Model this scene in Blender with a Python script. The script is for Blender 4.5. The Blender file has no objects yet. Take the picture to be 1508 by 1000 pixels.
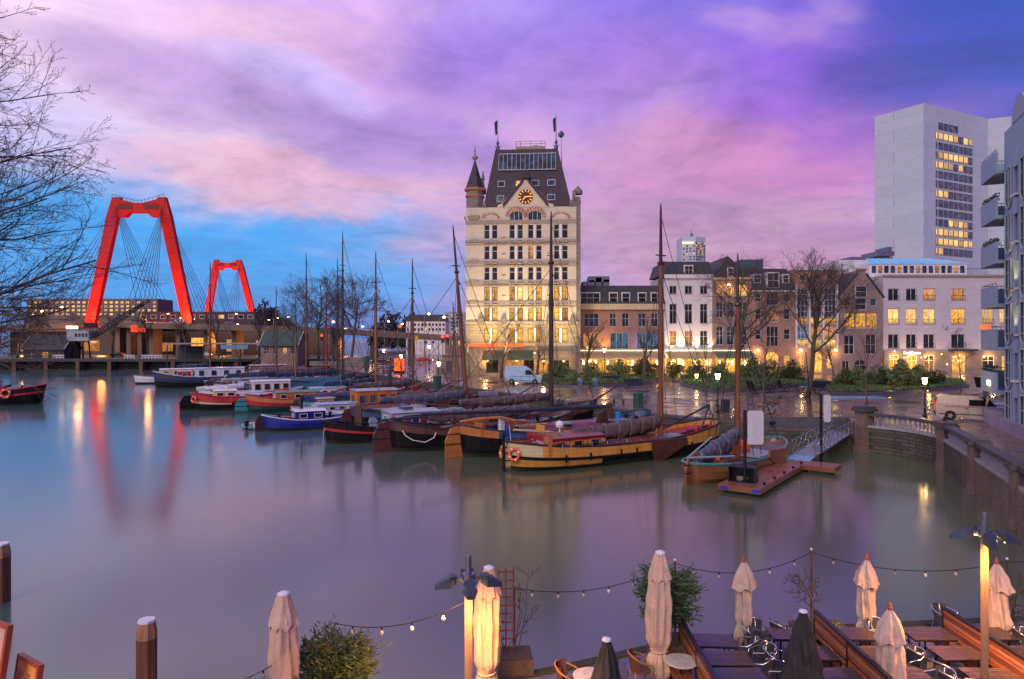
import bpy, math, random
from mathutils import Vector, Matrix, noise as mnoise
R = math.radians
PI = math.pi
SC = bpy.context.scene
COL = SC.collection
random.seed(7)

# ---------------------------------------------------------------- camera
F = 1005.3            # focal length in pixels of the 1508 px wide photograph
H = 8.9               # camera height above the water
HZ = 495.0            # horizon row
G = 1.9               # level of the square
TZ = 1.0              # level of the cafe terrace
cam_d = bpy.data.cameras.new('camera')
cam_d.sensor_width = 36.0
cam_d.lens = 36.0 * F / 1508.0
cam_d.shift_y = -(500.0 - HZ) / 1508.0
cam_d.clip_start = 0.1
cam_d.clip_end = 6000
cam = bpy.data.objects.new('camera', cam_d)
COL.objects.link(cam)
cam.location = (0, 0, H)
cam.rotation_euler = (R(90), 0, 0)
SC.camera = cam
SC.view_settings.view_transform = 'Standard'
SC.view_settings.look = 'None'
SC.view_settings.exposure = 0.20
SC.view_settings.gamma = 1.0
SC.cycles.max_bounces = 6
SC.cycles.diffuse_bounces = 2
SC.cycles.glossy_bounces = 4
SC.cycles.sample_clamp_indirect = 4.0
SC.cycles.sample_clamp_direct = 0.0
SC.cycles.caustics_reflective = False
SC.cycles.caustics_refractive = False
SC.cycles.use_denoising = True

def srgb(r, g, b):
    f = lambda c: (c / 12.92) if c <= 0.04045 else ((c + 0.055) / 1.055) ** 2.4
    return (f(r / 255.0), f(g / 255.0), f(b / 255.0), 1.0)

class NT:
    """tiny node-tree writer"""
    def __init__(s, tree):
        s.t = tree; s.n = tree.nodes; s.l = tree.links
    def add(s, typ, ins=None, **kw):
        n = s.n.new(typ)
        for k, v in kw.items(): setattr(n, k, v)
        for k, v in (ins or {}).items():
            if isinstance(v, bpy.types.NodeSocket): s.l.new(v, n.inputs[k])
            else: n.inputs[k].default_value = v
        return n
    def math(s, op, a, b=0.0, c=0.0, clamp=False):
        n = s.add('ShaderNodeMath', {0: a, 1: b, 2: c}, operation=op); n.use_clamp = clamp
        return n.outputs[0]
    def mix(s, fac, a, b, blend='MIX'):
        n = s.n.new('ShaderNodeMix'); n.data_type = 'RGBA'; n.blend_type = blend
        for k, v in ((0, fac), (6, a), (7, b)):
            if isinstance(v, bpy.types.NodeSocket): s.l.new(v, n.inputs[k])
            else: n.inputs[k].default_value = v
        return n.outputs[2]
    def ramp(s, fac, stops, interp='LINEAR'):
        n = s.n.new('ShaderNodeValToRGB'); n.color_ramp.interpolation = interp
        el = n.color_ramp.elements
        while len(el) < len(stops): el.new(0.5)
        for e, (p, c) in zip(el, stops):
            e.position = p; e.color = c if len(c) == 4 else (*c, 1)
        s.l.new(fac, n.inputs[0])
        return n.outputs[0]
    def noise(s, vec, scale, detail=3.0, rough=0.5, dist=0.0):
        n = s.add('ShaderNodeTexNoise', {'Scale': scale, 'Detail': detail, 'Roughness': rough, 'Distortion': dist})
        if vec is not None: s.l.new(vec, n.inputs['Vector'])
        return n.outputs[0]
    def maprange(s, v, a, b, c=0.0, d=1.0, smooth=True):
        n = s.add('ShaderNodeMapRange', {0: v, 1: a, 2: b, 3: c, 4: d}); n.clamp = True
        if smooth: n.interpolation_type = 'SMOOTHSTEP'
        return n.outputs[0]

# ---------------------------------------------------------------- dusk sky
SUN_EL, SUN_AZ = 32.0, 205.0
world = bpy.data.worlds.new('World'); SC.world = world
world.use_nodes = True
world.node_tree.nodes.clear()
W = NT(world.node_tree)
tc = W.add('ShaderNodeTexCoord').outputs['Generated']
sep = W.add('ShaderNodeSeparateXYZ', {0: tc})
dx, dy, dz = sep.outputs
zc = W.math('ADD', W.math('ABSOLUTE', dz), 0.16)
cloudp = W.add('ShaderNodeCombineXYZ', {0: W.math('DIVIDE', dx, zc), 1: W.math('DIVIDE', dy, zc), 2: 0.0}).outputs[0]
n1 = W.noise(cloudp, 0.9, 5.0, 0.55, 0.6)
off = W.add('ShaderNodeVectorMath', {0: cloudp, 1: (7.3, 2.1, 4.4)}, operation='ADD').outputs[0]
n2 = W.noise(off, 0.75, 4.0, 0.5, 0.4)
n3 = W.noise(off, 1.5, 4.0, 0.5, 0.5)
hyp = W.math('SQRT', W.math('ADD', W.math('MULTIPLY', dx, dx), W.math('MULTIPLY', dy, dy)))
u = W.math('DIVIDE', dx, W.math('MAXIMUM', hyp, 0.01))
s0 = W.math('ADD', W.math('MULTIPLY', u, 0.8333), 0.5)
s_ = W.math('ADD', s0, W.math('MULTIPLY', W.math('SUBTRACT', n2, 0.5), 0.30), clamp=True)
v0 = W.math('DIVIDE', W.math('MAXIMUM', dz, 0.0), W.math('MAXIMUM', W.math('MULTIPLY', hyp, 1.0), 0.01))
v_ = W.math('ADD', v0, W.math('MULTIPLY', W.math('SUBTRACT', n1, 0.5), W.maprange(v0, 0.02, 0.2, 0.03, 0.22)))
POS = (0.0, 0.166, 0.33, 0.5, 0.66, 0.83, 1.0)
def row(*cs): return W.ramp(s_, [(p, srgb(*c)) for p, c in zip(POS, cs)], 'EASE')
r0 = row((92,140,200),(62,136,208),(88,132,205),(128,135,205),(152,124,188),(150,116,178),(128,100,170))
r1 = row((84,164,232),(36,146,228),(84,156,232),(160,145,216),(184,136,188),(178,122,186),(126,100,195))
r2 = row((200,190,236),(226,196,222),(212,172,212),(176,130,200),(196,148,192),(160,102,198),(80,76,205))
r3 = row((236,208,234),(220,188,230),(172,134,210),(150,112,206),(172,118,204),(124,78,206),(48,54,190))
r4 = row((222,198,232),(216,184,234),(200,162,236),(172,142,232),(142,112,226),(86,72,206),(28,40,158))
c = W.mix(W.maprange(v_, 0.01, 0.12), r0, r1)
c = W.mix(W.maprange(v_, 0.145, 0.235), c, r2)
c = W.mix(W.maprange(v_, 0.235, 0.335), c, r3)
c = W.mix(W.maprange(v_, 0.36, 0.50), c, r4)
pink = W.math('MULTIPLY', W.maprange(n3, 0.50, 0.72), W.maprange(v0, 0.05, 0.14, 0.0, 0.5))
c = W.mix(pink, c, srgb(232, 186, 208))
dark = W.math('MULTIPLY', W.maprange(n3, 0.47, 0.26), W.maprange(v0, 0.10, 0.22, 0.0, 0.38))
c = W.mix(dark, c, srgb(112, 84, 182))
def bank(px, py, rs, rv, slope, col, amt):
    global c
    t = (px-754)/F; cs = math.sin(math.atan(t))*.8333+.5; cv = (HZ-py)/F/math.sqrt(1+t*t)
    ds = W.math('SUBTRACT', s_, cs)
    dv = W.math('SUBTRACT', W.math('SUBTRACT', v_, cv), W.math('MULTIPLY', ds, slope))
    a = W.math('DIVIDE', ds, rs); b_ = W.math('DIVIDE', dv, rv)
    d = W.math('ADD', W.math('MULTIPLY', a, a), W.math('MULTIPLY', b_, b_))
    c = W.mix(W.math('MULTIPLY', W.maprange(d, 1.6, 0.0), amt), c, srgb(*col))
bank(430,180,.24,.07,-.19,(146,112,200),.62)
bank(820,110,.26,.09,-.05,(146,106,218),.50)
bank(460,276,.22,.036,-.06,(214,160,190),.70)
bank(1080,238,.19,.085,.05,(188,112,182),.85)
bank(1000,345,.32,.050,.0,(160,120,166),.60)
bank(430,112,.08,.035,-.1,(196,180,244),.70)
bank(1230,140,.14,.075,.1,(118,58,206),.75)
bank(1500,40,.16,.13,.3,(14,58,172),.85)
bank(180,375,.32,.080,-.03,(28,148,230),.92)
mot = W.math('ADD', W.math('MULTIPLY', W.noise(cloudp, 2.1, 8.0, 0.66, 0.9), 0.65), W.math('MULTIPLY', W.noise(off, 6.5, 7.0, 0.6, 0.5), 0.35))
c = W.mix(1.0, c, W.ramp(mot, [(0.33,(0.64,0.63,0.70,1)),(0.5,(0.93,0.91,0.93,1)),(0.66,(1.14,1.10,1.06,1))]), 'MULTIPLY')
below = W.maprange(dz, -0.06, 0.0)
c = W.mix(below, srgb(70, 70, 96), c)
bg = W.add('ShaderNodeBackground', {0: c, 1: 1.0})
sky = W.add('ShaderNodeTexSky', sky_type='NISHITA')
sky.sun_disc = False; sky.sun_elevation = R(1.5); sky.sun_rotation = R(SUN_AZ)
bg2 = W.add('ShaderNodeBackground', {0: sky.outputs[0], 1: 0.05})
W.l.new(W.add('ShaderNodeAddShader', {0: bg.outputs[0], 1: bg2.outputs[0]}).outputs[0],
        W.add('ShaderNodeOutputWorld').inputs[0])

# soft dusk light from the bright sky behind the camera
sun_d = bpy.data.lights.new('sun', 'SUN'); sun_d.energy = 1.15; sun_d.angle = R(35); sun_d.color = (1.0, 0.92, 0.76)
sun = bpy.data.objects.new('sun', sun_d); COL.objects.link(sun)
sun.rotation_euler = (R(90 - SUN_EL), 0, R(-18))

# ---------------------------------------------------------------- places
def X(px, Y): return (px - 754.0) / F * Y
def Z(py, Y): return H + (HZ - py) / F * Y
def on(px, py, z=0.0):
    Y = (H - z) * F / (py - HZ)
    return Vector((X(px, Y), Y, z))

# ---------------------------------------------------------------- materials
MATS = {}
def newmat(name):
    m = bpy.data.materials.new(name); m.use_nodes = True
    m.node_tree.nodes.clear()
    MATS[name] = m
    return m, NT(m.node_tree)
def finish(T, shader):
    T.l.new(shader, T.add('ShaderNodeOutputMaterial').inputs[0])
def pbsdf(T, col, rough, metal=0.0, spec=0.5, normal=None, **kw):
    n = T.add('ShaderNodeBsdfPrincipled', {'Base Color': col, 'Roughness': rough, 'Metallic': metal, 'Specular IOR Level': spec})
    if normal is not None: T.l.new(normal, n.inputs['Normal'])
    for k, v in kw.items(): n.inputs[k].default_value = v
    return n
def bumpn(T, h, strength=0.3, dist=0.02):
    return T.add('ShaderNodeBump', {'Strength': strength, 'Distance': dist, 'Height': h}).outputs[0]
def C4(c): return (c[0], c[1], c[2], 1.0)
def scl(c, k): return tuple(min(1.0, x * k) for x in c[:3]) + (1.0,)

def M(name, col, rough=0.6, metal=0.0, var=0.3, vs=2.0, bump=0.0, bs=12.0, spec=0.5, rvar=0.15, stretch=None, grime=False):
    """weathered paint / metal / cloth: two scales of mottling and uneven gloss"""
    if name in MATS: return MATS[name]
    m, T = newmat(name)
    co = T.add('ShaderNodeTexCoord').outputs['Object']
    if stretch: co = T.add('ShaderNodeMapping', {0: co, 3: stretch}).outputs[0]
    a = T.noise(co, vs, 5.0, 0.6)
    b = T.noise(co, vs * 6.3, 3.0, 0.6)
    f = T.math('ADD', T.math('MULTIPLY', a, 0.65), T.math('MULTIPLY', b, 0.35))
    col_ = T.ramp(f, [(0.30, scl(col, 1 - var)), (0.5, C4(col)), (0.72, scl(col, 1 + var * 0.7))])
    if grime:   # plank seams, a weedy tide line and rust runs on old hulls
        oz = T.add('ShaderNodeSeparateXYZ', {0: T.add('ShaderNodeTexCoord').outputs['Object']}).outputs[2]
        seam = T.math('LESS_THAN', T.math('FRACT', T.math('DIVIDE', oz, 0.26)), 0.10)
        col_ = T.mix(T.math('MULTIPLY', seam, 0.45), col_, scl(col, 0.25))
        oc = T.add('ShaderNodeTexCoord').outputs['Object']
        runs = T.noise(T.add('ShaderNodeMapping', {0: oc, 3: (2.6, 2.6, 0.25)}).outputs[0], 1.5, 5.0, 0.65)
        col_ = T.mix(T.maprange(runs, 0.56, 0.74, 0.0, 0.55), col_, (0.10, 0.045, 0.022, 1))
        tide = T.math('ADD', oz, T.math('MULTIPLY', T.noise(oc, 1.8, 4.0), -0.35))
        col_ = T.mix(T.maprange(tide, 0.18, -0.02, 0.0, 0.85), col_, (0.045, 0.050, 0.030, 1))
    rg = T.maprange(a, 0.3, 0.7, max(0.02, rough - rvar), min(1, rough + rvar), False)
    nrm = bumpn(T, T.noise(co, bs, 4.0, 0.6), bump, 0.03) if bump else None
    finish(T, pbsdf(T, col_, rg, metal, spec, nrm).outputs[0])
    return m

def Mbrick(name, c1, c2, mortar, bw=0.5, bh=0.14, ms=0.012, rough=0.85, bump=0.4, stain=0.35, bias=0.0):
    m, T = newmat(name)
    co = T.add('ShaderNodeTexCoord').outputs['Object']
    sp = T.add('ShaderNodeSeparateXYZ', {0: co}).outputs
    vec = T.add('ShaderNodeCombineXYZ', {0: T.math('ADD', sp[0], sp[1]), 1: sp[2], 2: 0.0}).outputs[0]
    br = T.add('ShaderNodeTexBrick', {'Vector': vec, 'Color1': C4(c1), 'Color2': C4(c2), 'Mortar': C4(mortar), 'Scale': 1.0,
                                     'Mortar Size': ms, 'Bias': bias, 'Brick Width': bw, 'Row Height': bh})
    st = T.noise(co, 0.45, 6.0, 0.65)
    col = T.mix(T.maprange(st, 0.45, 0.75, 0.0, stain), br.outputs[0], scl(c1, 0.35))
    col = T.mix(T.maprange(T.noise(co, 3.0, 4.0), 0.5, 0.8, 0, 0.3), col, scl(c2, 1.3))
    finish(T, pbsdf(T, col, rough, 0, 0.3, bumpn(T, br.outputs[1], -bump, 0.01)).outputs[0])
    return m

def Mwood(name, col, rough=0.5, axis='x', plank=0.0, var=0.45, spec=0.5, gap=0.03):
    """streaky timber; plank > 0 also cuts it into boards of that width across local y"""
    if name in MATS: return MATS[name]
    m, T = newmat(name)
    co = T.add('ShaderNodeTexCoord').outputs['Object']
    sc = {'x': (0.5, 9, 9), 'y': (9, 0.5, 9), 'z': (9, 9, 0.5)}[axis]
    mp = T.add('ShaderNodeMapping', {0: co, 3: sc}).outputs[0]
    a = T.noise(mp, 1.6, 5.0, 0.65, 0.4)
    b = T.noise(co, 0.8, 3.0)
    f = T.math('ADD', T.math('MULTIPLY', a, 0.6), T.math('MULTIPLY', b, 0.4))
    colr = T.ramp(f, [(0.3, scl(col, 1 - var)), (0.5, C4(col)), (0.7, scl(col, 1 + var))])
    h = a
    if plank:
        sp = T.add('ShaderNodeSeparateXYZ', {0: co}).outputs
        w = T.math('DIVIDE', sp[1 if axis == 'x' else 0], plank)
        fr = T.math('FRACT', w)
        g = T.math('LESS_THAN', fr, gap * 2 if gap else 0.05)
        rnd = T.add('ShaderNodeTexWhiteNoise', {1: T.math('FLOOR', w)}, noise_dimensions='1D').outputs[0]
        colr = T.mix(0.4, colr, T.ramp(rnd, [(0, scl(col, 0.6)), (1, scl(col, 1.4))]))
        colr = T.mix(g, colr, scl(col, 0.12))
        h = T.math('SUBTRACT', a, T.math('MULTIPLY', g, 2.0))
    finish(T, pbsdf(T, colr, T.maprange(b, 0.3, 0.7, max(.05, rough - .15), rough + .15, False), 0, spec, bumpn(T, h, 0.25, 0.01)).outputs[0])
    return m

def Mlit(name, col, strength, dark=0.25, blind=0.5):
    """lit window: rooms with lamps, furniture and curtains behind reflecting glass, different on every pane"""
    m, T = newmat(name)
    co = T.add('ShaderNodeTexCoord').outputs['Object']
    rnd = T.add('ShaderNodeObjectInfo').outputs['Random']
    o = T.add('ShaderNodeVectorMath', {0: co, 1: T.add('ShaderNodeCombineXYZ', {0: T.math('MULTIPLY', rnd, 93.0), 1: T.math('MULTIPLY', rnd, 57.0), 2: T.math('MULTIPLY', rnd, 31.0)}).outputs[0]}, operation='ADD').outputs[0]
    a = T.noise(o, 2.2, 4.0, 0.6)
    b = T.noise(T.add('ShaderNodeMapping', {0: o, 3: (3.0, 3.0, 0.5)}).outputs[0], 1.2, 2.0)
    vor = T.add('ShaderNodeTexVoronoi', {'Vector': o, 'Scale': 1.5})
    f = T.math('ADD', T.math('MULTIPLY', a, 0.5), T.math('MULTIPLY', b, 0.5))
    colr = T.ramp(f, [(0.36, scl(col, dark)), (0.50, C4(col)), (0.64, scl(col, 1.15)), (0.76, (min(1, col[0] * 1.3), min(1, col[1] * 1.35), min(1, col[2] * 1.7), 1))])
    lampspot = T.maprange(vor.outputs['Distance'], 0.14, 0.04, 0.0, 2.2)
    st = T.math('MULTIPLY', T.math('ADD', 0.45, T.math('MULTIPLY', rnd, 0.8)), strength)
    vz = T.add('ShaderNodeSeparateXYZ', {0: co}).outputs[2]
    st = T.math('MULTIPLY', st, T.maprange(vz, 0.0, 0.9, 0.45, 1.0))
    st = T.math('ADD', st, T.math('MULTIPLY', lampspot, strength))
    em = T.add('ShaderNodeEmission', {0: colr, 1: st})
    gl = T.add('ShaderNodeBsdfGlossy', {0: (1, 1, 1, 1), 1: 0.05})
    fr = T.add('ShaderNodeFresnel', {0: 1.4})
    finish(T, T.add('ShaderNodeMixShader', {0: fr.outputs[0], 1: em.outputs[0], 2: gl.outputs[0]}).outputs[0])
    return m

def Mglass(name, col=(0.02, 0.025, 0.03), rough=0.06, spec=0.5):
    m, T = newmat(name)
    co = T.add('ShaderNodeTexCoord').outputs['Object']
    rnd = T.add('ShaderNodeObjectInfo').outputs['Random']
    o = T.add('ShaderNodeVectorMath', {0: co, 1: T.add('ShaderNodeCombineXYZ', {0: T.math('MULTIPLY', rnd, 77.0), 1: 0.0, 2: T.math('MULTIPLY', rnd, 40.0)}).outputs[0]}, operation='ADD').outputs[0]
    a = T.noise(o, 0.8, 2.0)
    colr = T.ramp(a, [(0.35, scl(col, 0.5)), (0.55, C4(col)), (0.72, scl(col, 2.4))])
    finish(T, pbsdf(T, colr, rough, 0, spec, bumpn(T, T.noise(o, 0.5, 1.0), 0.03, 0.05), **{'IOR': 1.38}).outputs[0])
    return m

def Memit(name, col, strength):
    if name in MATS: return MATS[name]
    m, T = newmat(name)
    finish(T, T.add('ShaderNodeEmission', {0: C4(col), 1: strength}).outputs[0])
    return m

def Mleaf(name, c1, c2, rough=0.55):
    m, T = newmat(name)
    co = T.add('ShaderNodeTexCoord').outputs['Object']
    a = T.noise(co, 2.2, 3.0); b = T.noise(co, 14.0, 2.0)
    f = T.math('ADD', T.math('MULTIPLY', a, 0.5), T.math('MULTIPLY', b, 0.5))
    col = T.ramp(f, [(0.35, C4(c1)), (0.65, C4(c2))])
    finish(T, pbsdf(T, col, rough, 0, 0.3).outputs[0])
    return m

# ---------------------------------------------------------------- mesh writer
class MB:
    def __init__(s): s.v = []; s.f = []; s.m = []; s.mi = 0; s.smooth = []; s.sm = False
    def add(s, vs, fs):
        b = len(s.v); s.v.extend([tuple(p) for p in vs])
        for f in fs:
            s.f.append(tuple(i + b for i in f)); s.m.append(s.mi); s.smooth.append(s.sm)
        return s
    def box(s, x0, x1, y0, y1, z0, z1):
        v = [(x0,y0,z0),(x1,y0,z0),(x1,y1,z0),(x0,y1,z0),(x0,y0,z1),(x1,y0,z1),(x1,y1,z1),(x0,y1,z1)]
        return s.add(v, [(0,3,2,1),(4,5,6,7),(0,1,5,4),(1,2,6,5),(2,3,7,6),(3,0,4,7)])
    def obox(s, c, sx, sy, sz, rz=0.0, ry=0.0, rx=0.0):
        """box centred on c, turned"""
        mt = Matrix.Translation(Vector(c)) @ Matrix.Rotation(rz, 4, 'Z') @ Matrix.Rotation(ry, 4, 'Y') @ Matrix.Rotation(rx, 4, 'X')
        v = [mt @ Vector((a*sx/2, b*sy/2, d*sz/2)) for d in (-1,1) for a, b in ((-1,-1),(1,-1),(1,1),(-1,1))]
        return s.add(v, [(0,3,2,1),(4,5,6,7),(0,1,5,4),(1,2,6,5),(2,3,7,6),(3,0,4,7)])
    def rings(s, rings, closed=True, cap=True):
        n = len(rings[0]); vs = [p for r in rings for p in r]; fs = []
        for i in range(len(rings) - 1):
            for j in range(n if closed else n - 1):
                k = (j + 1) % n
                fs.append((i*n+j, i*n+k, (i+1)*n+k, (i+1)*n+j))
        if cap and closed:
            fs.append(tuple(reversed(range(n)))); fs.append(tuple((len(rings)-1)*n + j for j in range(n)))
        return s.add(vs, fs)
    def tube(s, pts, rad, n=6, closed=False, cap=True):
        pts = [Vector(p) for p in pts]
        if not isinstance(rad, (list, tuple)): rad = [rad] * len(pts)
        L = len(pts); rings = []; prev = None
        for i, p in enumerate(pts):
            if closed: d = pts[(i+1) % L] - pts[i-1]
            else: d = pts[min(i+1, L-1)] - pts[max(i-1, 0)]
            if d.length < 1e-9: d = Vector((0,0,1))
            d.normalize()
            if prev is None:
                a = Vector((0,0,1)) if abs(d.z) < 0.9 else Vector((1,0,0))
            else: a = prev
            e1 = a - d * a.dot(d)
            if e1.length < 1e-6: e1 = d.orthogonal()
            e1.normalize(); e2 = d.cross(e1); prev = e1
            rings.append([p + (e1*math.cos(2*PI*j/n) + e2*math.sin(2*PI*j/n)) * rad[i] for j in range(n)])
        if closed:
            rings.append(rings[0]); return s.rings(rings, True, False)
        return s.rings(rings, True, cap)
    def bar(s, a, b, r, n=5): return s.tube([a, b], r, n)
    def lathe(s, prof, n=12, c=(0,0,0), cap=True, ph=0.0):
        rings = [[(c[0]+r*math.cos(2*PI*j/n+ph), c[1]+r*math.sin(2*PI*j/n+ph), c[2]+z) for j in range(n)] for r, z in prof]
        return s.rings(rings, True, cap)
    def prism(s, poly, z0, z1):
        n = len(poly)
        v = [(x,y,z0) for x,y in poly] + [(x,y,z1) for x,y in poly]
        return s.add(v, [tuple(reversed(range(n))), tuple(range(n,2*n))] + [(i,(i+1)%n,n+(i+1)%n,n+i) for i in range(n)])
    def xprism(s, poly, y0, y1):
        """outline in (x, z), counter-clockwise seen from the front, run along y"""
        n = len(poly)
        v = [(x,y0,z) for x,z in poly] + [(x,y1,z) for x,z in poly]
        return s.add(v, [tuple(range(n)), tuple(reversed(range(n,2*n)))] + [((i+1)%n,i,n+i,n+(i+1)%n) for i in range(n)])
    def build(s, name, mat, parent=None, loc=None):
        me = bpy.data.meshes.new(name)
        me.from_pydata(s.v, [], s.f)
        for mm in (mat if isinstance(mat, (list, tuple)) else [mat]): me.materials.append(mm)
        if any(s.m): me.polygons.foreach_set('material_index', s.m)
        if any(s.smooth): me.polygons.foreach_set('use_smooth', s.smooth)
        me.update()
        return link(name, me, parent, loc)
def link(name, me, parent=None, loc=None):
    o = bpy.data.objects.new(name, me); COL.objects.link(o)
    if parent is not None: o.parent = parent
    if loc is not None: o.location = loc
    return o
KIDS = {}
def kids(o): return [c for c in o.children]
def tag(o, label=None, cat=None, group=None, kind=None):
    if label: o['label'] = label
    if cat: o['category'] = cat
    if group: o['group'] = group
    if kind: o['kind'] = kind
    return o
def thing(name, label, cat, loc=(0,0,0), rz=0.0, group=None):
    o = bpy.data.objects.new(name, None); COL.objects.link(o)
    o.empty_display_size = 0.3
    o.location = loc; o.rotation_euler = (0,0,rz)
    return tag(o, label, cat, group)
def structure(name, mb, mat):
    return tag(mb.build(name, mat), kind='structure')
def dup(root, loc, rz=0.0, label=None, scale=None):
    """copy of a thing with copies of its parts and their sub-parts (meshes shared)"""
    def cp(o, par):
        c = o.copy(); COL.objects.link(c)
        if par is not None: c.parent = par
        for k in list(o.children): cp(k, c)
        return c
    r = cp(root, None); r.location = loc; r.rotation_euler = (0,0,rz)
    if scale: r.scale = scale if isinstance(scale, tuple) else (scale,)*3
    if label: r['label'] = label
    return r
def lamp(name, kind, loc, energy, col, parent=None, radius=0.1, rot=None, spot=None, blend=0.6):
    d = bpy.data.lights.new(name, kind); d.energy = energy; d.color = col
    d.shadow_soft_size = radius
    if spot: d.spot_size = R(spot); d.spot_blend = blend
    o = bpy.data.objects.new(name, d); COL.objects.link(o)
    if parent is not None: o.parent = parent
    o.location = loc
    if rot: o.rotation_euler = rot
    return o
def text_mesh(body, size, depth=0.01):
    cu = bpy.data.curves.new('t', 'FONT'); cu.body = body; cu.size = size; cu.extrude = depth
    cu.align_x = 'CENTER'; cu.align_y = 'CENTER'; cu.resolution_u = 2
    o = bpy.data.objects.new('t', cu); COL.objects.link(o)
    dg = bpy.context.evaluated_depsgraph_get()
    me = bpy.data.meshes.new_from_object(o.evaluated_get(dg))
    bpy.data.objects.remove(o); bpy.data.curves.remove(cu)
    return me
ORD = ['first','second','third','fourth','fifth','sixth','seventh','eighth','ninth','tenth','eleventh','twelfth','thirteenth','fourteenth','fifteenth','sixteenth']
WARM = (1.0, 0.55, 0.18)
# ---------------------------------------------------------------- palette
m_white = M('white_paint', (0.70, 0.69, 0.70), 0.5, var=0.12, vs=1.0)
m_frame = M('cream_frame', (0.62, 0.60, 0.55), 0.5, var=0.15)
m_darkframe = M('dark_frame', (0.06, 0.06, 0.065), 0.4)
m_black = M('black_paint', (0.012, 0.012, 0.014), 0.35, var=0.4)
m_blackm = M('black_metal', (0.02, 0.02, 0.022), 0.4, 0.6)
m_alu = M('aluminium', (0.62, 0.62, 0.64), 0.25, 1.0, var=0.15)
m_steel = M('grey_steel', (0.22, 0.23, 0.25), 0.35, 0.8)
m_rubber = M('rubber', (0.02, 0.02, 0.02), 0.8)
m_glass = Mglass('dark_glass')
m_officeglass = Mglass('office_glass', (0.13, 0.15, 0.19))
m_glassb = Mglass('blue_glass', (0.03, 0.06, 0.09), 0.05)
m_lit = Mlit('lit_room', (1.0, 0.44, 0.065), 1.25, .2)
m_lit2 = Mlit('lit_room_pale', (1.0, 0.58, 0.15), 1.25, .3)
m_litdim = Mlit('lit_room_dim', (0.8, 0.32, 0.08), 0.8, 0.1)
m_litcool = Mlit('lit_room_blue', (0.13, 0.24, 0.38), 0.5, 0.03)
m_litoff = Mlit('office_light', (1.0, 0.54, 0.16), 1.35, 0.4)
m_bulb = Memit('lamp_bulb', (1.0, 0.62, 0.24), 14.0)
m_lantern = Memit('lantern_glass', (1.0, 0.58, 0.20), 50.0)
m_far = Memit('far_lamp', (1.0, 0.55, 0.18), 16.0)
m_red_em = Memit('red_signal', (1.0, 0.05, 0.02), 4.0)
m_neon = Memit('orange_neon', (1.0, 0.12, 0.03), 1.7)
m_signlit = Memit('lit_sign', (1.0, 0.80, 0.48), 2.6)
m_stone = Mbrick('grey_stone', (0.20, 0.17, 0.15), (0.27, 0.23, 0.20), (0.09, 0.08, 0.07), 1.1, 0.42, 0.014)
m_cream = Mbrick('glazed_cream_brick', (0.64, 0.56, 0.42), (0.70, 0.62, 0.48), (0.48, 0.42, 0.33), 0.3, 0.09, 0.008, 0.45, 0.2, 0.3)
m_brick = Mbrick('red_brick', (0.33, 0.15, 0.09), (0.42, 0.21, 0.14), (0.38, 0.32, 0.27), 0.3, 0.09, 0.012)
m_brick2 = Mbrick('brown_brick', (0.24, 0.13, 0.10), (0.33, 0.19, 0.15), (0.30, 0.26, 0.23), 0.3, 0.09, 0.012)
m_brickp = Mbrick('purple_brick', (0.25, 0.15, 0.13), (0.30, 0.19, 0.17), (0.32, 0.28, 0.26), 0.3, 0.09, 0.012)
m_ornament = M('terracotta_ornament', (0.45, 0.16, 0.08), 0.6)
m_band = M('sandstone_band', (0.34, 0.29, 0.22), 0.7, var=0.35)
m_slate = Mbrick('slate_roof', (0.05, 0.036, 0.048), (0.075, 0.052, 0.066), (0.02, 0.018, 0.02), 0.5, 0.3, 0.02, 0.55, 0.5, 0.3)
m_slate2 = Mbrick('dark_tile_roof', (0.045, 0.05, 0.055), (0.07, 0.075, 0.08), (0.02, 0.02, 0.02), 0.4, 0.3, 0.03, 0.6, 0.5, 0.3)
m_greenroof = Mbrick('green_tile_roof', (0.04, 0.09, 0.07), (0.06, 0.12, 0.09), (0.02, 0.035, 0.03), 0.5, 0.35, 0.03, 0.6)
m_plaster = M('white_plaster', (0.66, 0.64, 0.66), 0.8, var=0.12, vs=0.3)
m_panelwall = Mbrick('pale_panel_wall', (0.54, 0.50, 0.54), (0.58, 0.54, 0.57), (0.36, 0.33, 0.36), 2.2, 0.6, 0.012, 0.7, 0.2, 0.12)
m_towerpanel = Mbrick('tower_panel', (0.50, 0.56, 0.64), (0.54, 0.60, 0.68), (0.32, 0.36, 0.42), 6.0, 3.6, 0.035, 0.7, 0.2, 0.14)
m_bluewall = M('blue_grey_render', (0.27, 0.38, 0.49), 0.7, var=0.12, vs=0.5, bump=0.05, bs=40)
m_concrete = M('concrete', (0.20, 0.145, 0.11), 0.85, var=0.35, vs=0.4)
m_darkwall = M('dark_shed_wall', (0.05, 0.05, 0.055), 0.7)
m_awning = M('cream_awning', (0.45, 0.40, 0.28), 0.8, var=0.2)
m_awng = M('green_awning', (0.16, 0.20, 0.14), 0.8, var=0.3)
m_redbridge = Mbrick('red_bridge_paint', (0.55, 0.010, 0.007), (0.48, 0.009, 0.007), (0.30, 0.006, 0.005), 30.0, 6.0, 0.12, 0.55, 0.2, 0.2)
m_cable = M('cable_steel', (0.10, 0.11, 0.14), 0.5, 0.3)
m_rope = M('rope', (0.25, 0.22, 0.18), 0.9)
m_rig = M('rigging', (0.03, 0.03, 0.035), 0.7)
m_mastwood = Mwood('varnished_mast', (0.22, 0.075, 0.030), 0.4, 'z')
m_mastdark = Mwood('dark_mast', (0.05, 0.025, 0.022), 0.4, 'z')
m_mastgold = Mwood('golden_mast', (0.30, 0.14, 0.05), 0.4, 'z')
m_spar = M('dark_spar', (0.035, 0.038, 0.055), 0.3, var=0.3)
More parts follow.
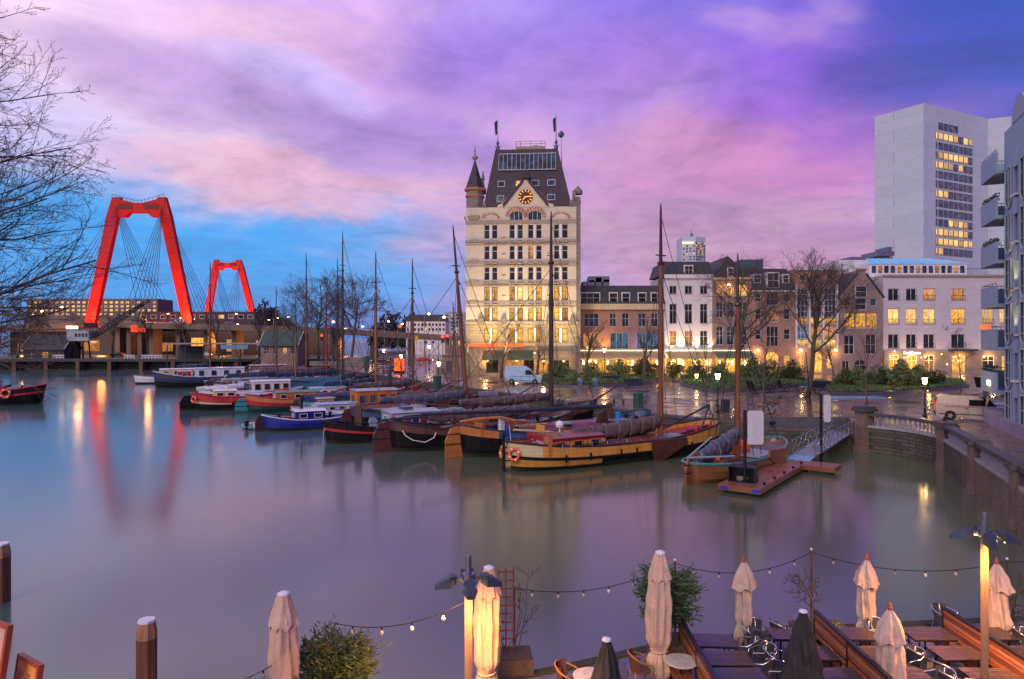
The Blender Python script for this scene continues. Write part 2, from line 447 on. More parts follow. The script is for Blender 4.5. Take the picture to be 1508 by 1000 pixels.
m_sailbrown = M('brown_sail', (0.13, 0.085, 0.085), 0.55, var=0.5, vs=3.0, bump=0.5, bs=5)
m_sailnavy = M('navy_cover', (0.03, 0.05, 0.10), 0.32, var=0.4, vs=2.0, bump=0.4, bs=5)
m_sailteal = M('teal_cover', (0.025, 0.11, 0.15), 0.32, var=0.4, vs=2.0, bump=0.4, bs=5)
m_sailgrey = M('grey_cover', (0.10, 0.10, 0.14), 0.4, var=0.4, vs=2.0, bump=0.4, bs=5)
m_deck = Mwood('wet_deck', (0.18, 0.14, 0.13), 0.25, 'x', 0.16)
m_deckred = M('red_deck', (0.42, 0.03, 0.03), 0.3)
m_deckgrey = M('grey_deck', (0.22, 0.27, 0.33), 0.16, var=0.4, spec=.8)
m_hatchrust = Mwood('rust_hatch', (0.20, 0.07, 0.055), 0.22, 'y', 0.6)
m_hatchblue = M('blue_hatch', (0.22, 0.40, 0.52), 0.14, var=0.3)
m_ochre = M('ochre_paint', (0.62, 0.28, 0.05), 0.4, var=0.35, vs=1.2, stretch=(1.2,1.2,.35), bump=.15, grime=True)
m_creamp = M('cream_paint', (0.68, 0.56, 0.30), 0.4, var=0.15, grime=True)
m_orangew = Mwood('orange_varnish', (0.50, 0.17, 0.05), 0.3, 'x')
m_varnish = Mwood('boat_varnish', (0.24, 0.085, 0.038), 0.3, 'x', 0.0)
m_bluep = M('slate_blue_paint', (0.04, 0.09, 0.17), 0.35, var=.5, vs=1.2, stretch=(1.2,1.2,.35), bump=.15, grime=True)
m_cobalt = M('cobalt_paint', (0.015, 0.02, 0.26), 0.35, var=.45, vs=1.2, stretch=(1.2,1.2,.35), bump=.15, grime=True)
m_navy = M('navy_paint', (0.02, 0.035, 0.08), 0.4, var=.5, vs=1.2, stretch=(1.2,1.2,.35), bump=.15, grime=True)
m_redp = M('red_paint', (0.48, 0.025, 0.025), 0.4, var=.45, vs=1.2, stretch=(1.2,1.2,.35), bump=.15, grime=True)
m_crimson = M('crimson_paint', (0.36, 0.012, 0.03), 0.4)
m_tealp = M('teal_paint', (0.05, 0.30, 0.30), 0.4, grime=True)
m_hullblack = M('hull_black', (0.008, 0.008, 0.010), 0.5, var=0.5, vs=1.0, spec=0.2, grime=True)
m_hullbrown = M('hull_brown', (0.11, 0.038, 0.030), 0.45, var=0.6, vs=1.2, stretch=(1.2,1.2,.35), bump=.2, grime=True)
m_leeboard = M('leeboard_wood', (0.10, 0.035, 0.028), 0.4, var=0.4)
m_boatwhite = M('boat_white', (0.70, 0.71, 0.73), 0.3, var=0.22, vs=1.2, stretch=(1.2,1.2,.35), grime=True)
m_boatgrey = M('boat_grey', (0.34, 0.39, 0.43), 0.35, var=0.15)
m_orange = M('lifebuoy_orange', (0.85, 0.10, 0.02), 0.5, var=0.1)
m_bark = M('bark', (0.12, 0.085, 0.062), 0.9, var=0.5, vs=5.0, bump=0.6, bs=20)
m_barkg = M('mossy_bark', (0.105, 0.095, 0.045), 0.9, var=0.5, vs=4.0, bump=0.6, bs=20)
m_twig = M('twigs', (0.085, 0.060, 0.055), 0.9, var=0.4)
m_leaf = Mleaf('shrub_leaves', (0.06, 0.095, 0.035), (0.22, 0.27, 0.09))
m_leafy = Mleaf('yellow_green_leaves', (0.035, 0.060, 0.018), (0.10, 0.135, 0.04))
m_conifer = Mleaf('conifer_leaves', (0.020, 0.050, 0.022), (0.09, 0.16, 0.05))
m_grassm = Mleaf('ground_cover', (0.035, 0.070, 0.018), (0.12, 0.19, 0.05), 0.8)
m_soil = M('soil', (0.08, 0.055, 0.035), 0.95, var=0.5, vs=6, bump=0.6)
m_granite = M('pink_granite', (0.19, 0.125, 0.105), 0.7, var=0.6, vs=0.9, bump=0.4)
m_coping = M('dark_coping', (0.07, 0.068, 0.07), 0.45, var=0.4)
m_baluster = M('baluster_stone', (0.34, 0.32, 0.33), 0.7, var=0.35, vs=5)
m_mossstone = Mbrick('mossy_basalt', (0.085, 0.078, 0.066), (0.135, 0.118, 0.098), (0.045, 0.048, 0.030), 0.6, 0.26, 0.03, 0.8, 0.8, 0.7)
m_canvas = M('beige_canvas', (0.62, 0.41, 0.30), 0.85, var=0.25, vs=2.5, bump=0.7, bs=11)
m_canvas2 = M('sand_canvas', (0.56, 0.40, 0.32), 0.85, var=0.28, vs=2.5, bump=0.7, bs=11)
m_canvasb = M('black_canvas', (0.025, 0.022, 0.022), 0.8, var=0.3, bump=0.1, bs=60)
m_capw = M('white_cap', (0.72, 0.72, 0.76), 0.4, var=0.08)
m_finial = Mwood('red_wood_finial', (0.40, 0.07, 0.03), 0.4, 'z')
m_benchw = Mwood('bench_slats', (0.30, 0.095, 0.045), 0.45, 'y')
m_benchw2 = Mwood('bench_slats_dark', (0.16, 0.05, 0.03), 0.45, 'y')
m_benchw3 = Mwood('bench_slats_pale', (0.40, 0.16, 0.07), 0.45, 'y')
m_tabletop = Mwood('dark_table_slats', (0.075, 0.050, 0.048), 0.2, 'x', 0.085, 0.3, 0.7, 0.05)
m_roundtop = M('pale_table_top', (0.50, 0.48, 0.42), 0.35, var=0.15)
m_wicker = M('dark_wicker', (0.05, 0.05, 0.06), 0.55, var=0.4, vs=30, bump=0.5, bs=80)
m_cane = Mwood('cane', (0.42, 0.17, 0.05), 0.4, 'x')
m_wickerb = M('brown_wicker', (0.12, 0.05, 0.03), 0.6, var=0.4, vs=30, bump=0.5, bs=80)
m_pile = Mwood('old_pile', (0.15, 0.055, 0.030), 0.7, 'z', 0, 0.6)
m_piletop = Mwood('pale_pile_top', (0.42, 0.20, 0.10), 0.7, 'z', 0, 0.6)
m_trellis = Mwood('trellis_wood', (0.24, 0.07, 0.035), 0.6, 'z')
m_planterb = M('navy_planter', (0.012, 0.02, 0.045), 0.4)
m_tarp = M('pale_blue_slab', (0.22, 0.42, 0.62), 0.25, var=0.15)
m_vansilver = M('champagne_metallic', (0.58, 0.47, 0.38), 0.32, 0.3, var=0.05)
m_vanwhite = M('van_white', (0.33, 0.50, 0.66), 0.3, var=0.05)
m_tint = Mglass('tinted_glass', (0.012, 0.012, 0.014), 0.03)
m_redlens = M('red_lens', (0.5, 0.02, 0.02), 0.2)
m_pontoon = Mwood('pontoon_deck', (0.28, 0.11, 0.07), 0.25, 'y', 0.14)
m_board = M('sign_panel', (0.62, 0.58, 0.64), 0.3, var=0.12, vs=1.2)
m_kerb = M('kerb', (0.10, 0.10, 0.115), 0.5)
m_binblue = M('bin_blue', (0.02, 0.035, 0.05), 0.4)
m_green = M('cabinet_green', (0.015, 0.09, 0.06), 0.45)
m_bluesign = M('blue_sign', (0.01, 0.05, 0.45), 0.4)
m_yellowp = M('yellow_paint', (0.65, 0.42, 0.03), 0.5)

# wet brick paving of the square
def wet_paving(name, c1, c2, mort, bw, bh, vor=False, r0=0.10, r1=0.34):
    m, T = newmat(name)
    co = T.add('ShaderNodeTexCoord').outputs['Object']
    if vor:
        w = T.noise(co, 1.1, 2.0)
        cc = T.add('ShaderNodeVectorMath', {0: co, 1: T.add('ShaderNodeCombineXYZ', {0: T.math('MULTIPLY', w, .5), 1: w, 2: 0.0}).outputs[0]}, operation='ADD').outputs[0]
        v = T.add('ShaderNodeTexVoronoi', {'Vector': cc, 'Scale': 2.0}, feature='DISTANCE_TO_EDGE', voronoi_dimensions='2D')
        v2 = T.add('ShaderNodeTexVoronoi', {'Vector': cc, 'Scale': 2.0}, voronoi_dimensions='2D')
        gap = T.maprange(v.outputs[0], 0.02, 0.05)
        col = T.mix(gap, C4(mort), T.ramp(T.add('ShaderNodeSeparateColor', {0: v2.outputs['Color']}).outputs[0], [(0, C4(c1)), (1, C4(c2))]))
        h = gap
    else:
        br = T.add('ShaderNodeTexBrick', {'Vector': co, 'Color1': C4(c1), 'Color2': C4(c2), 'Mortar': C4(mort), 'Scale': 1.0, 'Mortar Size': 0.02, 'Brick Width': bw, 'Row Height': bh})
        col = br.outputs[0]; h = T.math('SUBTRACT', 1.0, br.outputs[1])
    st = T.noise(co, 0.22, 5.0, 0.6)
    col = T.mix(T.maprange(st, 0.35, 0.7, 0, 0.5), col, scl(c1, 0.4))
    pud = T.maprange(T.noise(co, 0.35, 4.0, 0.6), 0.40, 0.60)
    rough = T.math('ADD', r0, T.math('MULTIPLY', pud, r1 - r0))
    hh = T.math('ADD', T.math('MULTIPLY', h, 0.6), T.noise(co, 1.7, 3.0))
    nrm = T.add('ShaderNodeBump', {'Strength': T.math('ADD', 0.03, T.math('MULTIPLY', pud, 0.10)), 'Distance': 0.02, 'Height': hh}).outputs[0]
    finish(T, pbsdf(T, col, rough, 0, 0.9, nrm, **{'IOR': 1.5}).outputs[0])
    return m
m_square = wet_paving('wet_brick_square', (0.18, 0.115, 0.095), (0.25, 0.165, 0.13), (0.08, 0.065, 0.06), 0.42, 0.2)
m_terrace = wet_paving('crazy_paving', (0.10, 0.095, 0.11), (0.17, 0.155, 0.165), (0.035, 0.03, 0.03), 1, 1, True, 0.2, 0.5)
m_road = M('wet_asphalt', (0.055, 0.055, 0.062), 0.3, var=0.3, vs=0.3)

# slow harbour water, smoothed by a long exposure
m_water, T = newmat('harbour_water')
co = T.add('ShaderNodeTexCoord').outputs['Object']
mp = T.add('ShaderNodeMapping', {0: co, 3: (0.6, 1.0, 1.0)}).outputs[0]
h1 = T.noise(mp, 0.10, 3.0, 0.5); h2 = T.noise(mp, 1.3, 3.0, 0.55)
hh = T.math('ADD', T.math('MULTIPLY', h1, 0.35), T.math('MULTIPLY', h2, 0.10))
colw = T.ramp(T.noise(co, 0.05, 3.0), [(0.35, (0.085, 0.105, 0.060, 1)), (0.65, (0.110, 0.130, 0.072, 1))])
silt = T.math('ADD', T.add('ShaderNodeSeparateXYZ', {0: co}).outputs[0], T.math('MULTIPLY', T.math('SUBTRACT', T.noise(co, 0.04, 3.0), .5), 40.0))
colw = T.mix(T.maprange(silt, 2.0, -26.0), colw, (0.055, 0.125, 0.125, 1))  # teal of the sky's reflection put into the water colour on the left
rw = T.maprange(T.noise(mp, 0.06, 3.0), 0.35, 0.65, 0.11, 0.18, False)
n = pbsdf(T, colw, rw, 0, 1.0, bumpn(T, hh, 0.05, 0.25), **{'IOR': 1.58})
finish(T, n.outputs[0])
m_taillit = Memit('tail_lit', (1.0, 0.06, 0.02), 0.9)
m_basestone = Mbrick('dressed_base_stone', (0.27, 0.23, 0.16), (0.34, 0.30, 0.21), (0.12, 0.10, 0.07), 1.2, 0.5, 0.02, 0.8, 0.5, 0.5)
# ---------------------------------------------------------------- water and land
b = MB(); b.box(-1600, 1600, -60, 1900, -1.2, 0.0)
structure('water', b, m_water)
QUAY = [(15.9,58.5),(13.3,61.5),(4,77),(-8,97),(-20,117),(-31,136),(-40,153),(-45,179)]
PIERS = [(27.3,52.9),(29.2,45.9),(26.4,38.7),(23.6,31.6),(20.8,24.8)]
CURVE = [(27.2,52.9),(28.6,51.3),(29.4,49.4),(29.6,47.5),(29.2,45.9)]
land = [(20.4,24.8),(23.2,31.6),(26.1,38.7)] + CURVE[::-1] + [(28.8,58.6),(21.6,58.6)] + QUAY + [(-45,420),(-700,1900),(2500,1900),(2500,24.8)]
b = MB(); b.prism(land, -1.0, G)
structure('square_paving', b, m_square)
b = MB(); b.prism([(-45.05,179),(-45.05,420),(-700,1900),(-2500,1900),(-2500,170),(-120,179)], -1.0, 2.6)
structure('far_ground', b, m_road)
# sloping lower quay in front of the step
fr = [(27.6,53.2,.9),(26.6,55.6,.88),(20.7,57.0,1.24),(15.9,58.5,1.88)]
bk = [(28.8,53.4,.9),(28.8,58.55,.92),(21.6,58.55,1.25),(15.95,58.58,1.885)]
b = MB()
b.add([*fr, *bk, *[(x,y,-1) for x,y,z in fr]], [(0,4,5,1),(1,5,6,2),(2,6,7,3),(0,1,9,8),(1,2,10,9),(2,3,11,10)])
structure('quay_path', b, m_square)
b = MB(); b.prism([(30.2,58.45),(21.4,58.45),(21.4,58.62),(30.2,58.62)], 1.0, 1.96)
tag(b.build('quay_kerb', m_kerb), 'long dark blue kerb step between the lower quay and the square', 'kerb')
# wall faces along the basin
def offset(pts, d):
    out = []
    for i, p in enumerate(pts):
        a = Vector(pts[max(i-1,0)]); c = Vector(pts[min(i+1,len(pts)-1)])
        t = (c - a).normalized(); out.append((p[0] - t.y*d, p[1] + t.x*d))
    return out
w = thing('quay_wall', 'dark mossy quay wall behind the moored barges', 'wall')
b = MB()
o0, o1 = offset(QUAY, 0.02), offset(QUAY, 0.35)
for i in range(len(QUAY)-1): b.prism([o0[i], o0[i+1], o1[i+1], o1[i]], -0.8, 1.70)
b.build('wall', m_mossstone, w)
b = MB()
o0, o1 = offset(QUAY, -0.45), offset(QUAY, 0.42)
for i in range(len(QUAY)-1): b.prism([o0[i], o0[i+1], o1[i+1], o1[i]], 1.703, 1.93)
b.build('coping', m_kerb, w)
w = thing('lower_quay_wall', 'low mossy wall under the gangway and the lower quay', 'wall')
b = MB()
for i in range(3):
    (x0,y0,z0),(x1,y1,z1) = fr[i], fr[i+1]
    b.add([(x0-.05,y0-.12,-.8),(x1-.05,y1-.12,-.8),(x1-.05,y1-.12,z1+.02),(x0-.05,y0-.12,z0+.02),(x0,y0+.2,z0+.02),(x1,y1+.2,z1+.02)], [(1,0,3,2),(3,4,5,2)])
b.build('wall', m_mossstone, w)

# stone piers and balustrades along the curved wall on the right
pier_b = MB(); pier_b.box(-.42,.42,-.42,.42,.35,2.75); pier_b.box(-.48,.48,-.48,.48,-1.2,.35)
cap_b = MB(); cap_b.box(-.58,.58,-.58,.58,2.752,2.95); cap_b.box(-.50,.50,-.50,.50,2.952,3.10)
pier0 = thing('stone_pier', '', 'pier', (0,0,0), 0, 'granite piers of the balustrade')
pier_b.build('shaft', m_granite, pier0); cap_b.build('capstone', m_coping, pier0)
PLAB = ['tall granite pier at the end of the balustrade beside the gangway', 'granite pier where the curved balustrade meets the straight one', 'granite pier between the two straight balustrades by the water', 'granite pier with dark cap nearest the right edge of the photo', 'granite pier at the lower right corner behind the terrace']
for i, (x, y) in enumerate(PIERS):
    nx, ny = PIERS[min(i+1,4)]; px_, py_ = PIERS[max(i-1,0)]
    rz = math.atan2(ny - py_, nx - px_)
    p = pier0 if i == 0 else dup(pier0, (x,y,0))
    p.location = (x,y,0); p.rotation_euler.z = rz; p['label'] = PLAB[i]; p.scale = (1,1,1)
bal_b = MB(); bal_b.sm = True
bal_b.lathe([(.085,0),(.085,.06),(.045,.10),(.085,.24),(.088,.30),(.04,.50),(.036,.58),(.08,.64),(.08,.70)], 8)
bal_me = bal_b.build('baluster', m_baluster).data
bpy.data.objects.remove(bpy.data.objects['baluster'])
def balustrade(pts, label):
    root = thing('stone_balustrade', label, 'balustrade', (0,0,0), 0, 'balustrades of the curved quay')
    wl, cp, ba = MB(), MB(), MB()
    def strip(m, d0, d1, z0, z1):
        a, c = offset(pts, d0), offset(pts, d1)
        for i in range(len(pts)-1): m.prism([a[i], c[i], c[i+1], a[i+1]], z0, z1)
    strip(wl, -.18, .22, -1.2, 1.86); strip(ba, -.26, .26, 1.862, 2.06); strip(cp, -.30, .30, 2.763, 2.98)
    wl.build('wall', m_mossstone, root); ba.build('plinth', m_baluster, root); cp.build('coping', m_coping, root)
    n = 0
    for i in range(len(pts)-1):
        a, c = Vector(pts[i]), Vector(pts[i+1]); k = max(1, int((c-a).length/.37))
        for j in range(k):
            p = a.lerp(c, (j+.5)/k)
            if (p - Vector(pts[0])).length < .7 or (p - Vector(pts[-1])).length < .7: continue
            link('baluster', bal_me, root, (p.x, p.y, 2.062))
pier0.scale = (1.15,1.15,1.12)
balustrade(CURVE, 'curved stone balustrade over the mossy quay wall')
balustrade([PIERS[1],PIERS[2]], 'short straight balustrade below the parked silver van')
balustrade([PIERS[2],PIERS[3]], 'straight balustrade beside the red brick path by the apartment block')
balustrade([PIERS[3],PIERS[4]], 'balustrade cut off by the right edge of the photo')

# cafe terrace on the near side
TER = [(-7,13.6),(-1.5,15.2),(1.6,16.5),(4.2,17.7),(9,18.6),(16.5,19.4),(22,20.4),(22,2),(-7,2)]
b = MB(); b.prism(TER, -1.2, TZ)
structure('terrace_paving', b, m_terrace)
b = MB(); b.prism([(-40,6),(-13,6),(-13.2,15.6),(-40,20)], -1.2, .85)
structure('bank_ground', b, m_terrace)
w = thing('terrace_wall', 'mossy stone edge of the cafe terrace above the water', 'wall')
b = MB(); tp = TER[:7]; o0, o1 = offset(tp, .05), offset(tp, -.22)
for i in range(len(tp)-1): b.prism([o0[i], o1[i], o1[i+1], o0[i+1]], -1, TZ+.03)
b.build('coping', m_mossstone, w)

# far timber quay of the shipyard, left
t = thing('timber_quay', 'long dark timber quay of the shipyard across the basin', 'quay')
b = MB(); b.box(-190,-46,176.5,181,2.3,2.95); b.build('deck', m_darkwall, t)
b = MB(); b.box(-190,-46,178.6,179.2,-1,2.3); b.build('wall', m_hullblack, t)
for i in range(18):
    x = -186 + i*8.2; b = MB(); b.box(x-.5,x+.5,176.2,177.4,-1,2.298); b.build('pile', m_pile, t)
b = MB(); b.box(-170,-60,186,204,2.55,2.68)
tag(b.build('grass', m_grassm), kind='stuff')
# ---------------------------------------------------------------- buildings
def facade(m, x0, x1, z0, z1, holes, depth=0.25, y=0.0):
    """wall front in the plane y, cut by window openings with reveals; a hole is (x0,x1,z0,z1[,rise])"""
    xs = sorted({x0, x1, *[h[0] for h in holes], *[h[1] for h in holes]}); xs = [x for x in xs if x0 <= x <= x1]
    zs = sorted({z0, z1, *[h[2] for h in holes], *[h[3] for h in holes]}); zs = [z for z in zs if z0 <= z <= z1]
    for j in range(len(zs)-1):
        run = None
        for i in range(len(xs)-1):
            cx, cz = (xs[i]+xs[i+1])/2, (zs[j]+zs[j+1])/2
            solid = not any(h[0] < cx < h[1] and h[2] < cz < h[3] for h in holes)
            if solid and run is None: run = xs[i]
            if (not solid or i == len(xs)-2) and run is not None:
                e = xs[i+1] if solid else xs[i]
                m.add([(run,y,zs[j]),(e,y,zs[j]),(e,y,zs[j+1]),(run,y,zs[j+1])], [(0,1,2,3)]); run = None
    for h in holes:
        a, c, d, e = h[:4]; Y = y + depth
        rise = h[4] if len(h) > 4 else 0
        m.add([(a,y,d),(c,y,d),(c,y,e),(a,y,e),(a,Y,d),(c,Y,d),(c,Y,e),(a,Y,e)], [(0,4,5,1),(1,5,6,2),(3,7,4,0)] + ([] if rise else [(2,6,7,3)]))
        if rise:
            n = 10; w = (c-a)/2; pts = []
            for k in range(n+1):
                an = PI - PI*k/n
                pts.append(((a+c)/2 + w*math.cos(an), e - rise + rise*math.sin(an)))
            for k in range(n):
                (p0,q0),(p1,q1) = pts[k], pts[k+1]
                m.add([(p0,y,q0),(p1,y,q1),(p1,y,e),(p0,y,e),(p0,Y,q0),(p1,Y,q1)], [(0,1,2,3),(0,4,5,1)])
WCACHE = {}
def window(par, cx, z0, w, h, nx=2, bars=(0.66,), pane=None, frame=None, y=0.14, sill=None, name='window', fw=0.07):
    """one window: a frame with its mullions, and the pane (and sill) as its sub-parts"""
    key = (round(w,2), round(h,2), nx, bars, frame.name, fw)
    if key not in WCACHE:
        m = MB(); t = fw
        m.box(-w/2,-w/2+t,0,.09,0,h); m.box(w/2-t,w/2,0,.09,0,h)
        m.box(-w/2+t,w/2-t,.002,.088,h-t,h); m.box(-w/2+t,w/2-t,.002,.088,0,t)
        for i in range(1,nx):
            x = -w/2 + w*i/nx; m.box(x-t*.4,x+t*.4,.006,.08,t,h-t)
        for f in bars: m.box(-w/2+t,w/2-t,.012,.076,h*f-t*.4,h*f+t*.4)
        o = m.build(name, frame, par)
        p = MB(); p.add([(-w/2+.01,.06,.01),(w/2-.01,.06,.01),(w/2-.01,.06,h-.01),(-w/2+.01,.06,h-.01)], [(0,1,2,3)])
        po = p.build('pane', pane)
        WCACHE[key] = (o.data, po.data, {})
        pm = po.data; bpy.data.objects.remove(po)
        WCACHE[key][2][pane.name] = pm
    else:
        o = link(name, WCACHE[key][0], par)
    o.location = (cx, y, z0)
    pc = WCACHE[key][2]
    if pane.name not in pc:
        c = WCACHE[key][1].copy(); c.materials.clear(); c.materials.append(pane); pc[pane.name] = c
    link('pane', pc[pane.name], o)
    if sill is not None:
        s = MB(); s.box(-w/2-.08,w/2+.08,-.22,.03,-.10,0.0); s.build('sill', sill, o)
    return o

class Bd:
    """a building drawn from the rows and columns of the photograph at its own distance Y; local x right, y back, z up"""
    def __init__(s, name, label, px0, px1, Y, base=G, cat='building', group=None, rz=0.0):
        s.px0 = px0; s.Y = Y; s.k = Y/F; s.base = base
        s.W = (px1-px0)*s.k
        s.root = thing(name, label, cat, (X(px0,Y), Y, base), rz, group)
    def x(s, px): return (px-s.px0)*s.k
    def z(s, py): return Z(py, s.Y) - s.base
    def shell(s, pytop, wins, mat, depth=12.0, reveal=0.25, side=None, zb=-0.3):
        zt = s.z(pytop); s.zt = zt; s.depth = depth
        m = MB()
        holes = []
        for w in wins:
            h = [s.x(w[0]), s.x(w[2]), max(0.05,s.z(w[3])), s.z(w[1])]
            if len(w) > 7 and w[7].get('arch'): h.append(min((h[1]-h[0])/2, w[7]['arch']*s.k))
            holes.append(tuple(h))
        facade(m, 0, s.W, zb, zt, holes, reveal)
        W, D = s.W, depth
        m.add([(0,0,zb),(W,0,zb),(W,D,zb),(0,D,zb),(0,0,zt),(W,0,zt),(W,D,zt),(0,D,zt)], [(1,2,6,5),(2,3,7,6),(3,0,4,7),(4,5,6,7)])
        s.wall = m.build('wall', mat, s.root)
        for w, h in zip(wins, holes):
            o = w[7] if len(w) > 7 else {}
            window(s.root, (h[0]+h[1])/2, h[2]+.001, h[1]-h[0]-.004, h[3]-h[2]-.004, w[4], w[5], w[6], o.get('frame', m_frame), y=reveal-.10,
                   sill=o.get('sill'), name=o.get('name','window'), fw=o.get('fw',.07))
        return s
    def box(s, name, mat, x0, x1, py1, py0, y0, y1):
        m = MB(); m.box(s.x(x0), s.x(x1), y0, y1, s.z(py1), s.z(py0)); return m.build(name, mat, s.root)

def mansard(bd, py0, py1, mat, inset=1.2, over=.25, name='roof'):
    z0, z1 = bd.z(py0)+.003, bd.z(py1); W, D = bd.W, bd.depth
    m = MB()
    a = [(-over,-over,z0),(W+over,-over,z0),(W+over,D+over,z0),(-over,D+over,z0)]
    c = [(inset*.4,inset,z1),(W-inset*.4,inset,z1),(W-inset*.4,D-inset,z1),(inset*.4,D-inset,z1)]
    m.rings([a, c]); return m.build(name, mat, bd.root)
def dormer(bd, x0, y0, x1, y1, ydepth, pane, nx=1, bars=(0.5,), frame=None):
    f = frame or m_frame
    m = MB(); xa, xb, za, zb = bd.x(x0), bd.x(x1), bd.z(y1), bd.z(y0)
    m.box(xa-.12, xb+.12, ydepth, ydepth+2.0, za-.1, zb+.15)
    d = m.build('dormer', f, bd.root)
    window(d, (xa+xb)/2, za, xb-xa, zb-za, nx, bars, pane, f, y=ydepth-.10)

# ---- the white art nouveau tower --------------------------------------------
YT = 121.0; kT = YT/F
T0 = Bd('white_tower', 'tall cream brick corner tower with steep slate roof and lit clock gable', 686, 848, YT, cat='tower', rz=R(-4.0))
def tz(py): return T0.z(py)
def tx(px): return T0.x(px)
cols = [(713.3,721.2),(724.8,732.8),(750.3,758.4),(762.3,770.3),(777.6,785.7),(789.5,797.9),(815.4,823.4),(827.4,836)]
rows_ = [(331.5,352,'d'),(362.4,382.6,'d'),(393.6,412.9,'d'),(422.5,442.8,'l'),(453.3,472.6,'l'),(483.4,504.2,'l')]
wins = []
for r, (ya, yb, k) in enumerate(rows_):
    for c_, (xa, xb) in enumerate(cols):
        lit = m_glass if k == 'd' else (m_lit, m_lit2, m_lit, m_lit2, m_lit, m_litdim, m_lit)[(r*3 + c_*5) % 7]
        if r == 1 and c_ == 4: lit = m_litdim
        wins.append((xa, ya, xb, yb, 1, (0.62,), lit, dict(frame=m_darkframe if k == 'l' else m_frame, fw=.09)))
for xa, xb in ((750.8,770.4),(777.6,798)):
    wins.append((xa, 311, xb, 325.5, 3, (), m_glassb, dict(arch=9.0, frame=m_frame, fw=.12)))
for xa, xb, pn in ((716,734,m_glass),(748,768,m_litdim),(772,786,m_glass),(790,806,m_litdim),(815,838,m_glass)):
    wins.append((xa, 529, xb, 549, 2, (0.75,), pn, dict(frame=m_darkframe, name='shop_window')))
T0.shell(306, wins, m_cream, depth=20.0, reveal=0.35)
rt = T0.root
zc = tz(306)
m = MB(); facade(m, -.04, T0.W+.04, -.3, tz(477), [(tx(q[0]),tx(q[2]),max(.05,tz(q[3])),tz(q[1])) for q in wins if q[1] > 478], .10, -.08)
m.build('stone_base', m_basestone, rt)
# string courses, sills and ornament between the floors
m = MB()
for ya, yb, pr in ((354,357,.18),(359.5,361,.14),(384.5,387.5,.18),(391,392.5,.14),(414.5,417.5,.18),(420.3,421.6,.14),(444.5,447.2,.18),(451,452.2,.14),(473.8,477.2,.40),(505.6,509,.30),(324.8,330.2,.14)):
    m.box(-.05, T0.W+.05, -pr, .01, tz(yb), tz(ya))
    m.box(T0.W-.01, T0.W+pr*.8, -pr+.002, 20, tz(yb)+.004, tz(ya)-.004)
m.build('string_course', m_band, rt)
m = MB()
for r, (ya, yb, k) in enumerate(rows_[:-1]):
    zc0 = tz(rows_[r+1][0])
    for xa, xb in cols:
        for q in (0.25, 0.75):
            xx = tx(xa + (xb-xa)*q)
            m.lathe([(0.02,0),(.30,.06),(.33,.2),(.20,.36),(.02,.42)], 8, (xx,-.10, (tz(yb)+zc0)/2-.2))
    m.box(tx(713), tx(836), -.03, 0, (tz(yb)+zc0)/2-.3, (tz(yb)+zc0)/2+.3); m.build('frieze', m_band, rt); m = MB()
for xa, xb in ((721.2,724.8),(758.4,762.3),(785.7,789.5),(823.4,827.4)):
    for ya, yb, k in rows_:
        m = MB(); m.box(tx(xa)+.06, tx(xb)-.06, -.13, .0, tz(yb), tz(ya)); m.build('colonnette', m_white, rt)
m = MB()
for px in (709,742,809,843):
    m.box(tx(px)-.45, tx(px)+.45, -.26, .0, 1.2, tz(509))
    m.box(tx(px)-.5, tx(px)+.5, -.5, .0, tz(477), tz(468))
    m.box(tx(px)-.32, tx(px)+.32, -.42, .0, tz(468), tz(464))
m.build('pilaster', m_stone, rt)
m = MB(); m.box(.02, T0.W-.02, -.10, .0, tz(509), tz(505)) ; m.build('ledge', m_band, rt)
# arches of coloured brick over the big windows and the side niches
m = MB()
def arch_band(m, cx, zc_, r0, r1, y0, y1, seg=14, a0=0, a1=PI, sq=1.0):
    for i in range(seg):
        if i % 2: continue
        b0, b1 = a0+(a1-a0)*i/seg, a0+(a1-a0)*(i+1)/seg
        m.xprism([(cx+r0*math.cos(b0), zc_+r0*sq*math.sin(b0)),(cx+r1*math.cos(b0), zc_+r1*sq*math.sin(b0)),(cx+r1*math.cos(b1), zc_+r1*sq*math.sin(b1)),(cx+r0*math.cos(b1), zc_+r0*sq*math.sin(b1))], y0, y1)
for px in (760.6, 787.8):
    for r0, r1 in ((1.32,1.62),(1.70,1.95)): arch_band(m, tx(px), tz(321), r0, r1, -.16, 0, 22)
for px in (723, 825.5): arch_band(m, tx(px), tz(322.5), 1.2, 1.65, -.12, 0, 18, sq=.65)
for px, py in ((742,351),(742,375),(742,406),(742,436),(742,466),(809,375),(809,436)):
    m.box(tx(px)-.36, tx(px)+.36, -.05, 0, tz(py), tz(py-1.6))
m.build('arch_ornament', m_ornament, rt)
# stepped clock gable
gz = tz(299)
m = MB()
gp = [(tx(733),gz-.9),(tx(815),gz-.9),(tx(815),tz(303)),(tx(807),tz(300)),(tx(776.5),tz(266)),(tx(771),tz(266)),(tx(740),tz(300)),(tx(733),tz(303))]
m.xprism(gp, -.05, .6); m.build('gable', m_cream, rt)
m = MB()
for sgn in (-1,1):
    a = (tx(774)+sgn*tx(686+33.5), tz(301.5)); b_ = (tx(774)+sgn*.35, tz(263.5))
    m.xprism([a, (a[0]-sgn*.1, a[1]-.55), (b_[0], b_[1]-.6), b_] if sgn > 0 else [b_, (b_[0], b_[1]-.6), (a[0]-sgn*.1,a[1]-.55), a], -.35, 3.0)
m.box(tx(774)-.75, tx(774)+.75, -.5, 3.0, tz(264.5), tz(258)); m.lathe([(.75,0),(.8,.2),(.35,.7),(.12,.9),(.05,1.5)], 8, (tx(774), .6, tz(258)))
m.build('gable_coping', m_slate, rt)
m = MB()
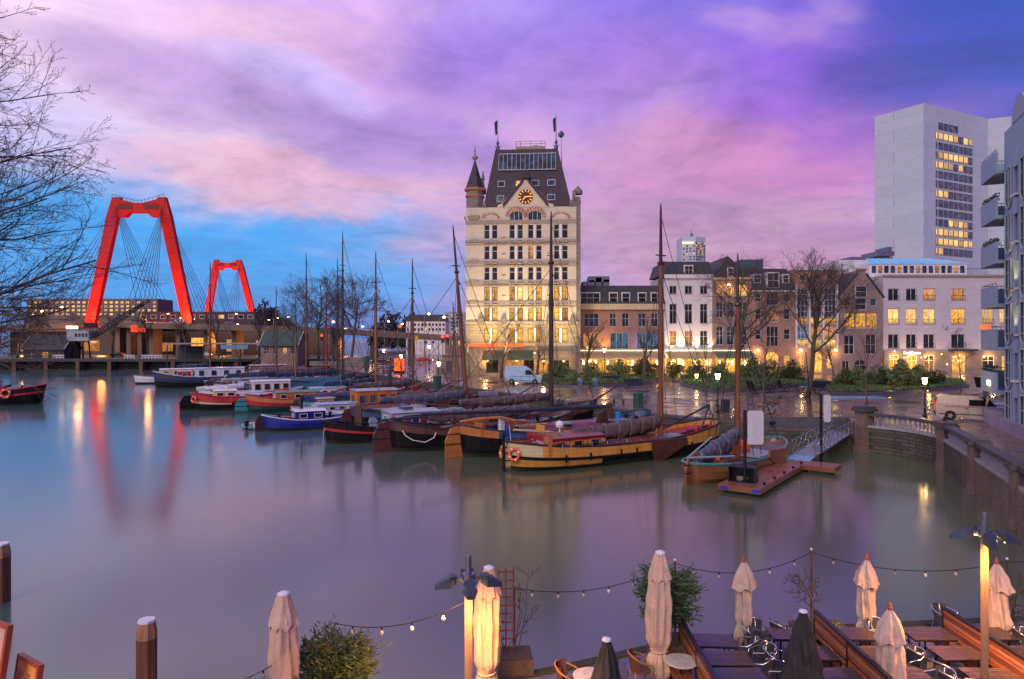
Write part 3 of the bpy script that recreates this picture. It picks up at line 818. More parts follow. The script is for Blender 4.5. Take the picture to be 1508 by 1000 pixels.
for i in range(7):
    z_ = tz(297 - i*4.4); hw = (tx(774)-tx(742))*(1 - i/7.6)
    for sgn in (-1,1): m.box(tx(774)+sgn*hw-.14, tx(774)+sgn*hw+.14, -.10, -.05, z_-.14, z_+.14)
m.build('gable_block', m_stone, rt)
m = MB(); m.xprism([(1.28*math.cos(2*PI*i/32), 1.28*math.sin(2*PI*i/32)) for i in range(32)], -.10, 0.06)
dial = m.build('clock', M('clock_face', (0.06, 0.008, 0.006), 0.5), rt, (tx(774), -.06, tz(291)))
m = MB()
for i in range(12):
    a = i*PI/6
    m.obox((1.04*math.sin(a), -.12, 1.04*math.cos(a)), .12, .05, .34, 0, a)
m_hand = Memit('clock_light', (1.0, 0.30, 0.04), 2.6)
m.build('hour_mark', m_hand, dial)
m = MB(); m.obox((.42, -.15, .0), .95, .05, .13, 0, R(-2)); m.build('hand', m_hand, dial)
m = MB(); m.obox((-.22, -.18, -.26), .13, .05, .72, 0, R(38)); m.build('hand', m_hand, dial)
# steep roof
xl, xr = tx(711), tx(842)
m = MB()
a = [(xl,.7,zc),(xr,.7,zc),(xr,19.5,zc),(xl,19.5,zc)]
t = [(tx(726),4.6,tz(211)),(tx(821),4.6,tz(211)),(tx(821),15.5,tz(211)),(tx(726),15.5,tz(211))]
m.rings([a,t]); m.build('roof', m_slate, rt)
def roofpt(px, py):   # a point of the sloping front of the roof
    f = (tz(py)-zc)/(tz(211)-zc); return (tx(px), .7 + 3.9*f, tz(py))
def roofwin(x0, y0, x1, y1, pane, nx, name='roof_window', proud=.12, frame=None):
    p = [roofpt(x0,y1), roofpt(x1,y1), roofpt(x1,y0), roofpt(x0,y0)]
    m = MB(); fr_ = [(x, y-proud, z) for x,y,z in p]
    m.add(fr_ + [(x,y+.3,z) for x,y,z in p], [(0,1,5,4),(1,2,6,5),(2,3,7,6),(3,0,4,7)])
    for i in range(nx+1):
        f = i/nx; q0 = Vector(fr_[0]).lerp(Vector(fr_[1]), f); q1 = Vector(fr_[3]).lerp(Vector(fr_[2]), f)
        m.bar(q0, q1, .07 if nx < 4 else .045, 4)
    m.bar(fr_[0], fr_[1], .09, 4); m.bar(fr_[3], fr_[2], .09, 4)
    o = m.build(name, frame or m_frame, rt)
    g = MB(); g.add([(x,y+.04,z) for x,y,z in fr_], [(0,1,2,3)]); g.build('pane', pane, o)
roofwin(732.2,219,818,245.5, m_glassb, 13, 'observation_window', .25, m_frame)
for x0,y0,x1,y1,pn in ((732,263.5,742,272.5,m_glassb),(759,263.5,768,272,m_lit),(782,263,793,271.5,m_glassb),(806,262.5,817,271.5,m_glassb),(731.5,287,741.5,296.5,m_glassb),(806,286,817,294.5,m_glassb)):
    roofwin(x0,y0,x1,y1,pn,1)
m = MB(); m.box(tx(757),tx(802),5.5,12,tz(211)-.1,tz(204.5)); m.build('roof_platform', m_band, rt)
m = MB(); zz = tz(204.5); zt2 = tz(196.5)
for px in (757,764,779.5,795,802):
    m.bar((tx(px),5.6,zz),(tx(px),5.6,zt2),.06)
for f in (.5,1): m.bar((tx(757),5.6,zz+(zt2-zz)*f),(tx(802),5.6,zz+(zt2-zz)*f),.045)
m.build('roof_railing', m_steel, rt)
m = MB(); m.box(tx(782),tx(791),7,9,zz,tz(199)); m.build('roof_vent', m_steel, rt)
for px, ptop, y in ((729.5,161,4.8),(818.5,158,4.8)):
    m = MB(); m.tube([(tx(px),y,tz(213)),(tx(px),y,tz(ptop))],[.13,.05],6)
    m.lathe([(.35,0),(.4,.4),(.15,.9),(.3,1.2),(.12,1.8)],8,(tx(px),y,tz(211)))
    for k in range(4): m.bar((tx(px),y,tz(207)),(tx(px)+.6*math.cos(k*PI/2),y+.6*math.sin(k*PI/2),tz(205)),.06,4)
    f_ = m.build('flagpole', m_steel, rt)
    m = MB(); zf = tz(ptop+4); rg = []
    for i in range(7): rg.append([(tx(px)-.08-.55*i/6, y+.10*math.sin(i*1.4), zf-.5*i/6), (tx(px)-.08-.35*i/6, y+.12*math.sin(i*1.4+1), zf-2.6-.3*i/6)])
    m.rings(rg, False, False); m.build('flag', M('dark_green_flag', (0.02,0.06,0.05), .8), f_)
m = MB(); m.tube([(tx(827),5,tz(250)),(tx(826),5,tz(187))],[.09,.05],5); m.lathe([(.05,0),(.5,.3),(.6,.7),(.3,1.2)],8,(tx(826),5,tz(194))); m.build('weather_mast', m_steel, rt)
# corner turret with its spire
cx, cy = tx(698.0), 1.55; rt_ = 1.68
m = MB(); m.lathe([(rt_,-.3),(rt_,tz(324))], 8, (cx,cy,0), True, PI/8); m.build('turret', m_cream, rt)
m = MB()
for py, r_ in ((509,.3),(475,.3),(446,.2),(416,.2),(386,.2),(356,.2)): m.lathe([(rt_+r_*.5,0),(rt_+r_,.1),(rt_+r_,.32),(rt_+.02,.42)],8,(cx,cy,tz(py)),True,PI/8)
m.lathe([(rt_,0),(rt_+.35,.5),(rt_+.4,.8),(rt_+.05,1.0)],8,(cx,cy,tz(325)),True,PI/8)
m.build('turret_band', m_band, rt)
m = MB(); m.lathe([(rt_-.08,0),(rt_-.08,tz(279)-tz(317))],8,(cx,cy,tz(317)),True,PI/8); m.build('turret_lantern', m_stone, rt)
m = MB(); m.lathe([(rt_-.05,0),(rt_+.3,.15),(rt_+.3,.4),(rt_,.6)],8,(cx,cy,tz(280)),True,PI/8); m.lathe([(rt_-.03,0),(rt_+.12,.1),(rt_+.12,.3),(rt_-.03,.4)],8,(cx,cy,tz(289)),True,PI/8); m.build('turret_cornice', m_ornament, rt)
m = MB(); m.lathe([(1.85,0),(1.5,.9),(.2,tz(236)-tz(277.5)),(.12,tz(232)-tz(277.5))],8,(cx,cy,tz(277.5)),True,PI/8); m.build('spire', m_slate, rt)
m = MB(); m.lathe([(.12,0),(.5,.3),(.55,.6),(.2,.9),(.1,1.5),(.22,1.7),(.1,1.9),(.03,2.6)],8,(cx,cy,tz(233))); m.build('finial', m_band, rt)
m = MB(); m.lathe([(.55,0),(.6,1),(.35,1.2),(.2,2.4),(.35,2.7),(.05,4.2)],8,(tx(709.5),2.0,tz(283))); m.build('pinnacle', m_stone, rt)
for r, (ya, yb, k) in enumerate(rows_ + [(297,308,'d')]):
    for a_ in (-PI/4-.0, -PI*.5, -PI*.75):
        w_ = (.62 if a_ != -PI/2 else .72); h_ = tz(ya)-tz(yb); rr = rt_*math.cos(PI/8)-.10+(0 if r < 6 else -.06)
        o = window(rt, 0, 0, w_, h_, 1, (.62,), m_glass if k == 'd' else m_lit, m_darkframe if k == 'l' else m_frame, y=0)
        o.location = (cx+rr*1.0*math.cos(a_), cy+rr*math.sin(a_), tz(yb)); o.rotation_euler = (0,0,a_+PI/2)
        o.location += Vector((math.cos(a_)*.06, math.sin(a_)*.06, 0))
# right hand corner and flank
m = MB()
for y0 in (0.0, 9.0, 18.0): m.box(T0.W-.1, T0.W+.75, y0+.02, y0+2.0, 0, tz(292)); m.lathe([(.8,0),(.85,.6),(.5,1.0),(.1,1.5)],8,(T0.W+.3,y0+1,tz(287)))
m.box(tx(838), T0.W-.11, -.12, 1.2, tz(306), tz(297)); m.box(tx(842.5), T0.W-.12, -.2, 1.4, tz(297), tz(283))
m.box(tx(711), tx(716), -.12, .9, tz(306), tz(300))
m.build('buttress', m_stone, rt)
for y0 in (3.5,6.5,12.0,15.0):
    for ya, yb, k in rows_:
        o = window(rt, 0, 0, 1.1, tz(ya)-tz(yb), 1, (.62,), m_glass if k == 'd' else m_lit, m_frame, y=0)
        o.location = (T0.W+.11, y0, tz(yb)); o.rotation_euler.z = R(90)
# awnings of the restaurants on the ground floor
for i, (xa, xb, mt) in enumerate(((712,744,m_awng),(748,786,m_awng),(789,842,m_awning))):
    m = MB(); za, zb = tz(516), tz(526)
    m.add([(tx(xa),-.12,za),(tx(xb),-.12,za),(tx(xb),-2.2,zb),(tx(xa),-2.2,zb),(tx(xb),-2.2,zb-.45),(tx(xa),-2.2,zb-.45)], [(0,3,2,1),(3,5,4,2),(0,1,2,3)])
    m.build('awning', mt, rt)
m = MB(); m.box(tx(690),tx(772),-.42,-.30,tz(510.5),tz(506.5)); m.build('neon_band', m_neon, rt)
m = MB(); m.box(tx(772),tx(842),-.42,-.32,tz(520.2),tz(519.2)); m.build('light_strip', m_signlit, rt)
for px in (702,728,755,782,808,834):
    lamp('floodlight', 'SPOT', (tx(px), -7.5, 3.4), 3600, (1.0,.70,.32), rt, .2, (R(90+48),0,0), 85, .9)
    lamp('ledge_light', 'SPOT', (tx(px), -2.6, tz(516)), 260, (1.0,.74,.36), rt, .2, (R(90+68),0,0), 110, .8)
for px in (716, 760, 800, 830): lamp('awning_lamp', 'POINT', (tx(px), -1.2, tz(531)), 260, WARM, rt, .3)
lamp('neon_glow', 'POINT', (tx(720), -1.4, tz(508)), 120, (1,.15,.03), rt, .5)

# ---- row of old houses on the square ----------------------------------------
YR = 128.0
SG = 'old houses along the square'
fr_ = dict(frame=m_frame, sill=m_band); frd = dict(frame=m_darkframe, sill=m_band)
def A(**k): d = dict(fr_); d.update(k); return d
B1 = Bd('brick_house', 'long red brick restaurant building with dark mansard roof beside the tower', 849, 978, YR, group=SG)
w = []
for xa, xb, n_ in ((860,882,3),(898,907.5,2),(916,926,2),(940,951,2),(959,969,2)): w.append((xa,461.5,xb,481,n_,(.62,),m_glassb,A()))
for xa, xb, n_, pn in ((859,882,3,m_litdim),(899,925.5,3,m_litcool),(937.5,971,4,m_litcool)): w.append((xa,490,xb,514,n_,(),pn,A(frame=m_frame)))
for i in range(6): w.append((855+i*20.5,530,872+i*20.5,549,3,(.8,),m_lit if i % 2 else m_litdim,A(frame=m_darkframe,sill=None,name='shop_window')))
B1.shell(449, w, m_brick, 14)
B1.box('cornice', m_creamp, 848.5, 978.5, 456, 447.5, -.45, -.002)
mansard(B1, 447.5, 420, m_slate2, 1.0)
for xa, xb, n_ in ((855,883,3),(897.5,909,1),(916,927,1),(940,951,1),(959,968,1)): dormer(B1, xa, 431.5, xb, 446, -.05, m_glass, n_)
m = MB()
for x0,x1,y1,y0 in ((862,868,421,412),(869,879,421,410),(881,890,421,406),(871,902,413,404),(893,902,421,409)): m.box(B1.x(x0),B1.x(x1),4,7+x0%3,B1.z(y1),B1.z(y0))
m.build('chimney_block', m_steel, B1.root)
B2 = Bd('white_house', 'white plastered house with floodlit front and dark tiled roof', 978.4, 1049, YR, group=SG)
w = []
for xa, xb in ((986,996.5),(1008.5,1019.5),(1031,1042)):
    w += [(xa,421,xb,433,2,(),m_glass,A()),(xa,447.5,xb,476.5,2,(.66,),m_glass,A()),(xa,487,xb,508.5,2,(.6,),m_litdim if xa < 1030 else m_glass,A())]
for i in range(3): w.append((981+i*23,528,998+i*23,549,2,(.75,),m_lit,A(frame=m_darkframe,sill=None,name='shop_window')))
B2.shell(407, w, m_plaster, 13)
B2.box('cornice', m_white, 977.6, 1049.6, 410, 404.5, -.5, -.002)
mansard(B2, 404.5, 384.5, m_slate2, .9)
dormer(B2, 1008, 391.5, 1020, 404, -.05, m_glass, 2)
m = MB(); m.box(B2.x(978.6),B2.x(983),2,5,B2.z(405),B2.z(383)); m.box(B2.x(1044),B2.x(1049),3,5,B2.z(400),B2.z(384)); m.build('chimney', m_brick2, B2.root)
for px in (989,1003,1026,1045): lamp('floodlight','SPOT',(B2.x(px),-1.0,B2.z(516)),800,(1,.66,.32),B2.root,.15,(R(90+74),0,0),95,.9)
B3 = Bd('gabled_house', 'brown brick house with pointed slate gable and lit upper windows', 1049.4, 1107, YR, group=SG)
w = []
for xa, xb in ((1055,1065),(1070.5,1081),(1087.5,1100.5)):
    w += [(xa,419.5,xb,435.5,2,(.5,),m_lit,A()),(xa,445.5,xb,468,2,(.5,),m_glassb,A()),(xa,481,xb,508,2,(.5,.75),m_glassb,A())]
for i in range(3): w.append((1052+i*18,526,1067+i*18,549,2,(.75,),m_lit,A(frame=m_darkframe,sill=None,name='shop_window')))
B3.shell(410, w, m_brick2, 13)
B3.box('cornice', m_creamp, 1049, 1107.4, 411.5, 408.5, -.4, -.002)
m = MB(); xa, xb, xc, za, zb = B3.x(1049.5), B3.x(1106.5), B3.x(1072), B3.z(408.4), B3.z(377)
m.xprism([(xa,za),(xb,za),(xc,zb)], 0.0, 12.8); m.build('roof', m_slate2, B3.root)
dormer(B3, 1071.5, 395, 1079, 407, -.15, m_glass, 1)
B4 = Bd('warehouse_house', 'narrow brown brick warehouse with a column of loading windows', 1107.3, 1171, YR, group=SG)
w = []
for ya, yb, pn in ((431,449.5,m_glass),(454,474.5,m_litdim),(481,510,m_glass)): w.append((1129,ya,1146.5,yb,3,(.5,),pn,A(sill=None)))
for ya, yb in ((433,444),(455,470.5),(485,500)):
    for xa, xb in ((1112.5,1121),(1154.5,1163.5)): w.append((xa,ya,xb,yb,1,(.5,),m_glass,A()))
w += [(1112,523,1120,541,1,(.6,),m_lit,A(arch=4)),(1127.5,518,1146.5,549,3,(.6,),m_lit,A(arch=9,sill=None,name='arched_door')),(1154.5,523,1163.5,541.5,1,(.6,),m_lit,A(arch=4))]
B4.shell(428.5, w, m_brick, 13)
B4.box('cornice', m_frame, 1107.3, 1171, 430, 427.5, -.3, -.002)
mansard(B4, 427.5, 394, m_slate2, 2.2)
dormer(B4, 1111.5, 404.5, 1121.5, 416, .5, m_glass, 1); dormer(B4, 1130, 402, 1147, 424, .05, m_glass, 2); dormer(B4, 1154.5, 404.5, 1163, 416, .5, m_glass, 1)
m = MB(); m.box(B4.x(1113),B4.x(1147),8,12,B4.z(396),B4.z(375)); m.build('roof_cabin', M('teal_cladding',(0.05,0.10,0.14),.6), B4.root)
B5 = Bd('tall_window_house', 'flat topped brick building with three bays of tall gridded windows', 1171.3, 1234.4, YR, group=SG)
w = []
for i,(xa,xb) in enumerate(((1174.5,1190.5),(1194,1210.5),(1214.5,1231.5))):
    w += [(xa,425,xb,467,3,(.2,.4,.6,.8),m_glassb,A(frame=m_white,sill=None)),(xa,468.5,xb,476.5,2,(),m_lit,A(sill=None)),(xa,481,xb,499,3,(.5,),m_litcool if i == 0 else m_litdim,A(frame=m_white,sill=None)),(xa,500,xb,511,2,(),m_lit2,A(sill=None))]
w += [(1178.5,405,1186.5,413,1,(),m_glassb,A()),(1200,405,1208,412,1,(),m_glass,A()),(1219,404,1227,411,1,(),m_glass,A())]
w += [(1176,524,1184.5,542,1,(.6,),m_lit,A(arch=4)),(1193.5,518,1211,549,3,(.62,),m_lit,A(arch=8,sill=None,name='arched_door')),(1217.5,524,1227,542.5,1,(.6,),m_lit,A(arch=4))]
B5.shell(396, w, m_brick, 13)
B5.box('cornice', m_frame, 1171.3, 1234.4, 398, 394, -.25, -.002)
m = MB()
for px in (1172.5,1192.3,1212.5,1233): m.box(B5.x(px)-.16,B5.x(px)+.16,-.14,-.002,B5.z(512),B5.z(420))
m.build('pier', m_white, B5.root)
B6 = Bd('stepped_gable_house', 'purple brown brick house with a steep gable topped by a chimney', 1234.7, 1300, YR, group=SG)
w = [(1259.5,421,1276,438,1,(.5,),m_glass,A(frame=m_white,sill=None)),(1259.5,439.5,1276,456,1,(.5,),m_glass,A(frame=m_white,sill=None)),(1244,441,1252.5,450.5,1,(),m_glass,A(frame=m_white)),(1282,440,1291,450.5,1,(),m_glassb,A(frame=m_white)),
     (1244,461,1258.5,483.5,1,(.75,),m_lit,A(sill=None)),(1260,461,1275,483.5,1,(.75,),m_lit,A(sill=None)),(1276.5,461,1291.5,483.5,1,(.75,),m_lit,A(sill=None)),
     (1243.5,494,1258,521.5,2,(.5,),m_glass,A(sill=None)),(1275.5,493,1290,521.5,2,(.5,),m_glass,A(sill=None)),(1240.5,532,1251,547,2,(),m_glass,A(sill=None)),(1258,530,1275,549,2,(.6,),m_glass,A(arch=8,sill=None,name='arched_door'))]
m = MB(); xa, xb = B6.x(1234.7), B6.x(1300)
B6.shell(438.5, [q for q in w if q[1] > 439], m_brickp, 13)
zz, zp = B6.z(438.5)+.002, B6.z(404)
m.xprism([(0,zz),(B6.W,zz),(B6.x(1274.5),zp),(B6.x(1274.5),zp+.7),(B6.x(1263.5),zp+.7),(B6.x(1263.5),zp)], 0.0, 12.9); m.build('gable', m_brickp, B6.root)
for q in w:
    if q[1] < 439: window(B6.root, (B6.x(q[0])+B6.x(q[2]))/2, B6.z(q[3]), B6.x(q[2])-B6.x(q[0]), B6.z(q[1])-B6.z(q[3]), q[4], q[5], q[6], m_white, y=-.11)
m = MB()
for sg, xe, xt in ((-1,1233.5,1263.2),(1,1301.2,1274.8)):
    a = Vector((B6.x(xe),0,zz-.1)); c_ = Vector((B6.x(xt),0,zp+.05)); n_ = Vector((sg*(c_.z-a.z),0,abs(c_.x-a.x))).normalized()*.3
    pts = [(a.x,a.z),(a.x+n_.x,a.z+n_.z),(c_.x+n_.x,c_.z+n_.z),(c_.x,c_.z)]
    m.xprism(pts if sg < 0 else pts[::-1], -.15, 13)
m.build('roof', m_slate2, B6.root)
m = MB(); m.box(B6.x(1262),B6.x(1276),-.2,.6,zp+.72,zp+1.1); m.build('chimney', m_brick2, B6.root)
# awnings and warm terrace lights under the row
for bd, xa, xb, mt in ((B1,850,976,m_awning),(B2,979.5,1048,m_awning),(B3,1050,1106,m_awng)):
    m = MB(); za, zb = bd.z(517.5), bd.z(524.5)
    m.add([(bd.x(xa),-.06,za),(bd.x(xb),-.06,za),(bd.x(xb),-2.6,zb),(bd.x(xa),-2.6,zb),(bd.x(xb),-2.6,zb-.35),(bd.x(xa),-2.6,zb-.35)], [(0,3,2,1),(3,5,4,2),(0,1,2,3)])
    m.build('awning', mt, bd.root)
    m = MB(); m.box(bd.x(xa),bd.x(xb),-.22,-.08,bd.z(516.6),bd.z(515.6)); m.build('light_strip', m_signlit, bd.root)
    n_ = int((xb-xa)/17)
    for i in range(n_):
        px = xa + (i+.5)*(xb-xa)/n_
        m = MB(); m.lathe([(.10,0),(.16,.1),(.16,.8),(.10,.9)],8,(bd.x(px),-.25,bd.z(538))); m.build('wall_lamp', m_far, bd.root)
    for i in range(max(1,n_//2)):
        lamp('terrace_light','POINT',(bd.x(xa+(i+.5)*(xb-xa)/max(1,n_//2)),-2.0,bd.z(533)),480,WARM,bd.root,.3)
lamp('wall_glow','SPOT',(B1.x(891),-1.6,B1.z(516)),900,(1,.42,.10),B1.root,.2,(R(90+62),0,0),100,.9)
lamp('wall_glow','SPOT',(B1.x(934),-1.6,B1.z(516)),260,(.25,.3,1),B1.root,.2,(R(90+60),0,0),100,.9)
for bd, px, py in ((B3,1072,421),(B4,1115,517),(B5,1229,517),(B5,1178,517)):
    m = MB(); m.lathe([(.10,0),(.30,.12),(.12,.35)],8,(bd.x(px),-.6,bd.z(py))); m.bar((bd.x(px),0,bd.z(py)+.3),(bd.x(px),-.6,bd.z(py)+.3),.04); m.build('wall_lamp', m_bulb, bd.root)
    lamp('wall_light','POINT',(bd.x(px),-.9,bd.z(py)-.3),110,WARM,bd.root,.2)

# pale apartment house with French windows
B7 = Bd('pale_house', 'pale lilac rendered apartment house with lit second floor and stone ground floor', 1300.4, 1500, 130, group=SG)
w = []
bays = ((1308,1324),(1334.5,1350),(1360,1377),(1401,1421.5),(1446.5,1463),(1472,1488))
for xa, xb in bays:
    for ya, yb, pn in ((425,442.5,m_litdim if xa > 1350 else m_glass),(454.5,477.5,m_lit if int(xa) % 2 else m_lit2),(492,513,m_glass)): w.append((xa,ya,xb,yb,2,(),pn,dict(frame=m_white,fw=.12)))
B7.shell(405.5, w, m_panelwall, 15, .3)
wg = [(1308,523,1323,549,2,(.75,),m_lit,A(sill=None,name='glazed_door')),(1333.5,523,1349.5,549,2,(.7,),m_lit,A(sill=None,name='glazed_door')),(1360,523,1375,549,2,(.7,),m_litdim,A(sill=None,name='glazed_door')),(1401,524,1420,549,2,(.72,),m_lit,A(sill=None,name='glazed_door')),(1446,524,1463,549,2,(.72,),m_glass,A(sill=None,name='glazed_door')),(1474,524,1490,549,2,(.72,),m_lit,A(sill=None,name='glazed_door'))]
m = MB(); facade(m, 0, B7.W, -.3, B7.z(516), [(B7.x(q[0]),B7.x(q[2]),.05,B7.z(q[1])) for q in wg], .22, -.25)
m.add([(0,-.25,B7.z(516)),(B7.W,-.25,B7.z(516)),(B7.W,-.003,B7.z(516)),(0,-.003,B7.z(516)),(0,-.25,-.3),(0,-.003,-.3)],[(0,1,2,3),(0,3,5,4)]); m.build('stone_base', m_stone, B7.root)
for q in wg: window(B7.root,(B7.x(q[0])+B7.x(q[2]))/2,.06,B7.x(q[2])-B7.x(q[0])-.01,B7.z(q[1])-.07,q[4],q[5],q[6],m_white,y=-.12,name='glazed_door',fw=.1)
B7.box('cornice', m_band, 1299.5, 1500.5, 407.5, 404.5, -.35, -.002)
for xa, xb in bays:
    for yb in (442.5, 477.5, 513):
        m = MB(); zz = B7.z(yb)
        for i in range(9): m.bar((B7.x(xa)+(B7.x(xb)-B7.x(xa))*i/8,-.12,zz),(B7.x(xa)+(B7.x(xb)-B7.x(xa))*i/8,-.12,zz+.95),.018,4)
        m.bar((B7.x(xa)-.05,-.12,zz+.95),(B7.x(xb)+.05,-.12,zz+.95),.035,4); m.bar((B7.x(xa)-.05,-.12,zz+.05),(B7.x(xb)+.05,-.12,zz+.05),.03,4)
        m.build('window_rail', m_blackm, B7.root)
m = MB()
for i in range(46): m.bar((B7.x(1300)+i*.55,.5,B7.z(404.5)),(B7.x(1300)+i*.55,.5,B7.z(395.5)),.03,4)
m.bar((0,.5,B7.z(395.5)),(B7.W,.5,B7.z(395.5)),.05,4); m.build('terrace_railing', m_steel, B7.root)
m = MB(); m.box(B7.x(1395),B7.x(1433),-1.5,-.26,B7.z(517),B7.z(514)); m.build('canopy', m_darkframe, B7.root)
m = MB()
z_, x_ = B7.z(520), B7.x(1342); r_ = random.Random(4)
for i in range(9): m.box(x_-1.6+i*.36, x_-1.6+i*.36+.26, -.42, -.30, z_-.18, z_+.18+(.18 if i in (0,3,4) else 0))
m.build('lit_sign', m_signlit, B7.root)
for px in (1316,1342,1368,1411,1455): lamp('door_light','POINT',(B7.x(px),-1.2,B7.z(526)),260,WARM,B7.root,.2)
for px, py in ((1316,517.5),(1330,527),(1355,527),(1385,522),(1393,537)):
    m = MB(); m.lathe([(.03,0),(.10,.06),(.03,.14)],6,(B7.x(px),-.35,B7.z(py))); m.build('wall_lamp', m_far, B7.root)
# roof conservatory behind
BC = Bd('conservatory', 'glazed rooftop conservatory with bright blue sloping glass roof', 1280, 1424, 139, base=Z(405,139), cat='conservatory')
w = [(1283+i*9.3,390.5,1291.2+i*9.3,403,1,(),(m_glassb,m_litdim,m_glass)[i % 3],dict(frame=m_white,fw=.12)) for i in range(15)]
BC.shell(388.6, w, m_white, 7, .12, zb=-1)
m = MB(); za, zb = BC.z(388.4), BC.z(377.5)
m.add([(-.2,-.3,za),(BC.W+.2,-.3,za),(BC.W*.70,4,zb),(BC.x(1290),4,zb)],[(0,1,2,3)])
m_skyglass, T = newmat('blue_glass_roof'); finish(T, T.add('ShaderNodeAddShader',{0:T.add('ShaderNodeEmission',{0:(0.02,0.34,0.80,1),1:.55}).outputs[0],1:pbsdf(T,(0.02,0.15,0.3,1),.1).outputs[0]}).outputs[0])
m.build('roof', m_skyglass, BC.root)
m = MB()
for i in range(11):
    f = i/10; m.bar((-.2+(BC.W+.4)*f,-.34,za+.03),(BC.x(1290)+(BC.W*.70-BC.x(1290))*f,3.96,zb+.03),.05,4)
m.build('glazing_bar', m_white, BC.root)
BW = Bd('white_block', 'plain white block with rooftop plant behind the steep brick gable', 1236, 1400, 145, cat='building')
BW.shell(383, [], m_plaster, 18)
m = MB()
for x0,x1,y1,y0 in ((1266,1330,383.5,375),(1300,1325,375,368),(1322,1329,371,360)): m.box(BW.x(x0),BW.x(x1),2+x0%4,9,BW.z(y1),BW.z(y0))
m.build('roof_plant', m_steel, BW.root)
# white office slab behind
def facet(name, pts, z0, z1, mat, par=None):
    m = MB(); m.prism(pts, z0, z1); return m.build(name, mat, par)
ot = thing('office_tower', 'tall white office tower with rows of lit windows and a blank left flank', 'tower', (132.7,220,G))
P0, P1, P2, P3 = Vector((-8.6,13.6)), Vector((0,0)), Vector((31.8,15.8)), Vector((42,11.5))
zt = Z(152,220)-G
facet('wall', [tuple(P0),tuple(P1),tuple(P2),tuple(P3),(44,40),(12,40)], -1, zt, m_towerpanel, ot)
d_ = (P2-P1).normalized(); ang = math.atan2(d_.y, d_.x)
lit_rows = {1:(0,1,2,3,4,6,7),3:(1,2,3,4,5,6),4:(0,1,2,3,5),7:(0,1,2),10:(3,4,5,6),11:(0,1,2,3,4,5,6),12:(0,1,2,3,4,5,6,7),13:(0,1)}
for r in range(14):
    z_ = Z(198.5+(r-1)*14.2, 222.5)-G-1.3
    if r == 0: z_ += .2
    for c_ in range(8):
        if r == 0 and c_ not in (1,2,3,4): continue
        s_d = 6.0 + c_*2.72; wd = 2.3 if c_ else .8
        if c_ == 0: s_d += .55
        pn = m_litoff if c_ in lit_rows.get(r,()) else m_officeglass
        o = window(ot, 0, 0, wd, 2.3, 2 if c_ else 1, (), pn, m_steel, y=0, fw=.07)
        p = P1 + d_*s_d; nn = Vector((d_.y,-d_.x))*.14
        o.location = (p.x+nn.x, p.y+nn.y, z_); o.rotation_euler.z = ang
# far glass tower with a sign
ft = thing('far_tower', 'distant pale high-rise with a name sign and a roof mast', 'tower', (X(1006.5,430),430,G))
k_ = 430/F; m = MB(); m.prism([(0,4),(18*k_,0),(35*k_,4),(35*k_,18),(0,18)], 0, Z(348,430)-G); m.build('wall', m_towerpanel, ft)
m = MB(); m.box(16*k_,19*k_,8,10,Z(348,430)-G,Z(341,430)-G); m.bar((17*k_,9,Z(342,430)-G),(17*k_,9,Z(335,430)-G),.3); m.build('roof_mast', m_steel, ft)
rr = random.Random(3)
for r in range(7):
    for c_ in range(9):
        z_ = Z(359+r*4.0,430)-G
        left = c_ < 4; f = (c_+.5)/4 if left else (c_-4+.5)/5
        a = Vector((0,4)).lerp(Vector((18*k_,0)), f) if left else Vector((18*k_,0)).lerp(Vector((35*k_,4)), f)
        o = window(ft, 0, 0, 1.3, 1.1, 1, (), m_litoff if rr.random() < .5 else m_officeglass, m_steel, y=0, fw=.15)
        o.location = (a.x, a.y-.1, z_); o.rotation_euler.z = -.48 if left else .5
me = text_mesh('Deloitte.', 2.2, .06); me.materials.append(m_signlit)
o = link('sign_lettering', me, ft, (8.6*k_, 1.6, Z(357,430)-G)); o.rotation_euler = (R(90),0,-.48)

# ---- grey blue apartment block on the right, seen along its front ------------
uA = math.atan2(-.922,-.386)
AP = thing('apartment_block', 'grey blue rounded apartment block with stacked balconies at the right edge', 'building', (38.7,55.4,G), uA)
def az(py): return Z(py,55.4)-G
tops = [243,305,366,426,485.5,545]
m = MB()
holes = []
S0 = 4.5
floor_z = [az(p) for p in tops]
for fz in floor_z[1:] + [az(603)]:
    for s_d in (5.0, 8.75, 12.5, 16.2): holes.append((s_d, s_d+1.5, fz-1.1, fz+1.85))
    for s_d in (7.15, 10.9): holes.append((s_d, s_d+.75, fz-.35, fz+1.55))
ztop = az(243)+1.4
holes = [h if h[3] < ztop else (h[0],h[1],h[2],ztop-.1) for h in holes]
facade(m, S0, 30, -.3, ztop, holes, .3)
m.add([(S0,0,-.3),(30,0,-.3),(30,14,-.3),(S0,14,-.3),(S0,0,ztop),(30,0,ztop),(30,14,ztop),(S0,14,ztop)],[(3,0,4,7),(4,5,6,7),(1,2,6,5),(2,3,7,6)])
m.build('wall', m_bluewall, AP)
m = MB(); m.box(-.2,S0-.01,-.35,5,-.3,az(600)); m.box(S0,30,-.35,-.004,-.3,az(640)+1.9); m.build('plinth_wall', M('lilac_plinth',(0.27,0.25,0.33),.75,var=.3,vs=.6), AP)
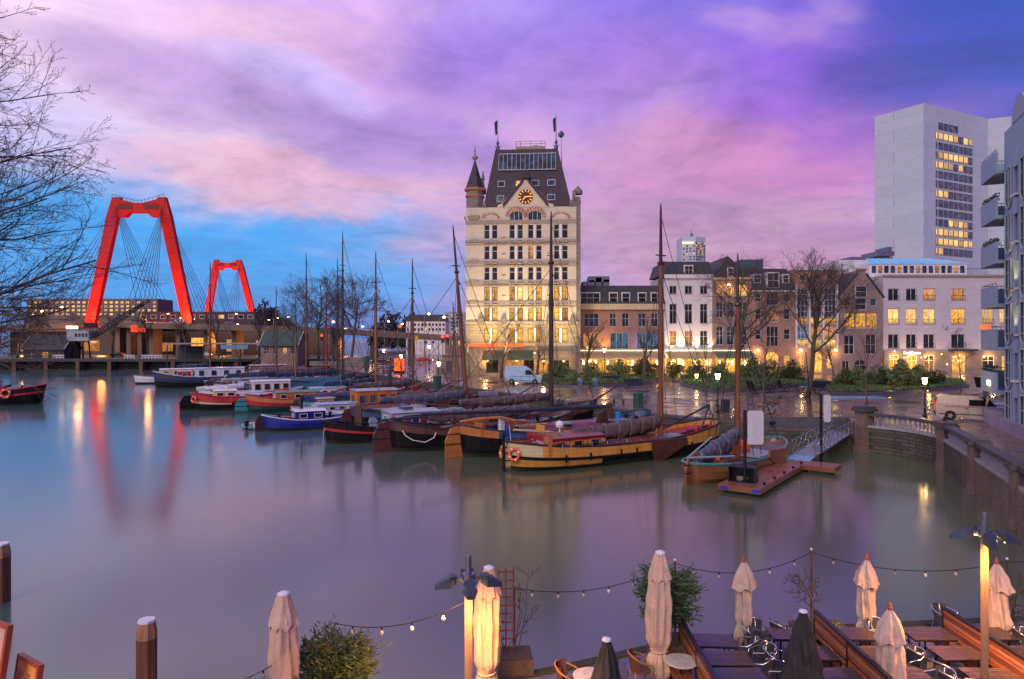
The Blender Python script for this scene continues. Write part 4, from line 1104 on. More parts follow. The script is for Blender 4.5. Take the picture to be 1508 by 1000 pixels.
for j, fz in enumerate(floor_z):
    m = MB(); m.box(0,S0-.01,-.55,4.5,fz-1.62,fz-1.35); 
    m.box(0,.16,-.55,4.5,fz-1.348,fz); m.box(.161,S0-.01,-.55,-.39,fz-1.348,fz)
    bl = m.build('balcony', m_bluewall, AP)
    m = MB()
    for i in range(5): m.bar((.08+i*1.05,-.47,fz),(.08+i*1.05,-.47,fz+.22),.025,4)
    for i in range(4): m.bar((.08,-.47+i*1.3,fz),(.08,-.47+i*1.3,fz+.22),.025,4)
    m.tube([(S0-.1,-.47,fz+.22),(.08,-.47,fz+.22),(.08,4.4,fz+.22)],.035,5); m.build('handrail', m_steel, bl)
def roundwin(s_d, fz, pane):
    """tall window whose foot is a half circle"""
    w_, r_ = 1.5, .75; n = 12
    out = [(-r_,2.95),(-r_,.75)] + [(-r_*math.cos(PI*i/n), .75-r_*math.sin(PI*i/n)) for i in range(1,n)] + [(r_,.75),(r_,2.95)]
    m = MB(); m.tube([(x,-.05,z) for x,z in out]+[(-r_,-.05,2.95)], .075, 5)
    for z_ in (.75,1.9): m.bar((-r_,-.03,z_),(r_,-.03,z_),.05,4)
    m.bar((0,-.03,.02),(0,-.03,2.95),.05,4)
    o = m.build('window', m_boatgrey, AP, (s_d+.75, 0, fz-1.1))
    g = MB(); g.add([(x,.0,z) for x,z in out], [tuple(range(len(out)))]); g.build('pane', pane, o)
    c_ = MB()
    for i in range(n):
        a0, a1 = PI*i/n, PI*(i+1)/n
        p0, p1 = (-r_*math.cos(a0), .75-r_*math.sin(a0)), (-r_*math.cos(a1), .75-r_*math.sin(a1))
        c_.add([(p0[0],.012,p0[1]),(p1[0],.012,p1[1]),(p1[0],.012,-.0),(p0[0],.012,-.0)],[(0,3,2,1)])
    c_.build('sill', m_bluewall, o)
for j, fz in enumerate(floor_z[1:] + [az(603)]):
    for s_d in (5.0, 8.75, 12.5, 16.2): roundwin(s_d, fz, m_litcool if j in (0,1) and s_d < 8 else m_glassb)
    for s_d in (7.15, 10.9):
        window(AP, s_d+.375, fz-.349, .74, 1.89, 2, (), m_glass, m_boatgrey, y=.12)
        m = MB(); n = 12
        arc = [(s_d-.15,fz+1.56)] + [(s_d-.15,fz+2.3)] + [(s_d+.375-.525*math.cos(PI*i/n), fz+2.3+.55*math.sin(PI*i/n)) for i in range(1,n)] + [(s_d+.9,fz+2.3),(s_d+.9,fz+1.56)]
        m.xprism(arc[::-1], -.10, -.003); m.build('arch_panel', m_bluewall, AP)
        m = MB(); m.box(s_d-.3,s_d+1.05,-.22,-.003,fz-.52,fz-.38); m.build('sill', m_white, AP)
    if 2 <= j <= 3:
        lamp('niche_light','SPOT',(7.5,-.32,fz-.3),260,(1,.66,.28),AP,.1,(R(90+80),0,0),75,.7)
        m = MB(); m.box(7.2,7.8,-.42,-.23,fz-.5,fz-.36); m.build('uplight', m_steel, AP)
m = MB(); n = 14; arc = [(6.6,ztop)] + [(8.2-1.6*math.cos(PI*i/n), ztop+.2+1.5*math.sin(PI*i/n)) for i in range(n+1)] + [(9.8,ztop)]
m.xprism(arc[::-1], -.05, .6); m.build('roof_crest', m_bluewall, AP)
m = MB(); m.box(2.2,3.0,-.62,-.56,az(567)+.15,az(567)+.5); m.build('wall_light', m_bulb, AP)
m = MB(); m.add([(1.2,-.36,1.5),(1.55,-.36,1.9),(1.2,-.36,2.3),(.85,-.36,1.9)],[(0,1,2,3)]); m.build('yellow_sign', m_yellowp, AP)
for j, mt in ((1,m_conifer),(2,m_conifer),(5,m_conifer)):
    m = MB(); rr = random.Random(j)
    for i in range(160):
        c_ = Vector((rr.uniform(.3,3.9),rr.uniform(-.5,-.1),floor_z[j]+rr.uniform(-.1,.45)))
        a = Vector((rr.gauss(0,1),rr.gauss(0,1),rr.gauss(0,1))).normalized()*.14; b2 = a.orthogonal().normalized()*.05
        m.add([c_-a,c_+b2,c_+a,c_-b2],[(0,1,2,3)])
    m.build('balcony_plant', mt, AP)
m = MB()
for i in range(3): m.lathe([(.05,0),(.22,.05),(.25,.3),(.1,.38)],8,(.5+i*.6,-.47,floor_z[4]+.02))
m.build('flower_pot', m_neon, AP)

# ---- distant buildings ------------------------------------------------------
def simple_block(name, label, px0, px1, pytop, Y, mat, nx, nz, pz0, pz1, lit, depth=15, base=G, cat='building', litmat=m_litoff, roof=None):
    bd = Bd(name, label, px0, px1, Y, base, cat)
    bd.shell(pytop, [], mat, depth)
    rr = random.Random(px0); cw = bd.W/nx
    for r in range(nz):
        for c_ in range(nx):
            z1, z0 = bd.z(pz0), bd.z(pz1); hz = (z1-z0)/nz
            window(bd.root, cw*(c_+.5), z0+hz*r+hz*.25, cw*.6, hz*.6, 1, (), litmat if rr.random() < lit else m_glass, m_frame, y=-.12, fw=cw*.05)
    if roof: mansard(bd, pytop, roof[0], roof[1], roof[2])
    return bd
simple_block('gallery_flats', 'long gallery flats with rows of lit windows far left behind the tree', 40, 232, 440, 330, m_concrete, 24, 4, 443, 466, .85)
m_farwall = M('far_dark_wall', (0.07,0.06,0.075), .8)
simple_block('dark_hall', 'low dark hall behind the red pylon of the bridge', 205, 376, 459, 300, m_farwall, 12, 1, 462, 472, .2)
simple_block('classical_house', 'white classical house with hipped roof beyond the street', 598, 656, 473, 260, m_white, 11, 2, 475, 489, .15, roof=(463,m_slate2,3))
simple_block('grey_flats', 'grey blue flats rising between the white house and the tower', 655, 684, 459, 330, m_boatgrey, 4, 6, 462, 492, .2)
simple_block('low_house', 'low dark brick houses at the foot of the tower along the street', 655, 690, 495, 190, m_brick2, 4, 1, 500, 512, .35)
# ---------------------------------------------------------------- red cable-stayed bridge
br = thing('cable_bridge', 'red cable-stayed bridge with two tall slanting pylons lit from below', 'bridge')
def pylon(Yp, bl, brr, tl, tr, ptop, pbase, w):
    k = Yp/F
    zt, zb = Z(ptop,Yp), Z(pbase,Yp)
    xl, xr, xtl, xtr = X(bl,Yp), X(brr,Yp), X(tl,Yp), X(tr,Yp)
    m = MB()
    def leg(x0, x1):
        rg = []
        for f, ww in ((0,w*.95),(.5,w),(.86,w*1.05),(1,w*.8)):
            x = x0+(x1-x0)*f; z = zb+(zt-zb)*f
            rg.append([(x-ww/2,Yp-ww*.3,z),(x+ww/2,Yp-ww*.3,z),(x+ww/2,Yp+ww*.3,z),(x-ww/2,Yp+ww*.3,z)])
        m.rings(rg)
    leg(xl, xtl); leg(xr, xtr)
    xm = (xtl+xtr)/2; hb = (zt-zb)*.155; gap = (xtr-xtl)*.14
    # crossbeam: kinked down to the middle on top, arched up below
    m.xprism([(xtl-w*.25,zt-hb),(xtl+w*.9,zt-hb*1.02),(xtl+w*1.3,zt-hb*.80),(xtr-w*1.3,zt-hb*.80),(xtr-w*.9,zt-hb*1.02),(xtr+w*.25,zt-hb),(xtr+w*.42,zt+.02),(xm+gap*.6,zt-hb*.30),(xm-gap*.6,zt-hb*.30),(xtl-w*.42,zt+.02)], Yp-w*.31, Yp+w*.31)
    p = m.build('pylon', m_redbridge, br)
    m = MB()
    for a, c in ((xtl+w*.2, xm-gap*.9),(xm+gap*.9, xtr-w*.2)):
        m.box(min(a,c), max(a,c), Yp-w*.35, Yp-w*.31-.01, zt-hb*.62, zt-hb*.36)
    m.build('recess', M('dark_red_recess',(0.12,0.01,0.01),.6), p)
    m = MB()
    for i in range(15):
        f = i/14; x = xtl-w*.3+(xtr-xtl+w*.6)*f; z = zt - hb*.3*min(1,(1-abs(2*f-1))*1.15)
        m.bar((x,Yp-w*.4,z),(x,Yp-w*.4,z+1.1),.09,4)
    m.tube([(xtl-w*.3,Yp-w*.4,zt+1.1),(xm-gap*.6,Yp-w*.25,zt-hb*.3+1.1),(xm+gap*.6,Yp-w*.25,zt-hb*.3+1.1),(xtr+w*.3,Yp-w*.4,zt+1.1)],.09,4)
    m.build('railing', m_cable, p)
    for x in (xl, xr):
        xx = x*.93+xm*.07
        lamp('red_floodlight','SPOT',(xx*.9+xm*.1,Yp-w*3.2,zb+1),24000*(Yp/272)**1.5,(1,.13,.03),br,1.0,(R(90+62),0,0),80,.9)
        lamp('red_floodlight','POINT',(xx,Yp-w*1.6,zb+2),15000*(Yp/272),(1,.16,.03),br,.6)
    lamp('red_floodlight','SPOT',(xm,Yp-w*5,zt-hb*4),15000*(Yp/272)**1.5,(1,.10,.03),br,1.0,(R(90+48),0,0),75,.9)
    return (xl,xr,xtl,xtr,zt,zb,hb)
PA = pylon(272, 134, 278, 173, 239, 291, 476, 4.1)
PB = pylon(523, 304, 376, 319, 352, 383, 478, 4.6)
cA = Vector(((PA[0]+PA[1])/2,272,0)); cB = Vector(((PB[0]+PB[1])/2,523,0))
ax = (cB-cA).normalized(); sd = Vector((ax.y,-ax.x,0))
zd = PA[5]
def deckstrip(name, path, hw, z_th, mat):
    m = MB(); rg = []
    for i, p in enumerate(path):
        a = Vector(path[max(0,i-1)]); c = Vector(path[min(len(path)-1,i+1)]); t = (c-a); t.z = 0; t.normalize(); s_ = Vector((t.y,-t.x,0))*hw
        p = Vector(p); rg.append([p-s_-Vector((0,0,z_th)), p+s_-Vector((0,0,z_th)), p+s_, p-s_])
    m.rings(rg); return m.build(name, mat, br)
pth = [cB+ax*400+Vector((0,0,zd)), cB+Vector((0,0,zd+1)), (cA+cB)/2+Vector((0,0,zd+2.2)), cA+Vector((0,0,zd+.6))]
deckstrip('deck', pth, 15, 2.2, M('deck_red',(0.25,0.03,0.02),.5))
appr = [cA+Vector((0,0,zd+.3)), cA-ax*40+Vector((6,-2,zd)), Vector((-118,226,13.2)), Vector((-88,219,12.6)), Vector((-55,215,11.4)), Vector((-20,214,9.2)), Vector((12,216,6.5)), Vector((48,222,3.4))]
appr2 = [cA-ax*34+Vector((-8,0,zd-.4)), Vector((-185,232,12.0)), Vector((-215,236,9.5))]
deckstrip('approach_ramp', appr, 7, 1.8, m_concrete)
deckstrip('approach_ramp', appr2, 6, 1.8, m_concrete)
for p, q in zip(appr[1:-1], appr[2:]):
    for k in range(3):
        c_ = Vector(p).lerp(Vector(q), k/3); m = MB(); m.box(c_.x-.7,c_.x+.7,c_.y-3,c_.y+3,1.5,c_.z-1.9); m.build('bridge_pier', m_concrete, br)
m = MB(); m.box(-175,-62,238,239,2.5,10.5); m.build('abutment_wall', m_darkwall, br)
m = MB()
for i, (x, mtl) in enumerate([(-168,0),(-157,0),(-146,0),(-133,0),(-121,0),(-108,0),(-97,0),(-86,0),(-76,0)]):
    m = MB(); m.box(x-4.2+(i*1.3) % 2,x+3.6-(i*.7) % 2,237.8,237.98,3.6,6.4+(i*1.7) % 2.2); m.build('lit_opening', (m_litdim,m_lit,m_litdim,m_litcool)[i % 4], br)
m = MB(); m.box(-122.6,-117.9,219.5,219.9,10.2,12.4); m.build('red_lit_panel', Mlit('red_panel',(1,.07,.03),1.3,.4), br)
for i in range(9): lamp('viaduct_light','POINT',(-165+i*14,231-i*1.6,7.5 if i % 2 else 6.0),1700,(1,.34,.07),br,1.2)
for i in range(6): lamp('deck_light','POINT',(-150+i*26,236-i*3.5,17.5-i*.9),1700,(1,.40,.10),br,1.0)
m = MB()
for i in range(70):
    f = i/69*(len(appr)-2)+.5; a = Vector(appr[min(int(f),len(appr)-2)]).lerp(Vector(appr[min(int(f)+1,len(appr)-1)]), f-int(f))
    m.bar((a.x,a.y-6.8,a.z),(a.x,a.y-6.8,a.z+1.2),.08,4)
m.build('ramp_railing', m_cable, br)
def cables(P, c, n, reach, sgn):
    xl,xr,xtl,xtr,zt,zb,hb = P
    for xt, side in ((xtl,-1),(xtr,1)):
        for i in range(n):
            top = Vector((xt, c.y, zt - hb*(.4+.5*i/n)))
            bot = c + ax*sgn*reach*(1-.62*i/(n-1)) + sd*side*11*(-1 if sd.x < 0 else 1); bot.z = zb+.5
            m = MB(); m.bar(top, bot, .10 if c.y < 300 else .13, 4); m.build('cable', m_cable, br)
cables(PA, cA, 7, 128, 1); cables(PA, cA, 7, 66, -1); cables(PB, cB, 5, 120, -1); cables(PB, cB, 5, 120, 1)

# ---------------------------------------------------------------- street lamps, signals and cars in the distance
def mast_lamp(Yp, px, ptop, base, label, arms=1, rot=0.0):
    pass
sl = thing('street_lamp', '', 'street lamp', (0,0,0), 0, 'lit street lamps along the far road')
m = MB(); m.tube([(0,0,0),(0,0,8.0),(.3,0,8.8),(1.5,0,9.1)],[.12,.09,.07,.05],6); m.build('pole', m_steel, sl)
m = MB(); m.lathe([(.15,0),(.42,.12),(.42,.3),(.15,.45)],8,(1.6,0,8.75)); m.build('lamp_head', m_far, sl)
spots = [(52,462,210),(66,458,230),(96,453,215),(199,476,240),(245,462,262),(264,468,300),(283,470,300),(334,472,330),(346,462,280),(392,478,280),(405,473,250),(420,480,240),(447,492,220),(493,474,230),(508,484,210),(535,481,230),(575,473,250),(594,477,240),(636,462,240),(657,467,205)]
SLP = ['far left behind the tree twigs','left of the gallery flats','in front of the gallery flats','just right of the left red leg','under the first red pylon','between the cables of the first pylon','left of the right red leg','beside the far pylon','right of the right red leg','left of the green roofed shed','behind the green roofed shed','above the green roofed shed','between two bare trees','beside the big bare tree','under the big bare tree','right of the big bare tree','in front of the dark far trees','left of the tall mast','in front of the classical house','left of the cream tower']
for i, (px, py, Yp) in enumerate(spots):
    o = sl if i == 0 else dup(sl, (0,0,0))
    b_ = 2.6 if px < 440 else G
    if 240 < px < 440: b_ = 12.0 if Yp > 235 else 2.6
    h_ = Z(py,Yp) - b_
    o.location = (X(px,Yp)-1.6*max(.35,h_/9), Yp, b_); o.scale = (1,1,max(.4,h_/9.0))
    o['label'] = 'distant lit street lamp ' + SLP[i]
def signal(px, py, Yp, label, w=.9):
    t = thing('traffic_light', label, 'traffic light', (X(px,Yp),Yp,G))
    z = Z(py,Yp)-G
    m = MB(); m.tube([(2.0 if w > 1 else 0,0,0),(2.0 if w > 1 else 0,0,z)],.10,6); m.build('pole', m_steel, t)
    if w > 1: m = MB(); m.bar((2.0,0,z),(-.3,0,z),.08); m.build('arm', m_steel, t)
    m = MB(); m.box(-.35,.35,-.2,.2,z-1.2,z+.6); m.build('housing', m_black, t)
    m = MB(); m.lathe([(.34,0),(.3,.12),(.1,.2)],10); o = m.build('red_lens', m_red_em, t, (0,-.22,z+.2)); o.rotation_euler.x = R(90)
    return t
signal(589,482,165,'red traffic light hanging from a long gantry arm', 1.5)
signal(652,497,150,'left one of the pair of red traffic lights beside the tower')
signal(659,496,150,'right one of the pair of red traffic lights beside the tower')
signal(474,495,190,'red traffic light glowing under the big bare tree')
def profile_body(m, prof, w, zsplit, taper, n0=0):
    """car body: side outline swept across, narrowing above the waist"""
    def hw(z): return w/2*(1-taper*max(0,(z-zsplit)))
    L_ = [(x,-hw(z),z) for x,z in prof]; R_ = [(x,hw(z),z) for x,z in prof]
    n = len(prof)
    m.add(L_+R_, [(i,n+i,n+(i+1)%n,(i+1)%n) for i in range(n)])
    m.add(L_, [tuple(range(n))]); m.add(R_, [tuple(reversed(range(n)))])
def wheel(par, x, y, r, w=.22):
    s = 1 if y > 0 else -1
    m = MB(); m.lathe([(r*.62,-w/2),(r*.94,-w/2),(r,-w*.3),(r,w*.3),(r*.94,w/2),(r*.62,w/2)],20,cap=False); 
    o = m.build('wheel', m_rubber, par, (x,y,r)); o.rotation_euler.x = R(90)
    m = MB(); m.lathe([(r*.62,-w/2+.02),(r*.62,w/2-.02)],20,cap=False); m.lathe([(.001,0),(r*.16,.0)],8,(0,0,w*.2),False)
    for sg in (1,-1):
        for i in range(5):
            a = i*2*PI/5; m.obox((math.cos(a)*r*.34, math.sin(a)*r*.34, sg*(w/2-.02)), r*.58, r*.16, .03, a)
        m.lathe([(r*.17,0),(r*.12,.03)],10,(0,0,sg*(w/2-.02)))
    m.build('rim', m_alu, o)
def car(label, loc, rz, col, group='cars on the far road'):
    t = thing('car', label, 'car', loc, rz, group)
    m = MB(); prof = [(-2.1,.35),(2.1,.35),(2.15,.75),(1.2,.95),(.5,1.42),(-1.3,1.45),(-1.95,1.0),(-2.12,.9)]
    profile_body(m, prof, 1.75, .95, .28); m.build('body', col, t)
    for s in (-1,1):
        m = MB(); y = s*.845
        m.add([(-1.6,y,.98),(.95,y,.98),(.42,s*.78,1.34),(-1.2,s*.78,1.37)],[(0,1,2,3) if s < 0 else (3,2,1,0)]); m.build('window', m_tint, t)
        m = MB(); m.lathe([(.02,0),(.12,.02),(.1,.08)],8); o = m.build('headlight', m_bulb, t, (2.12,s*.6,.68)); o.rotation_euler.y = R(90)
        m = MB(); m.box(-2.14,-2.09,s*.6-.15,s*.6+.15,.75,.9); m.build('tail_light', m_red_em, t)
        for x in (-1.3,1.35): wheel(t, x, s*.8, .31)
for i, (px, Yp, z, rz, col, lb) in enumerate([(205,226,13.3,R(178),m_black,'black car on the bridge ramp left of the right red leg'),(262,221,12.9,R(178),m_boatgrey,'grey car on the bridge ramp near the right red leg'),(340,217,12.0,R(2),m_navy,'dark blue car on the ramp below the far pylon'),(520,200,1.92,R(175),m_white,'white car with headlights on the road right of the big bare tree'),(560,172,1.92,R(170),m_black,'black car on the wet road in front of the concrete ramp'),(625,180,1.92,R(5),m_redp,'red car on the wet road left of the tower'),(172,208,2.62,R(180),m_black,'black car behind the grass strip under the left pylon'),(300,207,2.62,R(0),m_white,'white car on the lower road behind the covered work berth')]):
    car(lb, (X(px,Yp),Yp,z), rz, col)

# shipyard sheds, crane, far left
def shed(px0, px1, peave, pridge, Yp, roofm, wallm, label, nwin, depth=7, pbase=524, base=2.6):
    bd = Bd('shed', label, px0, px1, Yp, base, 'shed')
    w = [(px0+(px1-px0)*(i+.35)/nwin, peave+4, px0+(px1-px0)*(i+.85)/nwin, peave+13, 2, (.5,), m_litdim if i == nwin-2 else m_glass, dict(frame=m_frame,sill=None)) for i in range(nwin)]
    bd.shell(peave, w, wallm, depth)
    z0, z1 = bd.z(peave), bd.z(pridge); m = MB(); W, D = bd.W, depth
    a = [(-.4,-.6,z0-.1),(W+.4,-.6,z0-.1),(W+.4,D/2,z1),(-.4,D/2,z1)]; c_ = [(-.4,D+.6,z0-.1),(W+.4,D+.6,z0-.1)]
    m.add(a+c_+[(x,y,z-.22) for x,y,z in a+c_], [(0,1,2,3),(3,2,5,4),(0,6,7,1),(0,3,9,6),(3,4,10,9),(1,7,8,2),(2,8,11,5),(4,5,11,10)])
    m.build('roof', roofm, bd.root)
    m = MB(); m.add([(0,.01,z0),(0,D-.01,z0),(0,D/2,z1-.25),(W,.01,z0),(W,D-.01,z0),(W,D/2,z1-.25)],[(0,2,1),(3,4,5)]); m.build('gable', wallm, bd.root)
    m = MB()
    for x in (-.42,W+.40):
        m.bar((x,-.6,z0-.05),(x,D/2,z1+.05),.12,4)
    m.build('barge_board', m_frame, bd.root)
    return bd
shed(384,438,508,488,166,m_greenroof,m_brick2,'small brick shed with green tiled roof beside the bare trees',4,7,base=1.9)
shed(34,94,514,493,184,m_slate2,m_darkwall,'dark shed with wide grey roof at the far left shipyard',3)
wb = thing('work_shelter', 'long open work shelter with flat dark roof beside the green roofed shed', 'shelter', (X(246,172),172,2.0))
k_ = 172/F; m = MB(); m.box(0,136*k_,-1,6,Z(507,172)-2,Z(505.2,172)-2); m.build('roof', m_steel, wb)
for i in range(6): m = MB(); m.bar((i*27*k_,0,-2.2),(i*27*k_,0,Z(508,172)-2),.16,6); m.build('post', m_darkwall, wb)
m = MB(); m.box(0,40*k_,5.5,5.8,-.5,Z(510,172)-2.01); m.build('back_wall', m_darkwall, wb)
m = MB(); m.box(82*k_,122*k_,-1.2,-1.05,Z(514,172)-2,Z(508.2,172)-2); m.build('tarpaulin', M('light_blue_tarp',(0.12,0.28,0.40),.5), wb)
cr = thing('crane', 'old harbour crane with blue grey cabin and long lattice jib', 'crane', (X(120,188),188,2.6))
k_ = 188/F
m = MB(); m.box(-15*k_,17*k_,-2,2,Z(502,188)-2.6,Z(487,188)-2.6); m.build('cabin', m_boatgrey, cr)
m = MB()
for i in range(4): m.box((-3+i*5)*k_,(-3+i*5+3.4)*k_,-2.06,-2.0,Z(496,188)-2.6,Z(491,188)-2.6)
m.build('cabin_window', m_glass, cr)
m = MB()
for x in (-8,8):
    for y in (-1.6,1.6): m.bar((x*k_,y,0),(x*k_*.8,y*.8,Z(502,188)-2.6),.22,5)
m.bar((-9*k_,-1.6,.6),(9*k_,-1.6,2.4),.1,4); m.build('undercarriage', m_black, cr)
m = MB(); a0 = Vector((6*k_,0,Z(503,188)-2.6)); a1 = Vector(((221-120)*k_,0,Z(441,188)-2.6)); up = Vector((-.5,0,.85))
pl = [a0.lerp(a1,i/16)+up*.7*math.sin(PI*min(1,i/16+.08)) for i in range(17)]; ql = [a0.lerp(a1,i/16)-up*.5*math.sin(PI*min(1,i/16+.08)) for i in range(17)]
for s in (-.7,.7):
    o_ = Vector((0,s,0)); m.tube([p+o_ for p in pl],.16,4); m.tube([p+o_ for p in ql],.16,4)
    for i in range(16): m.bar(pl[i]+o_, ql[i+1]+o_,.08,4)
m.build('jib', m_black, cr)
m = MB(); m.bar((-4*k_,0,Z(478,188)-2.6),a1,.06,4); m.bar((-4*k_,0,Z(487,188)-2.6),(-4*k_,0,Z(478,188)-2.6),.15,5); m.bar(a1,a1-Vector((0,0,9)),.05,4); m.build('hoist_cable', m_rig, cr)
m = MB(); m.box(-15*k_,2*k_,-2.2,-2.05,Z(484.5,188)-2.6,Z(480,188)-2.6); m.build('lit_sign', m_signlit, cr)
for i, (px0, px1, lb) in enumerate(((183,198,'white picnic fence left on the timber quay edge'),(209,238,'white railing right on the timber quay edge'),(78,94,'white railing before the dark grey shed'))):
    t = thing('fence', lb, 'fence', (X(px0,178),178,2.95)); k_ = 178/F; W_ = (px1-px0)*k_
    n_ = int(W_/.8)
    m = MB()
    for j in range(n_+1): m.box(W_*j/n_-.06,W_*j/n_+.06,-.05,.05,0,1.1)
    m.build('post', m_white, t); m = MB(); m.box(-.06,W_+.06,-.09,-.05,.85,1.05); m.box(-.06,W_+.06,-.09,-.05,.4,.55); m.build('rail', m_white, t)
# ---------------------------------------------------------------- boats
DH = R(30)
def hull(root, L, B, h, bands, bow=.55, stern=.30, pw=3.4, draft=.5, bowp=None, wale=(.585,.70)):
    """bluff barge hull; bands = [(fraction of the height, material)] from the keel up"""
    mats = []; lev = [(-draft/h,.70),(0.0,.90),(wale[0]*.38,.965),(wale[0]*.77,1.0),(wale[0]-.005,1.012),(wale[0],1.045),(wale[1],1.045),(wale[1]+.005,1.01),(1.0,.975)]
    N = 26; ts = [0.5-0.5*math.cos(PI*i/N) for i in range(N+1)]
    def ztop(t): return h*(1+bow*max(0,(t-.55)/.45)**2+stern*max(0,(.4-t)/.4)**2)
    def hb(t):
        a = abs(2*t-1); return B/2*max(0.0,(1-a**(bowp if (bowp and t > .5) else pw)))**.5
    def pt(t, f, wd, s):
        zt = ztop(t); z = f*zt if f >= 0 else f*h
        x = t*L + (.55*f if t > .5 else -.35*f)*max(0,(abs(2*t-1)-.7)/.3)
        return (x, s*hb(t)*wd*(1 if f > 0 else (1-.25*abs(2*t-1)**2)), z)
    m = MB(); m.sm = False
    grid = []
    for s in (-1,1):
        for f, wd in lev: grid.append([pt(t,f,wd,s) for t in ts])
    nl = len(lev)
    def midx(fm, t):
        for top, mt in bands:
            if fm <= top: break
        mt_ = mt(t) if callable(mt) else mt
        if mt_ not in mats: mats.append(mt_)
        return mats.index(mt_)
    m.sm = True
    for si in (0,1):
        for k in range(nl-1):
            r0, r1 = grid[si*nl+k], grid[si*nl+k+1]; fm = (lev[k][0]+lev[k+1][0])/2
            for i in range(N):
                m.mi = midx(fm,(ts[i]+ts[i+1])/2)
                q = [r0[i],r0[i+1],r1[i+1],r1[i]]
                m.add(q, [(0,1,2,3) if si == 0 else (3,2,1,0)])
    # inside of the bulwark
    m.mi = midx(.9,.5); m.sm = False
    dz = .80
    for s in (-1,1):
        for i in range(N):
            a, c = pt(ts[i],1,.975,s), pt(ts[i+1],1,.975,s); a2, c2 = pt(ts[i],dz,.93,s), pt(ts[i+1],dz,.93,s)
            m.add([a,c,c2,a2],[(0,1,2,3) if s > 0 else (3,2,1,0)])
    hl = m.build('hull', mats, root)
    # deck
    def deck(mat, t0=0.0, t1=1.0, name='deck', up=0.0):
        d = MB()
        tt = [t for t in ts if t0 <= t <= t1]
        for i in range(len(tt)-1):
            a, b_, c, e = pt(tt[i],dz,.94,-1), pt(tt[i+1],dz,.94,-1), pt(tt[i+1],dz,.94,1), pt(tt[i],dz,.94,1)
            q = [(p[0],p[1],p[2]+up) for p in (a,b_,c,e)]
            d.add(q,[(0,1,2,3)])
        return d.build(name, mat, root)
    def rail(mat, r=.06):
        d = MB()
        for s in (-1,1): d.tube([pt(t,1.0,.975,s) for t in ts], r, 5)
        return d.build('rub_rail', mat, root)
    return dict(ztop=ztop, zdeck=lambda t: ztop(t)*dz, hb=hb, pt=pt, deck=deck, rail=rail, L=L, B=B, h=h)

def cabin(root, x0, x1, w, z0, hh, wallm, roofm, nwin, winm=None, name='cabin', frame=None, camber=.18, over=.12, shutters=None):
    m = MB(); m.box(x0,x1,-w/2,w/2,z0,z0+hh); c = m.build(name, wallm, root)
    m = MB(); n = 6; rg = []
    for x in (x0-over, x1+over):
        rg.append([(x,-w/2-over+ (w+2*over)*i/n, z0+hh+.01+camber*(1-(2*i/n-1)**2)) for i in range(n+1)] + [(x,w/2+over,z0+hh+.01-.0),(x,-w/2-over,z0+hh+.005)])
    m.rings([r[:n+1]+[(r[0][0],w/2+over,z0+hh+.008)] for r in rg]); m.build('roof', roofm, c)
    L_ = x1-x0; wn = winm or m_glass; fr = frame or m_frame
    if nwin:
        pw = L_/nwin
        for i in range(nwin):
            for s in (-1,1):
                o = window(c, x0+pw*(i+.5), z0+hh*.30, min(.75,pw*.62), hh*.5, 1, (), wn, fr, y=0, fw=.05)
                o.location.y = s*(w/2+.04)
                if s > 0: o.rotation_euler.z = PI; o.location.y += .06
                else: o.location.y -= .06
                if shutters and s < 0:
                    for q in (-1,1):
                        mm = MB(); mm.box(q*.62-.19,q*.62+.19,-.03,.02,0,hh*.5); mm.build('shutter', shutters, o)
        o = window(c, 0, z0+hh*.3, min(1.0,w*.4), hh*.5, 2, (), wn, fr, y=0, fw=.05); o.location = (x0-.10,0,z0+hh*.3); o.rotation_euler.z = -PI/2
    return c
def bundle(root, p0, p1, r, mat, seed=0, name='sail_cover', sag=.15):
    """furled sail lashed along a spar: creased, hanging in uneven bights between its lashings"""
    rr = random.Random(seed); p0, p1 = Vector(p0), Vector(p1); m = MB(); m.sm = True; rg = []; N, n = 64, 20
    d = (p1-p0).normalized(); e1 = Vector((0,0,1)); e2 = d.cross(e1).normalized(); ties = []
    nt = max(4,int((p1-p0).length/1.1))
    for i in range(N+1):
        f = i/N; c = p0.lerp(p1,f) - e1*sag*math.sin(PI*f)
        bay = abs(math.sin(PI*f*nt+seed))**.6
        base = r*(.40+.65*math.sin(PI*min(1,f*.86+.10))**.6)*(.92+.09*bay)*(1+.10*mnoise.noise(Vector((f*6,seed,0))))
        ring = []
        for j in range(n):
            a = 2*PI*j/n
            q = base*(1+.30*mnoise.noise(Vector((f*14+seed,math.cos(a)*1.3,math.sin(a)*1.3)))+.20*mnoise.noise(Vector((f*45+a*1.5+seed,math.cos(a)*2.5,math.sin(a)*2.5))))
            dn = math.sin(a)
            ring.append(c + e2*math.cos(a)*q*.72 + e1*(dn*q*((1.25+.22*bay) if dn < 0 else .8)))
        rg.append(ring)
    m.rings(rg); o = m.build(name, mat, root)
    for k in range(nt-1):
        f = (k+1-seed/PI % 1)/nt
        if .05 < f < .95:
            i = int(f*N); t = MB(); t.tube([p+(p-p0.lerp(p1,i/N))*.05 for p in rg[i]], .025, 4, True); t.build('lashing', m_rope, o)
    return o
